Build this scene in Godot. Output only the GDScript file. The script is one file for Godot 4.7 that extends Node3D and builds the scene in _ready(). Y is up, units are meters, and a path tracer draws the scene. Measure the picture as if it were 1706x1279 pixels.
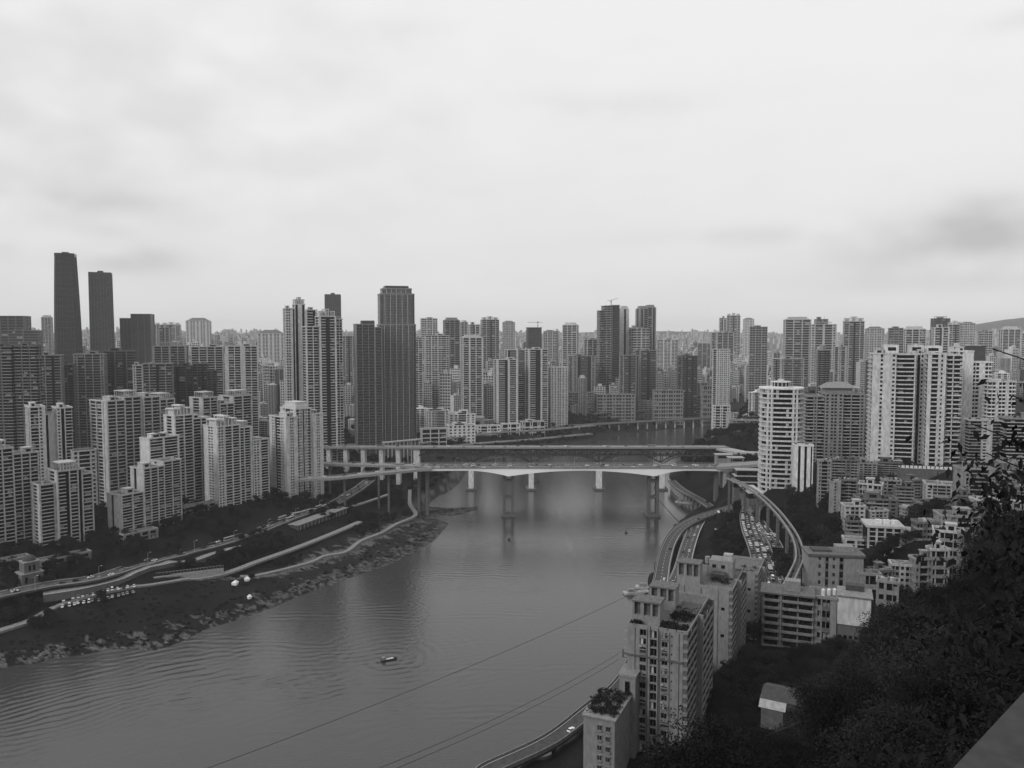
extends Node3D
# A wide grey river between tower blocks, seen from a wooded hill. Units are metres, y is up, the river's surface is y = 0.

const FPX := 1300.0          # focal length in pixels of the 1706 px wide photograph
const EYE := 200.0
const HORIZON := 79.5        # pixels between the picture's middle and the horizon

class Shape:
	var v := PackedVector3Array()
	var n := PackedVector3Array()
	var c := PackedColorArray()
	static var cube_v := PackedVector3Array()
	static var cube_n := PackedVector3Array()
	static func setup() -> void:
		if cube_v.size() > 0:
			return
		for axis in 3:
			for side in [0.0, 1.0]:
				var a := Vector3(); a[axis] = side
				var p1 := Vector3(); p1[(axis + 1) % 3] = 1.0
				var p2 := Vector3(); p2[(axis + 2) % 3] = 1.0
				var nn := Vector3(); nn[axis] = side * 2.0 - 1.0
				var q: Array = [a, a + p1, a + p1 + p2, a + p2] if side == 0.0 else [a, a + p2, a + p1 + p2, a + p1]
				for k in [0, 1, 2, 0, 2, 3]:
					cube_v.append(q[k]); cube_n.append(nn)
	func box(x0: float, x1: float, y0: float, y1: float, z0: float, z1: float) -> void:
		v.append_array(Transform3D(Basis.from_scale(Vector3(x1 - x0, y1 - y0, z1 - z0)), Vector3(x0, y0, z0)) * cube_v)
		n.append_array(cube_n)
	func obox(at: Vector3, b: Basis, size: Vector3) -> void:     # centred box turned by an orthonormal basis
		v.append_array(Transform3D(Basis(b.x * size.x, b.y * size.y, b.z * size.z), at - b.x * size.x * 0.5 - b.y * size.y * 0.5 - b.z * size.z * 0.5) * cube_v)
		n.append_array(Transform3D(b, Vector3()) * cube_n)
	func beam(a: Vector3, b: Vector3, w: float, h: float) -> void:  # bar between two points
		var x := b - a
		var l := x.length()
		if l < 0.001:
			return
		x /= l
		var z := x.cross(Vector3.UP)
		z = z.normalized() if z.length() > 0.01 else Vector3.FORWARD
		var y := z.cross(x)
		obox((a + b) * 0.5, Basis(x, y, z), Vector3(l, h, w))
	func tri(a: Vector3, b: Vector3, d: Vector3, out_dir: Vector3) -> void:
		var g := (b - a).cross(d - a)
		if g.dot(out_dir) > 0.0:
			v.append(a); v.append(d); v.append(b)
		else:
			v.append(a); v.append(b); v.append(d)
			g = -g
		g = g.normalized()
		n.append(g); n.append(g); n.append(g)
	func quad(a: Vector3, b: Vector3, d: Vector3, e: Vector3, out_dir: Vector3) -> void:
		tri(a, b, d, out_dir); tri(a, d, e, out_dir)
	func cyl(at: Vector3, r0: float, r1: float, h: float, sides: int, capped := true) -> void:
		for k in sides:
			var a0 := TAU * k / sides
			var a1 := TAU * (k + 1) / sides
			var d0 := Vector3(cos(a0), 0, sin(a0))
			var d1 := Vector3(cos(a1), 0, sin(a1))
			quad(at + d0 * r0, at + d1 * r0, at + d1 * r1 + Vector3(0, h, 0), at + d0 * r1 + Vector3(0, h, 0), d0 + d1)
			if capped:
				tri(at + Vector3(0, h, 0), at + d0 * r1 + Vector3(0, h, 0), at + d1 * r1 + Vector3(0, h, 0), Vector3.UP)
	func tube(pts: Array, r: float, sides: int) -> void:
		for k in pts.size() - 1:
			var x: Vector3 = (pts[k + 1] - pts[k]).normalized()
			var z := x.cross(Vector3.UP if absf(x.y) < 0.9 else Vector3.RIGHT).normalized()
			var y := z.cross(x)
			for s in sides:
				var a0 := TAU * s / sides
				var a1 := TAU * (s + 1) / sides
				var d0 := y * cos(a0) + z * sin(a0)
				var d1 := y * cos(a1) + z * sin(a1)
				quad(pts[k] + d0 * r, pts[k] + d1 * r, pts[k + 1] + d1 * r, pts[k + 1] + d0 * r, d0 + d1)
	func prism(loop: Array, y0: float, y1: float) -> void:      # convex loop of Vector2(x, z), upright sides
		var mid := Vector2()
		for p in loop:
			mid += p / float(loop.size())
		for k in loop.size():
			var p: Vector2 = loop[k]
			var q: Vector2 = loop[(k + 1) % loop.size()]
			var o := (p + q) * 0.5 - mid
			quad(Vector3(p.x, y0, p.y), Vector3(q.x, y0, q.y), Vector3(q.x, y1, q.y), Vector3(p.x, y1, p.y), Vector3(o.x, 0, o.y))
			tri(Vector3(mid.x, y1, mid.y), Vector3(p.x, y1, p.y), Vector3(q.x, y1, q.y), Vector3.UP)
	func hip(x0: float, x1: float, z0: float, z1: float, y0: float, y1: float, ridge: float) -> void:
		var cx := (x0 + x1) * 0.5
		var cz := (z0 + z1) * 0.5
		var rx := (x1 - x0) * 0.5 * ridge
		var a := Vector3(x0, y0, z0); var b := Vector3(x1, y0, z0); var d := Vector3(x1, y0, z1); var e := Vector3(x0, y0, z1)
		var p := Vector3(cx - rx, y1, cz); var q := Vector3(cx + rx, y1, cz)
		quad(e, d, q, p, Vector3(0, 1, 1)); quad(a, b, q, p, Vector3(0, 1, -1))
		tri(a, e, p, Vector3(-1, 1, 0)); tri(b, d, q, Vector3(1, 1, 0)); quad(a, b, d, e, Vector3.DOWN)
	func ribbon(pts: Array, w: float, t: float) -> void:         # a flat strip of width w and thickness t along the points (their height is its top)
		var l := []; var r := []
		for k in pts.size():
			var dd: Vector3 = pts[mini(k + 1, pts.size() - 1)] - pts[maxi(k - 1, 0)]
			var s := Vector3(-dd.z, 0, dd.x).normalized() * w * 0.5
			l.append(pts[k] - s); r.append(pts[k] + s)
		var dn := Vector3(0, -t, 0)
		for k in pts.size() - 1:
			var mid: Vector3 = (pts[k] + pts[k + 1]) * 0.5
			quad(l[k], r[k], r[k + 1], l[k + 1], Vector3.UP)
			quad(l[k] + dn, r[k] + dn, r[k + 1] + dn, l[k + 1] + dn, Vector3.DOWN)
			quad(l[k], l[k + 1], l[k + 1] + dn, l[k] + dn, (l[k] + l[k + 1]) * 0.5 - mid)
			quad(r[k], r[k + 1], r[k + 1] + dn, r[k] + dn, (r[k] + r[k + 1]) * 0.5 - mid)
	func mesh() -> ArrayMesh:
		var a := []
		a.resize(Mesh.ARRAY_MAX)
		a[Mesh.ARRAY_VERTEX] = v
		a[Mesh.ARRAY_NORMAL] = n
		if c.size() == v.size() and c.size() > 0:
			a[Mesh.ARRAY_COLOR] = c
		var m := ArrayMesh.new()
		m.add_surface_from_arrays(Mesh.PRIMITIVE_TRIANGLES, a)
		return m

var taken := {}
var M := {}
var rng := RandomNumberGenerator.new()
var footprints := []           # [x, z, radius] of what stands on the ground, for scattering trees and houses

# ---------------------------------------------------------------- pixels to places
func ray(px: float, py: float) -> Vector3:        # direction through a pixel of the photograph, scaled to z = -1
	var p := atan(HORIZON / FPX)
	var x := (px - 853.0) / FPX
	var y := -(py - 639.5) / FPX
	var yy := y * cos(p) - sin(p)
	var zz := -cos(p) - y * sin(p)
	return Vector3(x, yy, zz) / -zz

func at(px: float, py: float, d: float) -> Vector3:
	var r := ray(px, py)
	return Vector3(r.x * d, EYE + r.y * d, -d)

func on(px: float, py: float, h: float) -> Vector3:   # where the pixel's ray meets the level h
	var r := ray(px, py)
	return at(px, py, (h - EYE) / r.y)

# ---------------------------------------------------------------- nodes
func numbered(called: String) -> String:
	if not taken.has(called):
		taken[called] = 0
		return called
	taken[called] += 1
	return "%s_%03d" % [called, taken[called]]

func tag(o: Node3D, label: String, category: String, group := "") -> void:
	o.set_meta("label", label)
	o.set_meta("category", category)
	if group != "":
		o.set_meta("group", group)

func thing(called: String, label: String, category: String, where := Vector3.ZERO, turn := 0.0, group := "") -> Node3D:
	var o := Node3D.new()
	o.name = numbered(called)
	add_child(o)
	o.position = where
	o.rotation.y = turn
	tag(o, label, category, group)
	return o

func part(called: String, s: Shape, m: Material, parent: Node3D) -> MeshInstance3D:
	var o := MeshInstance3D.new()
	o.name = called
	o.mesh = s.mesh()
	o.material_override = m
	parent.add_child(o, true)
	return o

func piece(called: String, mesh: Mesh, m: Material, parent: Node3D, where: Vector3) -> MeshInstance3D:
	var o := MeshInstance3D.new()
	o.name = called
	o.mesh = mesh
	o.material_override = m
	parent.add_child(o, true)
	o.position = where
	return o

func single(called: String, s: Shape, m: Material, label: String, category: String, group := "") -> MeshInstance3D:
	var o := MeshInstance3D.new()
	o.name = numbered(called)
	o.mesh = s.mesh()
	o.material_override = m
	add_child(o)
	tag(o, label, category, group)
	return o

func setting(called: String, s: Shape, m: Material, label := "", kind := "structure") -> MeshInstance3D:
	var o := MeshInstance3D.new()
	o.name = numbered(called)
	o.mesh = s.mesh()
	o.material_override = m
	add_child(o)
	o.set_meta("kind", kind)
	if label != "":
		o.set_meta("label", label)
	return o

func copy(o: Node3D, called: String, where: Vector3, turn: float, label := "", group := "") -> Node3D:
	var r: Node3D = o.duplicate()
	r.name = numbered(called)
	add_child(r)
	r.position = where
	r.rotation.y = turn
	if label != "":
		r.set_meta("label", label)
	if group != "":
		r.set_meta("group", group)
	return r

# ---------------------------------------------------------------- materials
func grain(freq: float, lo: float, hi: float, kind := FastNoiseLite.TYPE_SIMPLEX_SMOOTH, octaves := 4, size := 512, seed_ := 1) -> NoiseTexture2D:
	var f := FastNoiseLite.new()
	f.noise_type = kind
	f.frequency = freq
	f.fractal_octaves = octaves
	f.seed = seed_
	if kind == FastNoiseLite.TYPE_CELLULAR:
		f.cellular_return_type = FastNoiseLite.RETURN_CELL_VALUE
		f.fractal_type = FastNoiseLite.FRACTAL_NONE
	var g := Gradient.new()
	g.set_color(0, Color(lo, lo, lo)); g.set_color(1, Color(hi, hi, hi))
	var t := NoiseTexture2D.new()
	t.width = size; t.height = size
	t.seamless = true
	t.noise = f
	t.color_ramp = g
	return t

func mat(lin: float, rough: float, tex: Texture2D = null, scale := Vector3.ONE, spec := 0.5, metal := 0.0) -> StandardMaterial3D:
	var m := StandardMaterial3D.new()
	m.albedo_color = Color(lin, lin, lin).linear_to_srgb()
	m.roughness = rough
	m.metallic_specular = spec
	m.metallic = metal
	if tex:
		m.albedo_texture = tex
		m.uv1_triplanar = true
		m.uv1_world_triplanar = true
		m.uv1_scale = scale
	return m

func make_materials() -> void:
	var streak := grain(0.03, 0.70, 1.0, FastNoiseLite.TYPE_SIMPLEX_SMOOTH, 5, 512, 3)
	var blotch := grain(0.02, 0.62, 1.0, FastNoiseLite.TYPE_SIMPLEX_SMOOTH, 5, 512, 4)
	var rooms := grain(0.09, 0.25, 1.0, FastNoiseLite.TYPE_CELLULAR, 1, 512, 5)
	var grass := grain(0.03, 0.35, 1.0, FastNoiseLite.TYPE_SIMPLEX_SMOOTH, 6, 1024, 6)
	var vs := Vector3(0.03, 0.008, 0.03)
	M.white = mat(0.82, 0.75, streak, vs)
	M.pale = mat(0.66, 0.8, streak, vs)
	M.light = mat(0.52, 0.8, streak, vs)
	M.mid = mat(0.3, 0.8, streak, vs)
	M.brown = mat(0.15, 0.8, streak, vs)
	M.dark = mat(0.08, 0.75, streak, vs)
	var stain := grain(0.014, 0.74, 1.0, FastNoiseLite.TYPE_SIMPLEX_SMOOTH, 6, 1024, 9)
	M.stained = mat(0.27, 0.85, stain, Vector3(0.05, 0.018, 0.05))  # stain grain over a base darkened to stand in for lens vignetting
	M.stained_dark = mat(0.13, 0.85, stain, Vector3(0.05, 0.018, 0.05))
	M.glass = mat(0.05, 0.25, rooms, Vector3(0.035, 0.05, 0.035), 0.32)
	M.glass_dark = mat(0.02, 0.22, rooms, Vector3(0.03, 0.05, 0.03), 0.28)
	M.curtain_wall = mat(0.11, 0.35, rooms, Vector3(0.02, 0.03, 0.02), 0.4)
	M.curtain_dark = mat(0.04, 0.3, rooms, Vector3(0.012, 0.02, 0.012), 0.4)
	M.roof = mat(0.16, 0.9, blotch, Vector3(0.06, 0.06, 0.06))
	M.roof_dark = mat(0.07, 0.9, blotch, Vector3(0.06, 0.06, 0.06))
	M.concrete = mat(0.30, 0.85, blotch, Vector3(0.05, 0.05, 0.05))
	M.concrete_pale = mat(0.46, 0.85, blotch, Vector3(0.05, 0.05, 0.05))
	M.concrete_dark = mat(0.13, 0.85, blotch, Vector3(0.05, 0.05, 0.05))
	M.asphalt = mat(0.07, 0.85, blotch, Vector3(0.03, 0.03, 0.03))
	M.paving = mat(0.27, 0.85, blotch, Vector3(0.04, 0.04, 0.04))
	M.paint = mat(0.7, 0.6)
	M.girder = mat(0.85, 0.6)
	M.steel = mat(0.03, 0.7)
	M.steel_pale = mat(0.35, 0.5)
	M.rail = mat(0.26, 0.7)
	M.bark = mat(0.02, 0.95, null, Vector3.ONE, 0.1)
	M.leaf = mat(0.02, 0.9, null, Vector3.ONE, 0.15)
	M.leaf_dark = mat(0.014, 0.9, null, Vector3.ONE, 0.15)
	M.leaf_pale = mat(0.028, 0.9, null, Vector3.ONE, 0.15)
	M.soil = mat(1.0, 0.95, grass, Vector3(0.02, 0.02, 0.02), 0.2)
	M.soil.vertex_color_use_as_albedo = true
	M.water = mat(0.032, 0.08, null, Vector3.ONE, 0.5)
	M.car_white = mat(0.75, 0.3); M.car_grey = mat(0.3, 0.3); M.car_black = mat(0.03, 0.25)
	M.tyre = mat(0.02, 0.8)
	M.rock = mat(0.15, 0.9, blotch, Vector3(0.2, 0.2, 0.2))
	M.wire = mat(0.03, 0.6)
	M.awning = mat(0.62, 0.6)
	# ripples of the river: two noise reliefs of different size
	var f := FastNoiseLite.new()
	f.noise_type = FastNoiseLite.TYPE_SIMPLEX_SMOOTH
	f.frequency = 0.02
	f.fractal_octaves = 5
	f.fractal_gain = 0.6
	var t := NoiseTexture2D.new()
	t.width = 1024; t.height = 1024; t.seamless = true; t.as_normal_map = true; t.bump_strength = 6.0; t.noise = f
	M.water.normal_enabled = true
	M.water.normal_texture = t
	M.water.normal_scale = 0.22
	M.water.uv1_triplanar = true
	M.water.uv1_world_triplanar = true
	M.water.uv1_scale = Vector3(0.010, 0.02, 0.028)

# ---------------------------------------------------------------- sky
func cloud_sky() -> PanoramaSkyMaterial:
	var w := 1024
	var h := 512
	var im := Image.create(w, h, false, Image.FORMAT_RGBAF)
	var f := FastNoiseLite.new()
	f.noise_type = FastNoiseLite.TYPE_SIMPLEX_SMOOTH
	f.frequency = 1.0
	f.fractal_octaves = 5
	f.seed = 21
	# darker banks of cloud: [pixel x, pixel y, half width px, half height px, depth]
	var banks := [[40, 332, 260, 20, 0.14], [195, 434, 80, 20, 0.18], [10, 415, 110, 9, 0.13], [1650, 398, 220, 42, 0.25], [1700, 335, 120, 24, 0.10], [1500, 470, 280, 22, 0.07], [1250, 392, 240, 14, 0.06], [1030, 178, 100, 20, 0.10], [1690, 35, 60, 14, 0.10], [40, 140, 600, 240, 0.10], [660, 45, 60, 18, 0.04], [530, 228, 40, 10, 0.05], [170, 385, 60, 10, 0.06], [1660, 545, 160, 20, 0.09]]
	var dirs := []
	for b in banks:
		var r := ray(b[0], b[1])
		dirs.append([atan2(r.x, 1.0), atan(r.y / sqrt(r.x * r.x + 1.0)), b[2] / FPX, b[3] / FPX, b[4]])
	for y in h:
		var up := (0.5 - (y + 0.5) / h) * PI
		for x in w:
			var az := wrapf((x + 0.5) / w * TAU, -PI, PI)   # a panorama's first column looks along -z
			var l := 0.8
			if up > -0.05:
				var e := clampf(up / (PI * 0.5), 0.0, 1.0)
				var base := lerpf(0.78, 0.885, smoothstep(0.0, 0.22, e))
				var d := Vector3(sin(az) * cos(up), sin(up), -cos(az) * cos(up))
				var s := d / (maxf(d.y, 0.0) + 0.16)
				var q := f.get_noise_3d(s.x * 0.5, s.y * 0.5, s.z * 0.5)
				var q2 := f.get_noise_3d(d.x * 7.0 + 9.0, d.y * 26.0, d.z * 7.0)
				var q3 := f.get_noise_3d(d.x * 7.0, d.y * 15.0 + 3.0, d.z * 7.0)
				base *= 1.0 + 0.035 * q
				base *= 1.0 - 0.02 * smoothstep(0.0, 0.7, -q2)
				for b in dirs:
					var dx: float = (az - b[0]) / b[2]
					var dy: float = (up - b[1]) / b[3]
					var g := exp(-(dx * dx + dy * dy) * 1.2)
					if g > 0.01:
						base *= 1.0 - b[4] * clampf(g * (1.0 + 1.8 * q3), 0.0, 1.3)
				l = base
			else:
				l = 0.35
			im.set_pixel(x, y, Color(l, l, l, 1.0))
	var p := PanoramaSkyMaterial.new()
	p.panorama = ImageTexture.create_from_image(im)
	return p

# ---------------------------------------------------------------- terrain
var shore := PackedVector2Array()                # Vector2(x, z) round the river: left bank from near to far, then right bank from far to near
var n_left := 0
var hill := PackedVector3Array()                 # [x, z, height] on the near bank
var slope_noise := FastNoiseLite.new()
const FLOORS := [[0.0, 0.0], [30.0, 2.6], [75.0, 8.0], [86.0, 12.0], [109.0, 19.0], [165.0, 29.0], [500.0, 36.0], [1000.0, 52.0], [2000.0, 92.0], [4000.0, 150.0], [8000.0, 205.0], [20000.0, 240.0]]

func make_shore() -> void:
	for p in [[-900, -150], [-560, -330]]:
		shore.append(Vector2(p[0], p[1]))
	for p in [[0, 1115], [100, 1097], [200, 1080], [262, 1084], [305, 1068], [340, 1050], [430, 1022], [520, 985], [600, 957], [650, 940], [690, 921], [725, 900], [748, 872], [722, 861], [758, 859], [796, 849], [795, 844], [745, 846], [712, 843], [724, 830], [752, 818], [768, 803], [778, 785], [800, 768], [880, 756], [950, 744], [985, 735], [1060, 722], [1130, 714], [1200, 706]]:
		var q := on(p[0], p[1], 0.0)
		shore.append(Vector2(q.x, q.z))
	shore.append(Vector2(1500, -2350))
	n_left = shore.size()
	shore.append(Vector2(1500, -1900))
	for p in [[1235, 712], [1192, 735], [1150, 752], [1128, 775], [1118, 797], [1143, 822], [1166, 846], [1128, 874], [1098, 935], [1080, 972]]:
		var q := on(p[0], p[1], 0.0)
		shore.append(Vector2(q.x, q.z))
	for p in [[88, -524], [69, -453], [52, -409], [34, -382], [13, -353], [-12, -332], [-22, -323], [-75, -288], [-300, -190], [-700, -60]]:
		shore.append(Vector2(p[0], p[1]))
	for p in [[0, -30, 198], [30, 40, 199], [-40, 40, 198], [100, 20, 205], [0, 3, 197.6], [4, 2, 197.8], [0, -10, 188], [8, -9, 191], [0, -30, 166], [14, -30, 178], [0, -100, 108], [-60, -80, 110], [-120, -150, 50], [0, -200, 56], [-60, -240, 24], [0, -300, 20], [48, -250, 62], [60, -330, 60], [20, -320, 22], [60, -400, 21], [35, -385, 19]]:
		hill.append(Vector3(p[0], p[2], p[1]))
	for p in [[1243, 1250, 100], [1250, 1240, 200], [1300, 1100, 330], [1400, 1085, 250], [1500, 1050, 200], [1600, 965, 150], [1450, 985, 350], [1660, 1120, 60], [1700, 960, 90], [1500, 1300, 60], [1300, 1320, 80], [1690, 840, 300], [1550, 905, 420], [1345, 1062, 370], [1390, 985, 400], [1470, 940, 450], [1400, 828, 600], [1450, 800, 640], [1520, 772, 640], [1640, 772, 600], [1300, 815, 671], [1390, 772, 760], [1720, 780, 560], [1600, 850, 480], [1900, 800, 450], [2100, 900, 200], [1340, 870, 560], [1440, 880, 520]]:
		hill.append(at(p[0], p[1], p[2]))
	for p in [[1277, 950, 57], [1250, 850, 50], [1290, 900, 54], [1180, 1000, 40], [1150, 960, 20], [1150, 900, 18], [1200, 870, 24], [1200, 930, 30], [1230, 900, 40], [1210, 830, 30], [1230, 800, 44], [1250, 770, 56], [1300, 720, 70], [1250, 690, 80], [1210, 730, 42], [1170, 745, 20], [1400, 700, 80], [1600, 700, 95], [1280, 660, 85]]:
		hill.append(on(p[0], p[1], p[2]))
	for p in [[1095, 985, 9], [1101, 965, 9], [1106, 935, 9], [1116, 903, 9], [1133, 880, 10], [1163, 863, 12], [1200, 851, 16], [1118, 985, 17], [1135, 950, 17], [1146, 910, 17], [1157, 880, 17], [1168, 862, 17], [1127, 965, 17], [1150, 895, 17], [820, 1279, 13], [917, 1233, 13], [985, 1181, 13], [1037, 1137, 13], [1066, 1080, 13], [1088, 1010, 12], [1118, 800, 6], [1135, 815, 6], [1165, 832, 7], [1185, 845, 9], [1160, 940, 20], [1175, 900, 22], [1100, 1010, 16]]:
		var q := on(p[0], p[1], 20.0)
		hill.append(Vector3(q.x, p[2], q.z))
	for p in [[300, -1700, 70], [700, -1800, 100], [1200, -2300, 110], [1800, -2200, 140], [900, -1200, 105], [2500, -3000, 160], [1500, -900, 130], [800, -600, 140], [500, -250, 170]]:
		hill.append(Vector3(p[0], p[2], p[1]))
	slope_noise.frequency = 0.004
	slope_noise.fractal_octaves = 4
	slope_noise.seed = 8

func river_gap(x: float, z: float) -> Array:      # [distance to the shore, negative over water; on the far (left) bank?]
	var p := Vector2(x, z)
	var best := 1e20
	var left := true
	var inside := false
	var m := shore.size()
	for k in m:
		var a := shore[k]
		var b := shore[k + 1 if k + 1 < m else 0]
		if (a.y > z) != (b.y > z) and x < (b.x - a.x) * (z - a.y) / (b.y - a.y) + a.x:
			inside = not inside
		var ab := b - a
		var t := clampf((p - a).dot(ab) / ab.length_squared(), 0.0, 1.0)
		var d := p.distance_squared_to(a + ab * t)
		if d < best:
			best = d
			left = k < n_left - 1
	return [-sqrt(best) if inside else sqrt(best), left]

func ground(x: float, z: float) -> float:
	var g := river_gap(x, z)
	var s: float = g[0]
	if s < 0.0:
		return maxf(-7.0, s * 0.14) - 0.05
	var far := maxf(0.0, -z - 1500.0)
	if g[1]:
		var h := 0.0
		for k in FLOORS.size() - 1:
			if s <= FLOORS[k + 1][0]:
				h = lerpf(FLOORS[k][1], FLOORS[k + 1][1], (s - FLOORS[k][0]) / (FLOORS[k + 1][0] - FLOORS[k][0]))
				break
		var rough := slope_noise.get_noise_2d(x, z) * clampf((s - 250.0) * 0.02, 0.0, 14.0) + slope_noise.get_noise_2d(x * 9.0, z * 9.0) * minf(s * 0.02, 1.0)
		return h + rough + bump(x, z)
	var w := 0.0
	var hh := 0.0
	for q in hill:
		var d2 := (q.x - x) * (q.x - x) + (q.z - z) * (q.z - z) + 40.0
		var k := 1.0 / (d2 * d2)
		w += k
		hh += q.y * k
	var h2: float = hh / w
	if z < 0.0:
		# the hill falls away steeply in front of the viewer, less so to the right
		var u := clampf(x / -z, -1.0, 1.0)
		var fall := lerpf(0.78, 0.62, smoothstep(0.14, 0.32, u))
		fall = lerpf(fall, 0.42, smoothstep(0.32, 0.52, u))
		fall = lerpf(fall, 0.27, smoothstep(0.52, 0.7, u))
		h2 = minf(h2, maxf(197.5 + z * fall if -z < 420.0 else 400.0, lerpf(16.0, 62.0, smoothstep(0.06, 0.16, u))))
		if -z > 330.0:
			h2 = maxf(h2, 2.0)
	return minf(h2 + slope_noise.get_noise_2d(x, z) * minf(far * 0.01, 10.0), s * 1.1) + bump(x, z)

func bump(x: float, z: float) -> float:           # ridges beyond the city
	var h := 0.0
	for b in [[6300.0, -9200.0, 1100.0, 1500.0, 190.0], [1900.0, -10500.0, 1800.0, 1500.0, 60.0], [8500.0, -9000.0, 1800.0, 1500.0, 190.0]]:
		var dx: float = (x - b[0]) / b[2]
		var dz: float = (z - b[1]) / b[3]
		h += b[4] * exp(-dx * dx - dz * dz)
	return h

func make_ground() -> void:
	# one sheet, its rows closer together near the hill where detail can be seen
	var apex := 90.0
	var us := []
	for k in 250:
		us.append(lerpf(-0.66, 0.06, k / 249.0))
	for k in 26:
		us.append(lerpf(-0.95, -0.665, k / 25.0))
	for k in 110:
		us.append(lerpf(0.065, 0.95, k / 109.0))
	us.sort()
	var ds := []
	for k in 70:
		ds.append(50.0 * pow(555.0 / 50.0, k / 70.0))
	for k in 190:
		ds.append(lerpf(555.0, 1000.0, k / 190.0))
	for k in 111:
		ds.append(1000.0 * pow(14.0, k / 110.0))
	var cols := us.size() - 1
	var rows := ds.size() - 1
	var s := Shape.new()
	var pts := PackedVector3Array()
	var cs := PackedColorArray()
	pts.resize((cols + 1) * (rows + 1))
	cs.resize((cols + 1) * (rows + 1))
	var patch := FastNoiseLite.new()
	patch.frequency = 0.02
	patch.fractal_octaves = 4
	patch.seed = 5
	var sand_line := []
	for p in [[256, 983, 4.0], [374, 967, 5.0], [460, 954, 6.0], [512, 937, 6.0], [541, 925, 6.0], [576, 918, 6.0], [601, 900, 7.0], [634, 887, 7.0], [660, 872, 7.0], [692, 857, 7.0]]:
		sand_line.append(on(p[0], p[1], p[2]))
	for r in rows + 1:
		var d: float = ds[r]
		for q in cols + 1:
			var x: float = us[q] * d
			var z := apex - d
			var y := ground(x, z)
			pts[r * (cols + 1) + q] = Vector3(x, y, z)
			var g := 0.024 + 0.012 * patch.get_noise_2d(x, z)
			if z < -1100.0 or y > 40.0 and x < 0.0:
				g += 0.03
			if y < 12.0 and z > -1500.0 and y > -1.0 and x < 60.0:
				# washed-up sand and stones along the water, worn ground beside the lower path
				var q1 := patch.get_noise_2d(x * 3.0, z * 3.0)
				g += 0.025 * clampf((x + 240.0) * 0.006, 0.0, 1.0) * (1.0 + 1.6 * patch.get_noise_2d(x * 11.0, z * 11.0))
				if y < 1.6 + q1 * 2.6 and q1 > -0.05 - 0.25 * clampf((x + 220.0) * 0.01, 0.0, 1.0) and patch.get_noise_2d(x * 8.0, z * 8.0) > -0.1:
					g = 0.17 + 0.14 * patch.get_noise_2d(x * 19.0, z * 19.0)
				if x > -330.0 and z < -480.0:
					var near := 1e9
					for k in sand_line.size() - 1:
						var pa := Vector2(sand_line[k].x, sand_line[k].z)
						var pb := Vector2(sand_line[k + 1].x, sand_line[k + 1].z)
						var cp := Geometry2D.get_closest_point_to_segment(Vector2(x, z), pa, pb)
						near = minf(near, cp.distance_to(Vector2(x, z)) / (1.0 if k > 2 else 0.4))
					if near < 9.0 + 17.0 * q1 + 9.0 * patch.get_noise_2d(x * 9.0, z * 9.0):
						g = 0.2 + 0.14 * patch.get_noise_2d(x * 17.0, z * 17.0)
			cs[r * (cols + 1) + q] = Color(g, g, g)
	var nn := PackedVector3Array()
	nn.resize(pts.size())
	for r in rows + 1:
		for q in cols + 1:
			var i := r * (cols + 1) + q
			var ex: Vector3 = pts[i + 1 if q < cols else i] - pts[i - 1 if q > 0 else i]
			var ez: Vector3 = pts[i + cols + 1 if r < rows else i] - pts[i - cols - 1 if r > 0 else i]
			nn[i] = ex.cross(ez).normalized()
	var idx := PackedInt32Array()
	for r in rows:
		for q in cols:
			var i := r * (cols + 1) + q
			idx.append_array(PackedInt32Array([i, i + cols + 1, i + 1, i + 1, i + cols + 1, i + cols + 2]))
	var a := []
	a.resize(Mesh.ARRAY_MAX)
	a[Mesh.ARRAY_VERTEX] = pts
	a[Mesh.ARRAY_NORMAL] = nn
	a[Mesh.ARRAY_COLOR] = cs
	a[Mesh.ARRAY_INDEX] = idx
	var m := ArrayMesh.new()
	m.add_surface_from_arrays(Mesh.PRIMITIVE_TRIANGLES, a)
	var o := MeshInstance3D.new()
	o.name = "ground"
	o.mesh = m
	o.material_override = M.soil
	add_child(o)
	o.set_meta("kind", "structure")

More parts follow.
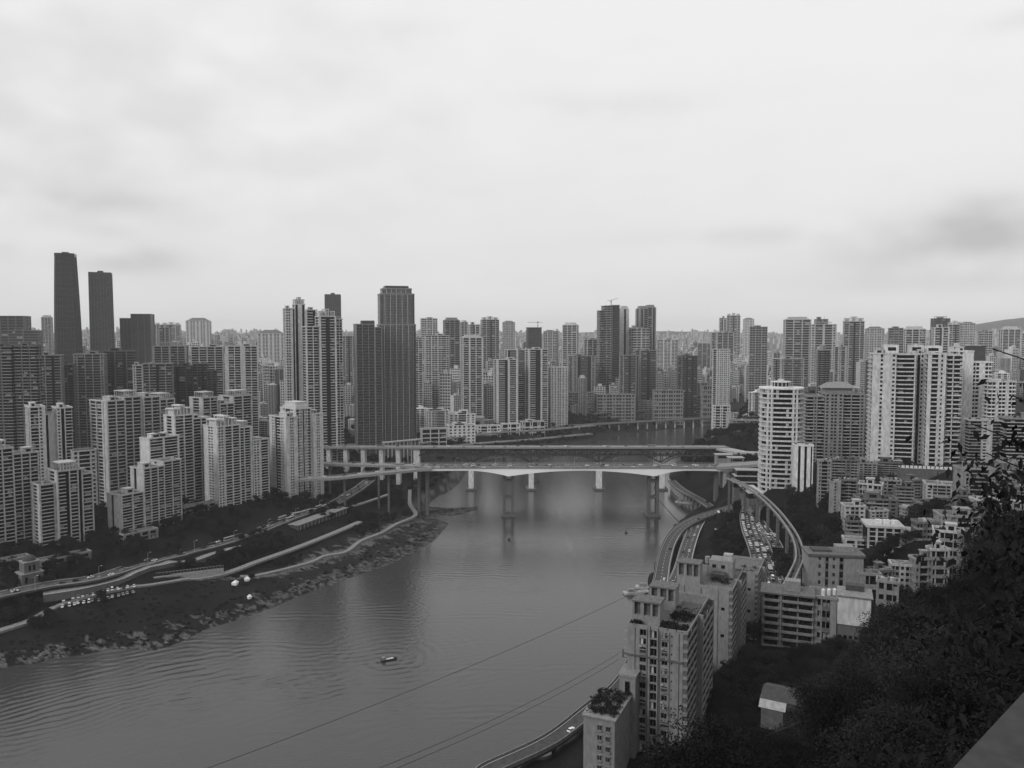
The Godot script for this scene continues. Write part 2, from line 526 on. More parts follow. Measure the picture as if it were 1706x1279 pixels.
# ---------------------------------------------------------------- water
func wave(x: float, z: float, boat: Vector3, head: Vector2) -> float:
	var h := 0.0
	# bow waves of the small boat: a fan of crests behind it
	var rel := Vector2(x - boat.x, z - boat.z)
	var along := -rel.dot(head)
	var across := rel.dot(Vector2(-head.y, head.x))
	var r := rel.length()
	if r > 4.0 and r < 120.0:
		var lobe := exp(-absf(across) / 55.0) * exp(-r / 60.0)
		h += 0.09 * lobe * sin(r * TAU / 7.5 + across * 0.03)
	# an older wake drifting to the far bank: two crossing trains of long crests
	var c := Vector2(-175.0, -452.0)
	var p := Vector2(x, z) - c
	var t1 := Vector2(0.42, -0.907)
	var t2 := Vector2(-0.5, -0.866)
	var e1 := exp(-pow(p.dot(Vector2(0.907, 0.42)) / 120.0, 2.0) - pow((p.dot(t1)) / 36.0, 2.0))
	h += 0.2 * e1 * (0.35 + 1.3 * slope_noise.get_noise_2d(x * 7.0, z * 7.0)) * sin(p.dot(t2) * TAU / 7.5 + sin(p.x * 0.03) * 1.3 + 6.0 * slope_noise.get_noise_2d(x * 3.0, z * 3.0))
	var e2 := exp(-pow((p.x - 90.0) / 80.0, 2.0) - pow((p.y + 12.0) / 34.0, 2.0))
	h += 0.16 * e2 * (0.4 + 1.2 * slope_noise.get_noise_2d(x * 8.0, z * 8.0)) * sin((p.y + 0.05 * p.x + p.x * p.x * 0.0012) * TAU / 6.5 + 4.0 * slope_noise.get_noise_2d(x * 4.0, z * 4.0))
	var e3 := exp(-pow((p.x + 70.0) / 70.0, 2.0) - pow((p.y - 50.0) / 45.0, 2.0))
	h += 0.11 * e3 * sin((p.y * 0.8 + 0.6 * p.x) * TAU / 5.5 + 7.0 * slope_noise.get_noise_2d(x * 4.0, z * 4.0))
	# wind streaks and the wash of the bridge piers
	var env := clampf(slope_noise.get_noise_2d(x * 2.0 + 500.0, z * 6.0) * 2.4 + 0.15, 0.0, 1.0)
	h += 0.085 * env * sin(z * TAU / 6.0 + 5.0 * slope_noise.get_noise_2d(x * 5.0, z * 5.0)) + 0.035 * env * sin((z + 0.2 * x) * TAU / 4.3)
	return h

func make_water() -> void:
	var boat := on(648, 1099, 0.0)
	var head := Vector2(0.9, -0.43).normalized()
	var s := Shape.new()
	# stretches whose waves are modelled, and calm sheets round them
	var x0 := -330.0; var x1 := 180.0; var z0 := -980.0; var z1 := -340.0
	var st := 1.9
	var nx := int((x1 - x0) / st); var nz := int((z1 - z0) / st)
	var pts := PackedVector3Array(); var nn := PackedVector3Array(); var idx := PackedInt32Array()
	for j in nz + 1:
		for i in nx + 1:
			var x := x0 + i * st; var z := z0 + j * st
			var edge := clampf(minf(minf(i, nx - i), minf(j, nz - j)) / 8.0, 0.0, 1.0)
			pts.append(Vector3(x, wave(x, z, boat, head) * edge, z))
	for j in nz + 1:
		for i in nx + 1:
			var k := j * (nx + 1) + i
			var ex: Vector3 = pts[k + 1 if i < nx else k] - pts[k - 1 if i > 0 else k]
			var ez: Vector3 = pts[k + nx + 1 if j < nz else k] - pts[k - nx - 1 if j > 0 else k]
			nn.append(ez.cross(ex).normalized())
	for j in nz:
		for i in nx:
			var k := j * (nx + 1) + i
			idx.append_array(PackedInt32Array([k, k + 1, k + nx + 1, k + 1, k + nx + 2, k + nx + 1]))
	var base := pts.size()
	for q in [[-2500.0, 3000.0, -4000.0, z0], [-2500.0, 3000.0, z1, 60.0], [-2500.0, x0, z0, z1], [x1, 3000.0, z0, z1]]:
		base = pts.size()
		for c in [Vector3(q[0], 0, q[2]), Vector3(q[1], 0, q[2]), Vector3(q[1], 0, q[3]), Vector3(q[0], 0, q[3])]:
			pts.append(c); nn.append(Vector3.UP)
		idx.append_array(PackedInt32Array([base, base + 1, base + 2, base, base + 2, base + 3]))
	var a := []
	a.resize(Mesh.ARRAY_MAX)
	a[Mesh.ARRAY_VERTEX] = pts; a[Mesh.ARRAY_NORMAL] = nn; a[Mesh.ARRAY_INDEX] = idx
	var m := ArrayMesh.new()
	m.add_surface_from_arrays(Mesh.PRIMITIVE_TRIANGLES, a)
	var o := MeshInstance3D.new()
	o.name = "water"
	o.mesh = m
	o.material_override = M.water
	add_child(o)
	o.set_meta("kind", "structure")
	# the small boat itself
	var t := thing("river_boat", "small dark cargo boat alone on the open river", "boat", Vector3(boat.x, 0, boat.z), atan2(-head.y, head.x))
	var hull := Shape.new()
	var prof := [[-5.0, 1.2], [-3.5, 1.5], [2.5, 1.5], [5.0, 0.25]]
	for k in 3:
		for sgn in [-1.0, 1.0]:
			hull.quad(Vector3(prof[k][0], -0.3, sgn * prof[k][1] * 0.8), Vector3(prof[k + 1][0], -0.3, sgn * prof[k + 1][1] * 0.8), Vector3(prof[k + 1][0], 0.9 + 0.15 * k, sgn * prof[k + 1][1]), Vector3(prof[k][0], 0.9, sgn * prof[k][1]), Vector3(0, 0, sgn))
		hull.quad(Vector3(prof[k][0], 0.6, -prof[k][1]), Vector3(prof[k + 1][0], 0.6, -prof[k + 1][1]), Vector3(prof[k + 1][0], 0.6, prof[k + 1][1]), Vector3(prof[k][0], 0.6, prof[k][1]), Vector3.UP)
	hull.quad(Vector3(-5, -0.3, -1), Vector3(-5, -0.3, 1), Vector3(-5, 0.9, 1.2), Vector3(-5, 0.9, -1.2), Vector3.LEFT)
	part("hull", hull, M.steel, t)
	var cab := Shape.new(); cab.box(-4.2, -2.4, 0.6, 2.3, -1.0, 1.0)
	part("cabin", cab, M.concrete, t)
	var deck := Shape.new(); deck.box(-2.0, 2.8, 0.62, 0.95, -1.05, 1.05)
	part("cargo_cover", deck, M.pale, t)
	for b in [[848, 899, "squat dark channel buoy afloat below the bridge pier"], [1043, 888, "dark channel buoy with top mark afloat in midstream"], [897, 803, "small dark buoy afloat between the two bridges"]]:
		var p := on(b[0], b[1], 0.0)
		var bt := thing("channel_buoy", b[2], "buoy", Vector3(p.x, 0, p.z))
		var fl := Shape.new(); fl.cyl(Vector3(0, -0.4, 0), 1.4, 1.6, 1.3, 10); fl.cyl(Vector3(0, 0.9, 0), 1.6, 1.0, 0.5, 10)
		part("float", fl, M.steel, bt)
		var mk := Shape.new(); mk.cyl(Vector3(0, 1.4, 0), 0.15, 0.15, 1.6, 6); mk.box(-0.5, 0.5, 2.2, 3.0, -0.5, 0.5)
		part("top_mark", mk, M.car_black, bt)

# ---------------------------------------------------------------- buildings
const WEIGHT := {"W": 1.0, "w": 1.0, "v": 1.6, "g": 1.6, "G": 1.6, "b": 1.6, "n": 0.7, "p": 0.22, "P": 0.5, "k": 1.2}

# One face of a block, in the block's own axes. o: foot of the face at its left end on the outer plane, u: along it, q: outwards.
# W blank wall, w/v wall with one/two windows a floor, g/G ribbon windows, b balconies, k glazed loggia, n open notch, p/P pier.
var clutter: Shape
var blinds: Shape

func fill_bay(o: Vector3, u: Vector3, q: Vector3, a: float, b: float, y: float, fh: float, sill: float, inset: float) -> void:
	# what people put in and under their windows: a drawn blind, an outdoor unit
	var r := rng.randf()
	if r < 0.12:
		var w := (b - a) * rng.randf_range(0.3, 0.9)
		var x := lerpf(a, b - w, rng.randf())
		slab(blinds, o, u, q, x, x + w, y + fh * sill, y + fh * rng.randf_range(0.6, 0.9), -inset - 0.05, -inset + 0.06)
	elif r < 0.24:
		var x := lerpf(a, maxf(a, b - 1.0), rng.randf())
		slab(clutter, o, u, q, x, x + 0.95, y + fh * sill - 0.75, y + fh * sill - 0.05, -0.05, 0.4)

func face(wall: Shape, balcony: Shape, o: Vector3, u: Vector3, q: Vector3, width: float, h: float, floors: int, pattern: String, inset: float) -> void:
	var total := 0.0
	for ch in pattern:
		total += WEIGHT[ch]
	var a := 0.0
	var fh := h / floors
	for ch in pattern:
		var bw: float = width * WEIGHT[ch] / total
		var b := a + bw
		match ch:
			"W":
				slab(wall, o, u, q, a, b, 0.0, h, -inset, 0.0)
			"p":
				slab(wall, o, u, q, a, b, 0.0, h, -inset, 0.28)
			"P":
				slab(wall, o, u, q, a, b, 0.0, h, -inset, 0.5)
			"w":
				slab(wall, o, u, q, a, a + bw * 0.26, 0.0, h, -inset, 0.0)
				slab(wall, o, u, q, b - bw * 0.26, b, 0.0, h, -inset, 0.0)
				for k in floors:
					slab(wall, o, u, q, a + bw * 0.26, b - bw * 0.26, k * fh - fh * 0.12, k * fh + fh * 0.36, -inset, -0.06)
					fill_bay(o, u, q, a + bw * 0.26, b - bw * 0.26, k * fh, fh, 0.36, inset)
			"v":
				slab(wall, o, u, q, a, a + bw * 0.14, 0.0, h, -inset, 0.0)
				slab(wall, o, u, q, a + bw * 0.44, a + bw * 0.56, 0.0, h, -inset, -0.03)
				slab(wall, o, u, q, b - bw * 0.14, b, 0.0, h, -inset, 0.0)
				for k in floors:
					slab(wall, o, u, q, a + bw * 0.14, b - bw * 0.14, k * fh - fh * 0.12, k * fh + fh * 0.32, -inset, -0.06)
					fill_bay(o, u, q, a + bw * 0.14, b - bw * 0.14, k * fh, fh, 0.32, inset)
			"g":
				for k in floors:
					slab(wall, o, u, q, a, b, k * fh - fh * 0.08, k * fh + fh * 0.17, -inset, -0.12)
					fill_bay(o, u, q, a, b, k * fh, fh, 0.2, inset)
			"G":
				for k in floors:
					slab(wall, o, u, q, a, b, k * fh, k * fh + fh * 0.1, -inset, -0.25)
			"b":
				for k in floors:
					slab(balcony, o, u, q, a + 0.1, b - 0.1, k * fh, k * fh + fh * 0.26, 0.75, 0.95)
					fill_bay(o, u, q, a, b, k * fh, fh, 0.1, inset)
					slab(wall, o, u, q, a + 0.1, b - 0.1, k * fh - fh * 0.05, k * fh + fh * 0.06, -inset, 0.75)
			"k":
				for k in floors:
					slab(balcony, o, u, q, a, b, k * fh - fh * 0.06, k * fh + fh * 0.3, -inset, 0.12)
					fill_bay(o, u, q, a, b, k * fh, fh, 0.3, inset)
				slab(wall, o, u, q, a + bw * 0.47, a + bw * 0.53, 0.0, h, -inset, 0.05)
		a = b

func slab(s: Shape, o: Vector3, u: Vector3, q: Vector3, a: float, b: float, y0: float, y1: float, z0: float, z1: float) -> void:
	var p := o + u * a + q * z0
	var r := o + u * b + q * z1
	s.box(minf(p.x, r.x), maxf(p.x, r.x), o.y + y0, o.y + y1, minf(p.z, r.z), maxf(p.z, r.z))

# One block of a building: a glazed core with a facade on each side and a parapet round its roof.
func block(t: Node3D, x0: float, x1: float, z0: float, z1: float, y0: float, y1: float, floors: int, front: String, side: String, wall: Material, glass: Material, bal: Material, inset := 0.9) -> void:
	var c := Shape.new(); var w := Shape.new(); var b := Shape.new()
	clutter = Shape.new(); blinds = Shape.new()
	c.box(x0 + inset, x1 - inset, y0, y1, z0 + inset, z1 - inset)
	var h := y1 - y0
	face(w, b, Vector3(x0, y0, z1), Vector3.RIGHT, Vector3.BACK, x1 - x0, h, floors, front, inset)
	face(w, b, Vector3(x1, y0, z0), Vector3.LEFT, Vector3.FORWARD, x1 - x0, h, floors, front, inset)
	face(w, b, Vector3(x1, y0, z1 - 0.02), Vector3.FORWARD, Vector3.RIGHT, z1 - z0 - 0.04, h, floors, side, inset - 0.02)
	face(w, b, Vector3(x0, y0, z0 + 0.02), Vector3.BACK, Vector3.LEFT, z1 - z0 - 0.04, h, floors, side, inset - 0.02)
	part("glazing", c, glass, t)
	part("wall", w, wall, t)
	if b.v.size() > 0:
		part("balcony_front", b, bal, t)
	if blinds.v.size() > 0:
		part("blind", blinds, M.mid, t).set_meta("kind", "stuff")
	if clutter.v.size() > 0:
		part("air_conditioner", clutter, M.mid, t).set_meta("kind", "stuff")
	var r := Shape.new()
	var e := 0.35
	r.box(x0 - e, x1 + e, y1, y1 + 1.3, z1 - 0.4, z1 + e)
	r.box(x0 - e, x1 + e, y1, y1 + 1.3, z0 - e, z0 + 0.4)
	r.box(x0 - e, x0 + 0.4, y1, y1 + 1.27, z0 + 0.4, z1 - 0.4)
	r.box(x1 - 0.4, x1 + e, y1, y1 + 1.27, z0 + 0.4, z1 - 0.4)
	var rp := part("roof", Shape.new() if false else flat(x0 + 0.1, x1 - 0.1, z0 + 0.1, z1 - 0.1, y1 - 0.3, y1 + 0.02), M.roof, t)
	part("parapet", r, wall, rp)

func flat(x0: float, x1: float, z0: float, z1: float, y0: float, y1: float) -> Shape:
	var s := Shape.new()
	s.box(x0, x1, y0, y1, z0, z1)
	return s

# Things on a roof: kinds are s stair head, S two-storey stair head, f open frame, t water tanks, c stepped crown, h hipped cap, r round cap
func roof_top(t: Node3D, kinds: String, w: float, d: float, y: float, wall: Material) -> void:
	for ch in kinds:
		match ch:
			"a":
				var s := Shape.new()
				var x := rng.randf_range(-0.3, 0.3) * w
				s.cyl(Vector3(x, y, 0), 0.5, 0.12, rng.randf_range(9.0, 16.0), 5)
				part("mast", s, M.steel_pale, t)
			"s", "S":
				var s := Shape.new()
				var x := rng.randf_range(-0.22, 0.22) * w
				var hh := 4.0 if ch == "s" else 7.5
				s.box(x - w * 0.16, x + w * 0.16, y, y + hh, -d * 0.2, d * 0.22)
				s.box(x - w * 0.16 - 0.5, x + w * 0.16 + 0.5, y + hh, y + hh + 0.5, -d * 0.2 - 0.5, d * 0.22 + 0.5)
				var o := part("stair_head", s, wall, t)
				var g := Shape.new()
				g.box(x - w * 0.09, x + w * 0.09, y + 1.0, y + hh - 0.9, d * 0.22, d * 0.22 + 0.12)
				part("window", g, M.glass_dark, o)
			"f":
				var s := Shape.new()
				for k in 6:
					var x := lerpf(-0.3, 0.3, k / 5.0) * w
					for z in [-0.3, 0.34]:
						s.box(x - 0.35, x + 0.35, y, y + 6.0, z * d - 0.35, z * d + 0.35)
				s.box(-0.33 * w, 0.33 * w, y + 6.0, y + 6.9, -0.33 * d, 0.37 * d)
				part("roof_frame", s, wall, t)
			"t":
				for k in 3:
					var s := Shape.new()
					var x := rng.randf_range(-0.4, 0.4) * w
					var z := rng.randf_range(-0.4, 0.4) * d
					if k == 0:
						s.cyl(Vector3(x, y, z), 1.0, 1.0, 2.2, 8)
					else:
						s.box(x - 1.3, x + 1.3, y, y + 1.8, z - 1.0, z + 1.0)
					part("water_tank", s, M.steel_pale if k == 0 else M.concrete, t)
			"c":
				var s := Shape.new()
				s.box(-0.42 * w, 0.42 * w, y, y + 3.4, -0.42 * d, 0.42 * d)
				s.box(-0.34 * w, 0.34 * w, y + 3.4, y + 7.0, -0.34 * d, 0.34 * d)
				s.box(-0.36 * w, 0.36 * w, y + 7.0, y + 7.6, -0.36 * d, 0.36 * d)
				part("crown_block", s, wall, t)
			"C":
				var s := Shape.new()
				for k in 3:
					var x := lerpf(-0.34, 0.34, k / 2.0) * w
					var hh := 6.5 + 3.0 * (k % 2)
					for q in [-1.0, 1.0]:
						s.box(x + q * w * 0.1 - 0.5, x + q * w * 0.1 + 0.5, y, y + hh, 0.3 * d, 0.3 * d + 1.0)
						s.box(x + q * w * 0.1 - 0.5, x + q * w * 0.1 + 0.5, y, y + hh, -0.3 * d - 1.0, -0.3 * d)
					s.box(x - w * 0.1 - 0.9, x + w * 0.1 + 0.9, y + hh, y + hh + 1.2, -0.3 * d - 1.2, 0.3 * d + 1.2)
					s.box(x - w * 0.07, x + w * 0.07, y, y + hh - 1.0, -0.24 * d, 0.24 * d)
				part("crown_frame", s, wall, t)
			"h":
				var s := Shape.new()
				s.hip(-0.5 * w, 0.5 * w, -0.5 * d, 0.5 * d, y, y + 0.22 * d, 0.5)
				part("hipped_roof", s, M.roof, t)
			"v":
				var s := Shape.new()
				for k in 9:
					var x := rng.randf_range(-0.42, 0.42) * w
					var z := rng.randf_range(-0.42, 0.42) * d
					s.cyl(Vector3(x, y, z), rng.randf_range(0.8, 1.8), 0.3, rng.randf_range(1.0, 2.6), 6)
				part("roof_garden", s, M.leaf, t)

# A building from its outline in the photograph: pixel edges, pixel top, distance; its foot stands on the ground there.
func place(xl: float, xr: float, top: float, d: float, yaw: float, ratio: float) -> Dictionary:
	var mid := (xl + xr) * 0.5
	var p := at(mid, top, d)
	var wide := absf(at(xr, top, d).x - at(xl, top, d).x)
	var look := atan2(p.x, -p.z)
	var a := deg_to_rad(yaw) + look
	var w := wide / (absf(cos(a)) + ratio * absf(sin(a)))
	var dep := w * ratio
	var low := 1e9
	for c in [[-1, -1], [1, -1], [1, 1], [-1, 1], [0, 0]]:
		var v := Vector3(c[0] * w * 0.5, 0, c[1] * dep * 0.5).rotated(Vector3.UP, deg_to_rad(yaw))
		low = minf(low, ground(p.x + v.x, p.z + v.z))
	low = maxf(low, 1.0) - 0.5
	footprints.append([p.x, p.z, sqrt(w * w + dep * dep) * 0.5 + 2.5, deg_to_rad(yaw), w * 0.5 + 2.5, dep * 0.5 + 2.5])
	return {"w": w, "d": dep, "base": low, "h": p.y - low, "x": p.x, "z": p.z, "yaw": deg_to_rad(yaw)}

func tower(called: String, label: String, group: String, o: Array, floors: int, front: String, side: String, wall: String, glass: String, crown: String, bal := "") -> Node3D:
	var q := place(o[0], o[1], o[2], o[3], o[4], o[5])
	var t := thing(called, label, "building", Vector3(q.x, q.base, q.z), q.yaw, group)
	var bm: Material = M[bal] if bal != "" else M[wall]
	var w: float = q.w; var d: float = q.d; var h: float = q.h
	block(t, -w * 0.5, w * 0.5, -d * 0.5, d * 0.5, 0.0, h, floors, front, side, M[wall], M[glass], bm)
	roof_top(t, crown, w, d, h, M[wall])
	return t

# A stepped building: several blocks side by side along its front, each [from, to (share of the width), pixel top, setback share]
func stepped(called: String, label: String, group: String, o: Array, steps: Array, floors: int, front: String, side: String, wall: String, glass: String, crown: String, bal := "") -> Node3D:
	var q := place(o[0], o[1], o[2], o[3], o[4], o[5])
	var t := thing(called, label, "building", Vector3(q.x, q.base, q.z), q.yaw, group)
	var bm: Material = M[bal] if bal != "" else M[wall]
	var w: float = q.w; var d: float = q.d
	var k := 0
	for s in steps:
		var h: float = at((o[0] + o[1]) * 0.5, s[2], o[3]).y - q.base
		var n := maxi(2, roundi(floors * h / q.h))
		var sb: float = s[3] * d
		var x0: float = lerpf(-w * 0.5, w * 0.5, s[0]) + 0.03
		var x1: float = lerpf(-w * 0.5, w * 0.5, s[1]) - 0.03
		var f: String = s[4] if s.size() > 4 else front
		block(t, x0, x1, -d * 0.5 + 0.05 * k, d * 0.5 - sb - 0.07 * k, 0.0, h, n, f, side, M[wall], M[glass], bm)
		if k < crown.length():
			var holder := Node3D.new()
			holder.name = "roof_house"
			t.add_child(holder, true)
			holder.position = Vector3((x0 + x1) * 0.5, h, -sb * 0.5)
			roof_top(holder, crown[k], x1 - x0, d - sb, 0.0, M[wall])
		k += 1
	return t

func make_city() -> void:
	rng.seed = 3
	var g1 := "apartment towers along the far bank"
	var g2 := "tower blocks behind the far bank"
	# ----- river front on the far bank
	stepped("apartment_tower", "white gridded riverside tower beside the small domed gatehouse", g1, [-40, 58, 745, 630, 52, 0.5], [[0, 0.55, 745, 0.0], [0.55, 1.0, 757, 0.12]], 27, "pgpgpgp", "WgpgW", "light", "glass_dark", "fs")
	stepped("apartment_tower", "white gridded riverside tower with stepped roof and deep dark bays", g1, [58, 150, 776, 640, 50, 0.55], [[0, 0.3, 802, 0.2, "pgp"], [0.3, 0.78, 782, 0.0, "pgnpgpnp"], [0.78, 1.0, 792, 0.1, "pgp"]], 22, "pgpgp", "WgW", "light", "glass_dark", "tfs")
	stepped("apartment_tower", "slim white and dark tower behind the first riverside pair", g1, [47, 116, 672, 760, 40, 0.7], [[0, 0.36, 676, 0.0, "pgwP"], [0.36, 0.62, 690, 0.25, "nPW"], [0.62, 1.0, 680, 0.08, "wnpg"]], 32, "PgpWn", "nwgPn", "pale", "glass_dark", "sts")
	stepped("apartment_tower", "long high apartment slab with pale grid and crowded roof line", g1, [159, 290, 668, 800, 56, 0.42], [[0, 0.25, 664, 0.0], [0.25, 0.5, 660, 0.1], [0.5, 0.75, 662, 0.0], [0.75, 1.0, 668, 0.12]], 30, "pgpgp", "pgpgPW", "light", "glass", "sfsf")
	stepped("apartment_tower", "terraced white riverside block climbing in three steps with blank end walls", g1, [185, 300, 770, 690, 58, 0.34], [[0, 0.36, 815, 0.0, "pgpgp"], [0.36, 0.7, 778, 0.0, "gpgpg"], [0.7, 1.0, 772, 0.1, "pgpbp"]], 24, "pgpgp", "WnWW", "light", "glass_dark", "sst")
	tower("apartment_tower", "white rear block with blank end wall behind the terraced block", g1, [236, 296, 728, 735, 58, 0.5], 28, "gpgp", "WW", "pale", "glass_dark", "ss")
	stepped("apartment_tower", "tall white tower with pergola crown above the terraced block", g1, [276, 350, 690, 790, 56, 0.45], [[0, 0.5, 690, 0.0], [0.5, 1.0, 698, 0.12]], 30, "pgpgp", "WgW", "pale", "glass_dark", "Cs")
	stepped("apartment_tower", "white twin-topped tower behind the pergola tower", g1, [320, 420, 664, 880, 56, 0.42], [[0, 0.3, 660, 0.1], [0.3, 0.6, 672, 0.0], [0.6, 1.0, 661, 0.08]], 32, "pgpgp", "WgW", "light", "glass_dark", "fsf")
	stepped("apartment_tower", "white tower with bright windowed corner strips beside the avenue trees", g1, [343, 447, 710, 800, 54, 0.4], [[0, 0.42, 706, 0.0, "vpgpgp"], [0.42, 0.68, 712, 0.12, "gpgP"], [0.68, 1.0, 735, 0.05, "vpgp"]], 28, "pgpgp", "WvW", "pale", "glass_dark", "Cft")
	stepped("apartment_tower", "square cream tower with tiered crown standing before the bridge ramps", g1, [450, 537, 690, 850, 46, 0.8], [[0, 0.3, 692, 0.0, "WvW"], [0.3, 0.72, 680, 0.1, "gvnvg"], [0.72, 1.0, 690, 0.0, "WvW"]], 30, "WvW", "WvngvW", "pale", "glass", "scs")
	tower("low_block", "small white office block between the slim tower and the long slab", "", [117, 158, 750, 770, 40, 0.9], 14, "wgw", "WW", "pale", "glass_dark", "")
	# ----- the dark balconied slabs and mid-distance rows behind
	tower("tower_block", "dark tower slab with close thin balcony lines", g2, [-30, 26, 578, 900, 8, 0.5], 44, "bpbpb", "bpb", "brown", "glass_dark", "s", "mid")
	tower("tower_block", "dark tower slab with thin balcony lines beside its twin", g2, [27, 67, 577, 905, 8, 0.6], 44, "bpbpb", "bpb", "brown", "glass_dark", "s", "mid")
	var rows := [
		[66, 104, 592, 1000, "mid", "pgpgngp", "brown tower with vertical grooves behind the slim white tower", "s"],
		[104, 124, 608, 1020, "brown", "gpgp", "narrow dark brown tower with plain flat roof", "t"],
		[126, 176, 590, 1040, "mid", "wgpgpgw", "broad grey tower with a lighter middle bay", "s"],
		[174, 226, 585, 1080, "brown", "pgnpgnpg", "dark ribbed tower with deep vertical notches", "ss"],
		[222, 242, 609, 960, "light", "wgw", "narrow pale tower with white stair head", "s"],
		[240, 288, 606, 970, "mid", "gpgngpg", "grey horizontal-banded tower in the second row", "t"],
		[257, 312, 577, 1250, "mid", "PgpgPgpgP", "grey tower framed by white corner piers", "f"],
		[320, 372, 578, 1240, "light", "pgpgpgpgp", "pale finely gridded tower next to the white-framed one", "s"],
		[377, 428, 577, 1200, "pale", "WgpgPWgpgp", "white finely gridded tower with a blank strip", "st"],
		[284, 322, 610, 1010, "dark", "gngpg", "dark tower in front of the white-framed tower", "s"],
		[322, 346, 606, 1020, "brown", "gpgng", "dark brown tower with curved corner bays", "t"],
		[345, 361, 618, 1015, "dark", "gpg", "narrow black tower beside the curved brown one", ""],
	]
	for r in rows:
		tower("tower_block", r[6], g2, [r[0], r[1], r[2], r[3], 18.0, 0.7], 40, r[5], "gpgpg", r[4], "glass", r[7])
	# ----- tall landmarks
	tapered("landmark_tower", "very tall black tapering office tower with chamfered corners", [87, 132, 428, 1500, 20, 1.0], 0.74, "curtain_dark", 60)
	tapered("landmark_tower", "tall plain grey glass tower standing near the black tapering one", [149, 186, 456, 1650, 24, 0.9], 0.96, "curtain_wall", 56)
	tapered("landmark_tower", "plain dark glass tower rising behind the white striped group", [541, 568, 492, 1900, 10, 0.9], 0.98, "curtain_wall", 50)
	tower("office_block", "wide dark flat-topped office block on the skyline", "", [-10, 47, 527, 2100, 12, 0.5], 24, "PgpgpgpgP", "gpg", "dark", "glass_dark", "")
	tower("office_block", "grey ribbed block in front of the wide dark office block", "", [18, 68, 551, 1850, 12, 0.5], 24, "ggpgg", "gpg", "brown", "glass", "s")
	stepped("office_block", "dark grey block with cut-back shoulder beside the grey glass tower", "", [202, 255, 526, 1700, 14, 0.6], [[0, 0.36, 531, 0.1], [0.36, 1.0, 524, 0.0]], 40, "pGpGpGp", "pGp", "brown", "curtain_wall", "")
	stepped("tower_block", "tall cream tower cluster with ornamental white roof crowns", g2, [472, 528, 515, 1080, 24, 0.6], [[0, 0.3, 515, 0.0, "vPn"], [0.3, 0.62, 508, 0.1, "nPPn"], [0.62, 1.0, 517, 0.06, "PgnP"]], 56, "PgnP", "vngv", "pale", "glass", "sCs")
	stepped("tower_block", "cream tower with two blank white vertical strips and columned roof house", g2, [505, 571, 526, 1030, 26, 0.6], [[0, 0.34, 545, 0.14, "pgpg"], [0.34, 0.8, 528, 0.0, "PgnngP"], [0.8, 1.0, 532, 0.1, "gpg"]], 56, "PgnP", "gngv", "pale", "glass", "tCs")
	office_pair()
	var centre := [
		[690, 704, 562, 1560, "pale", "gpg", "narrow pale tower squeezed against the brown office tower", "s"],
		[706, 748, 559, 1640, "pale", "kpkpkk", "pale tower with dense horizontal bands beside the brown office tower", "s"],
		[767, 805, 563, 1560, "pale", "pgPgpgP", "slim pale tower with fine vertical piers above the white shops", "c"],
		[822, 863, 599, 1500, "pale", "PgnPgP", "lower cream tower with bright vertical strips by the river road", "s"],
		[840, 878, 583, 1560, "pale", "ngPgn", "cream striped tower behind the lower striped one", "s"],
		[874, 913, 582, 1530, "pale", "PgnnPg", "cream striped tower with two bright corner strips", "s"],
		[912, 946, 612, 1580, "white", "wwvww", "short white tower at the end of the cream row", "t"],
		[972, 1006, 566, 1900, "light", "gpgpg", "older grey tower above the terraced slabs", "s"],
		[946, 992, 593, 1800, "mid", "wngnw", "weathered brown tower with dark window columns", "st"],
		[1032, 1064, 592, 1750, "mid", "gngpn", "weathered brown tower beside the crane tower's foot", "t"],
		[1058, 1094, 584, 1800, "mid", "pgngp", "tall weathered brown tower above the viaduct", "s"],
		[1128, 1162, 593, 1780, "brown", "gngng", "dark weathered tower with wide flat cap", "s"],
		[1187, 1216, 582, 1700, "pale", "wvvw", "short white tower before the far grey slab", "t"],
		[1184, 1222, 554, 2300, "light", "pgpgpgp", "far grey slab above the short white tower", "s"],
		[1286, 1338, 598, 1150, "light", "kbkbk", "grey older tower with stacked balconies behind the round-topped tower", "st"],
		[1390, 1413, 578, 1300, "light", "wgPw", "slim grey tower behind the hip-roofed tower", "s"],
	]
	for r in centre:
		tower("tower_block", r[6], g2, [r[0], r[1], r[2], r[3], 12.0, 0.8], 38, r[5], "wgngw", r[4], "glass", r[7])
	# white low houses and shops between the office tower and the river road
	var low := [
		[690, 748, 684, 1400, 14, "wgwkgw", "white mid-rise block with uneven roof below the banded tower", "ss", "pale"],
		[745, 792, 690, 1430, 8, "wwgww", "white stepped block beside the slim pale tower", "Ss", "white"],
		[700, 744, 714, 1300, 5, "pgpgpg", "low colonnaded white block behind the truss bridge", "", "pale"],
		[744, 792, 708, 1360, 6, "wwwwww", "row of white gabled townhouses above the truss bridge", "ss", "white"],
		[792, 834, 709, 1420, 4, "wgwgw", "long low white arcade along the river road", "t", "white"],
		[834, 866, 706, 1450, 3, "gwgw", "low white shop row by the cream towers", "", "white"],
		[866, 908, 702, 1480, 3, "wgwgwg", "low white terrace at the bend of the road", "s", "pale"],
	]
	for r in low:
		tower("white_block", r[6], "white low blocks by the river road", [r[0], r[1], r[2], r[3], 14.0, 0.45], r[4], r[5], "wgw", r[8], "glass_dark", r[7])
	# worn slabs above the viaduct
	var slabs := [[945, 990, 654, 1730, "low balconied slab above the viaduct's beginning"], [992, 1058, 657, 1720, "broad balconied slab with rows of small windows above the viaduct"], [1087, 1138, 650, 1740, "balconied slab in the middle above the viaduct"], [1168, 1217, 643, 1750, "balconied slab beneath the short white tower"], [1060, 1088, 668, 1760, "narrow dark slab between two balconied slabs"], [1138, 1168, 660, 1790, "dark worn slab beneath the wide-capped tower"]]
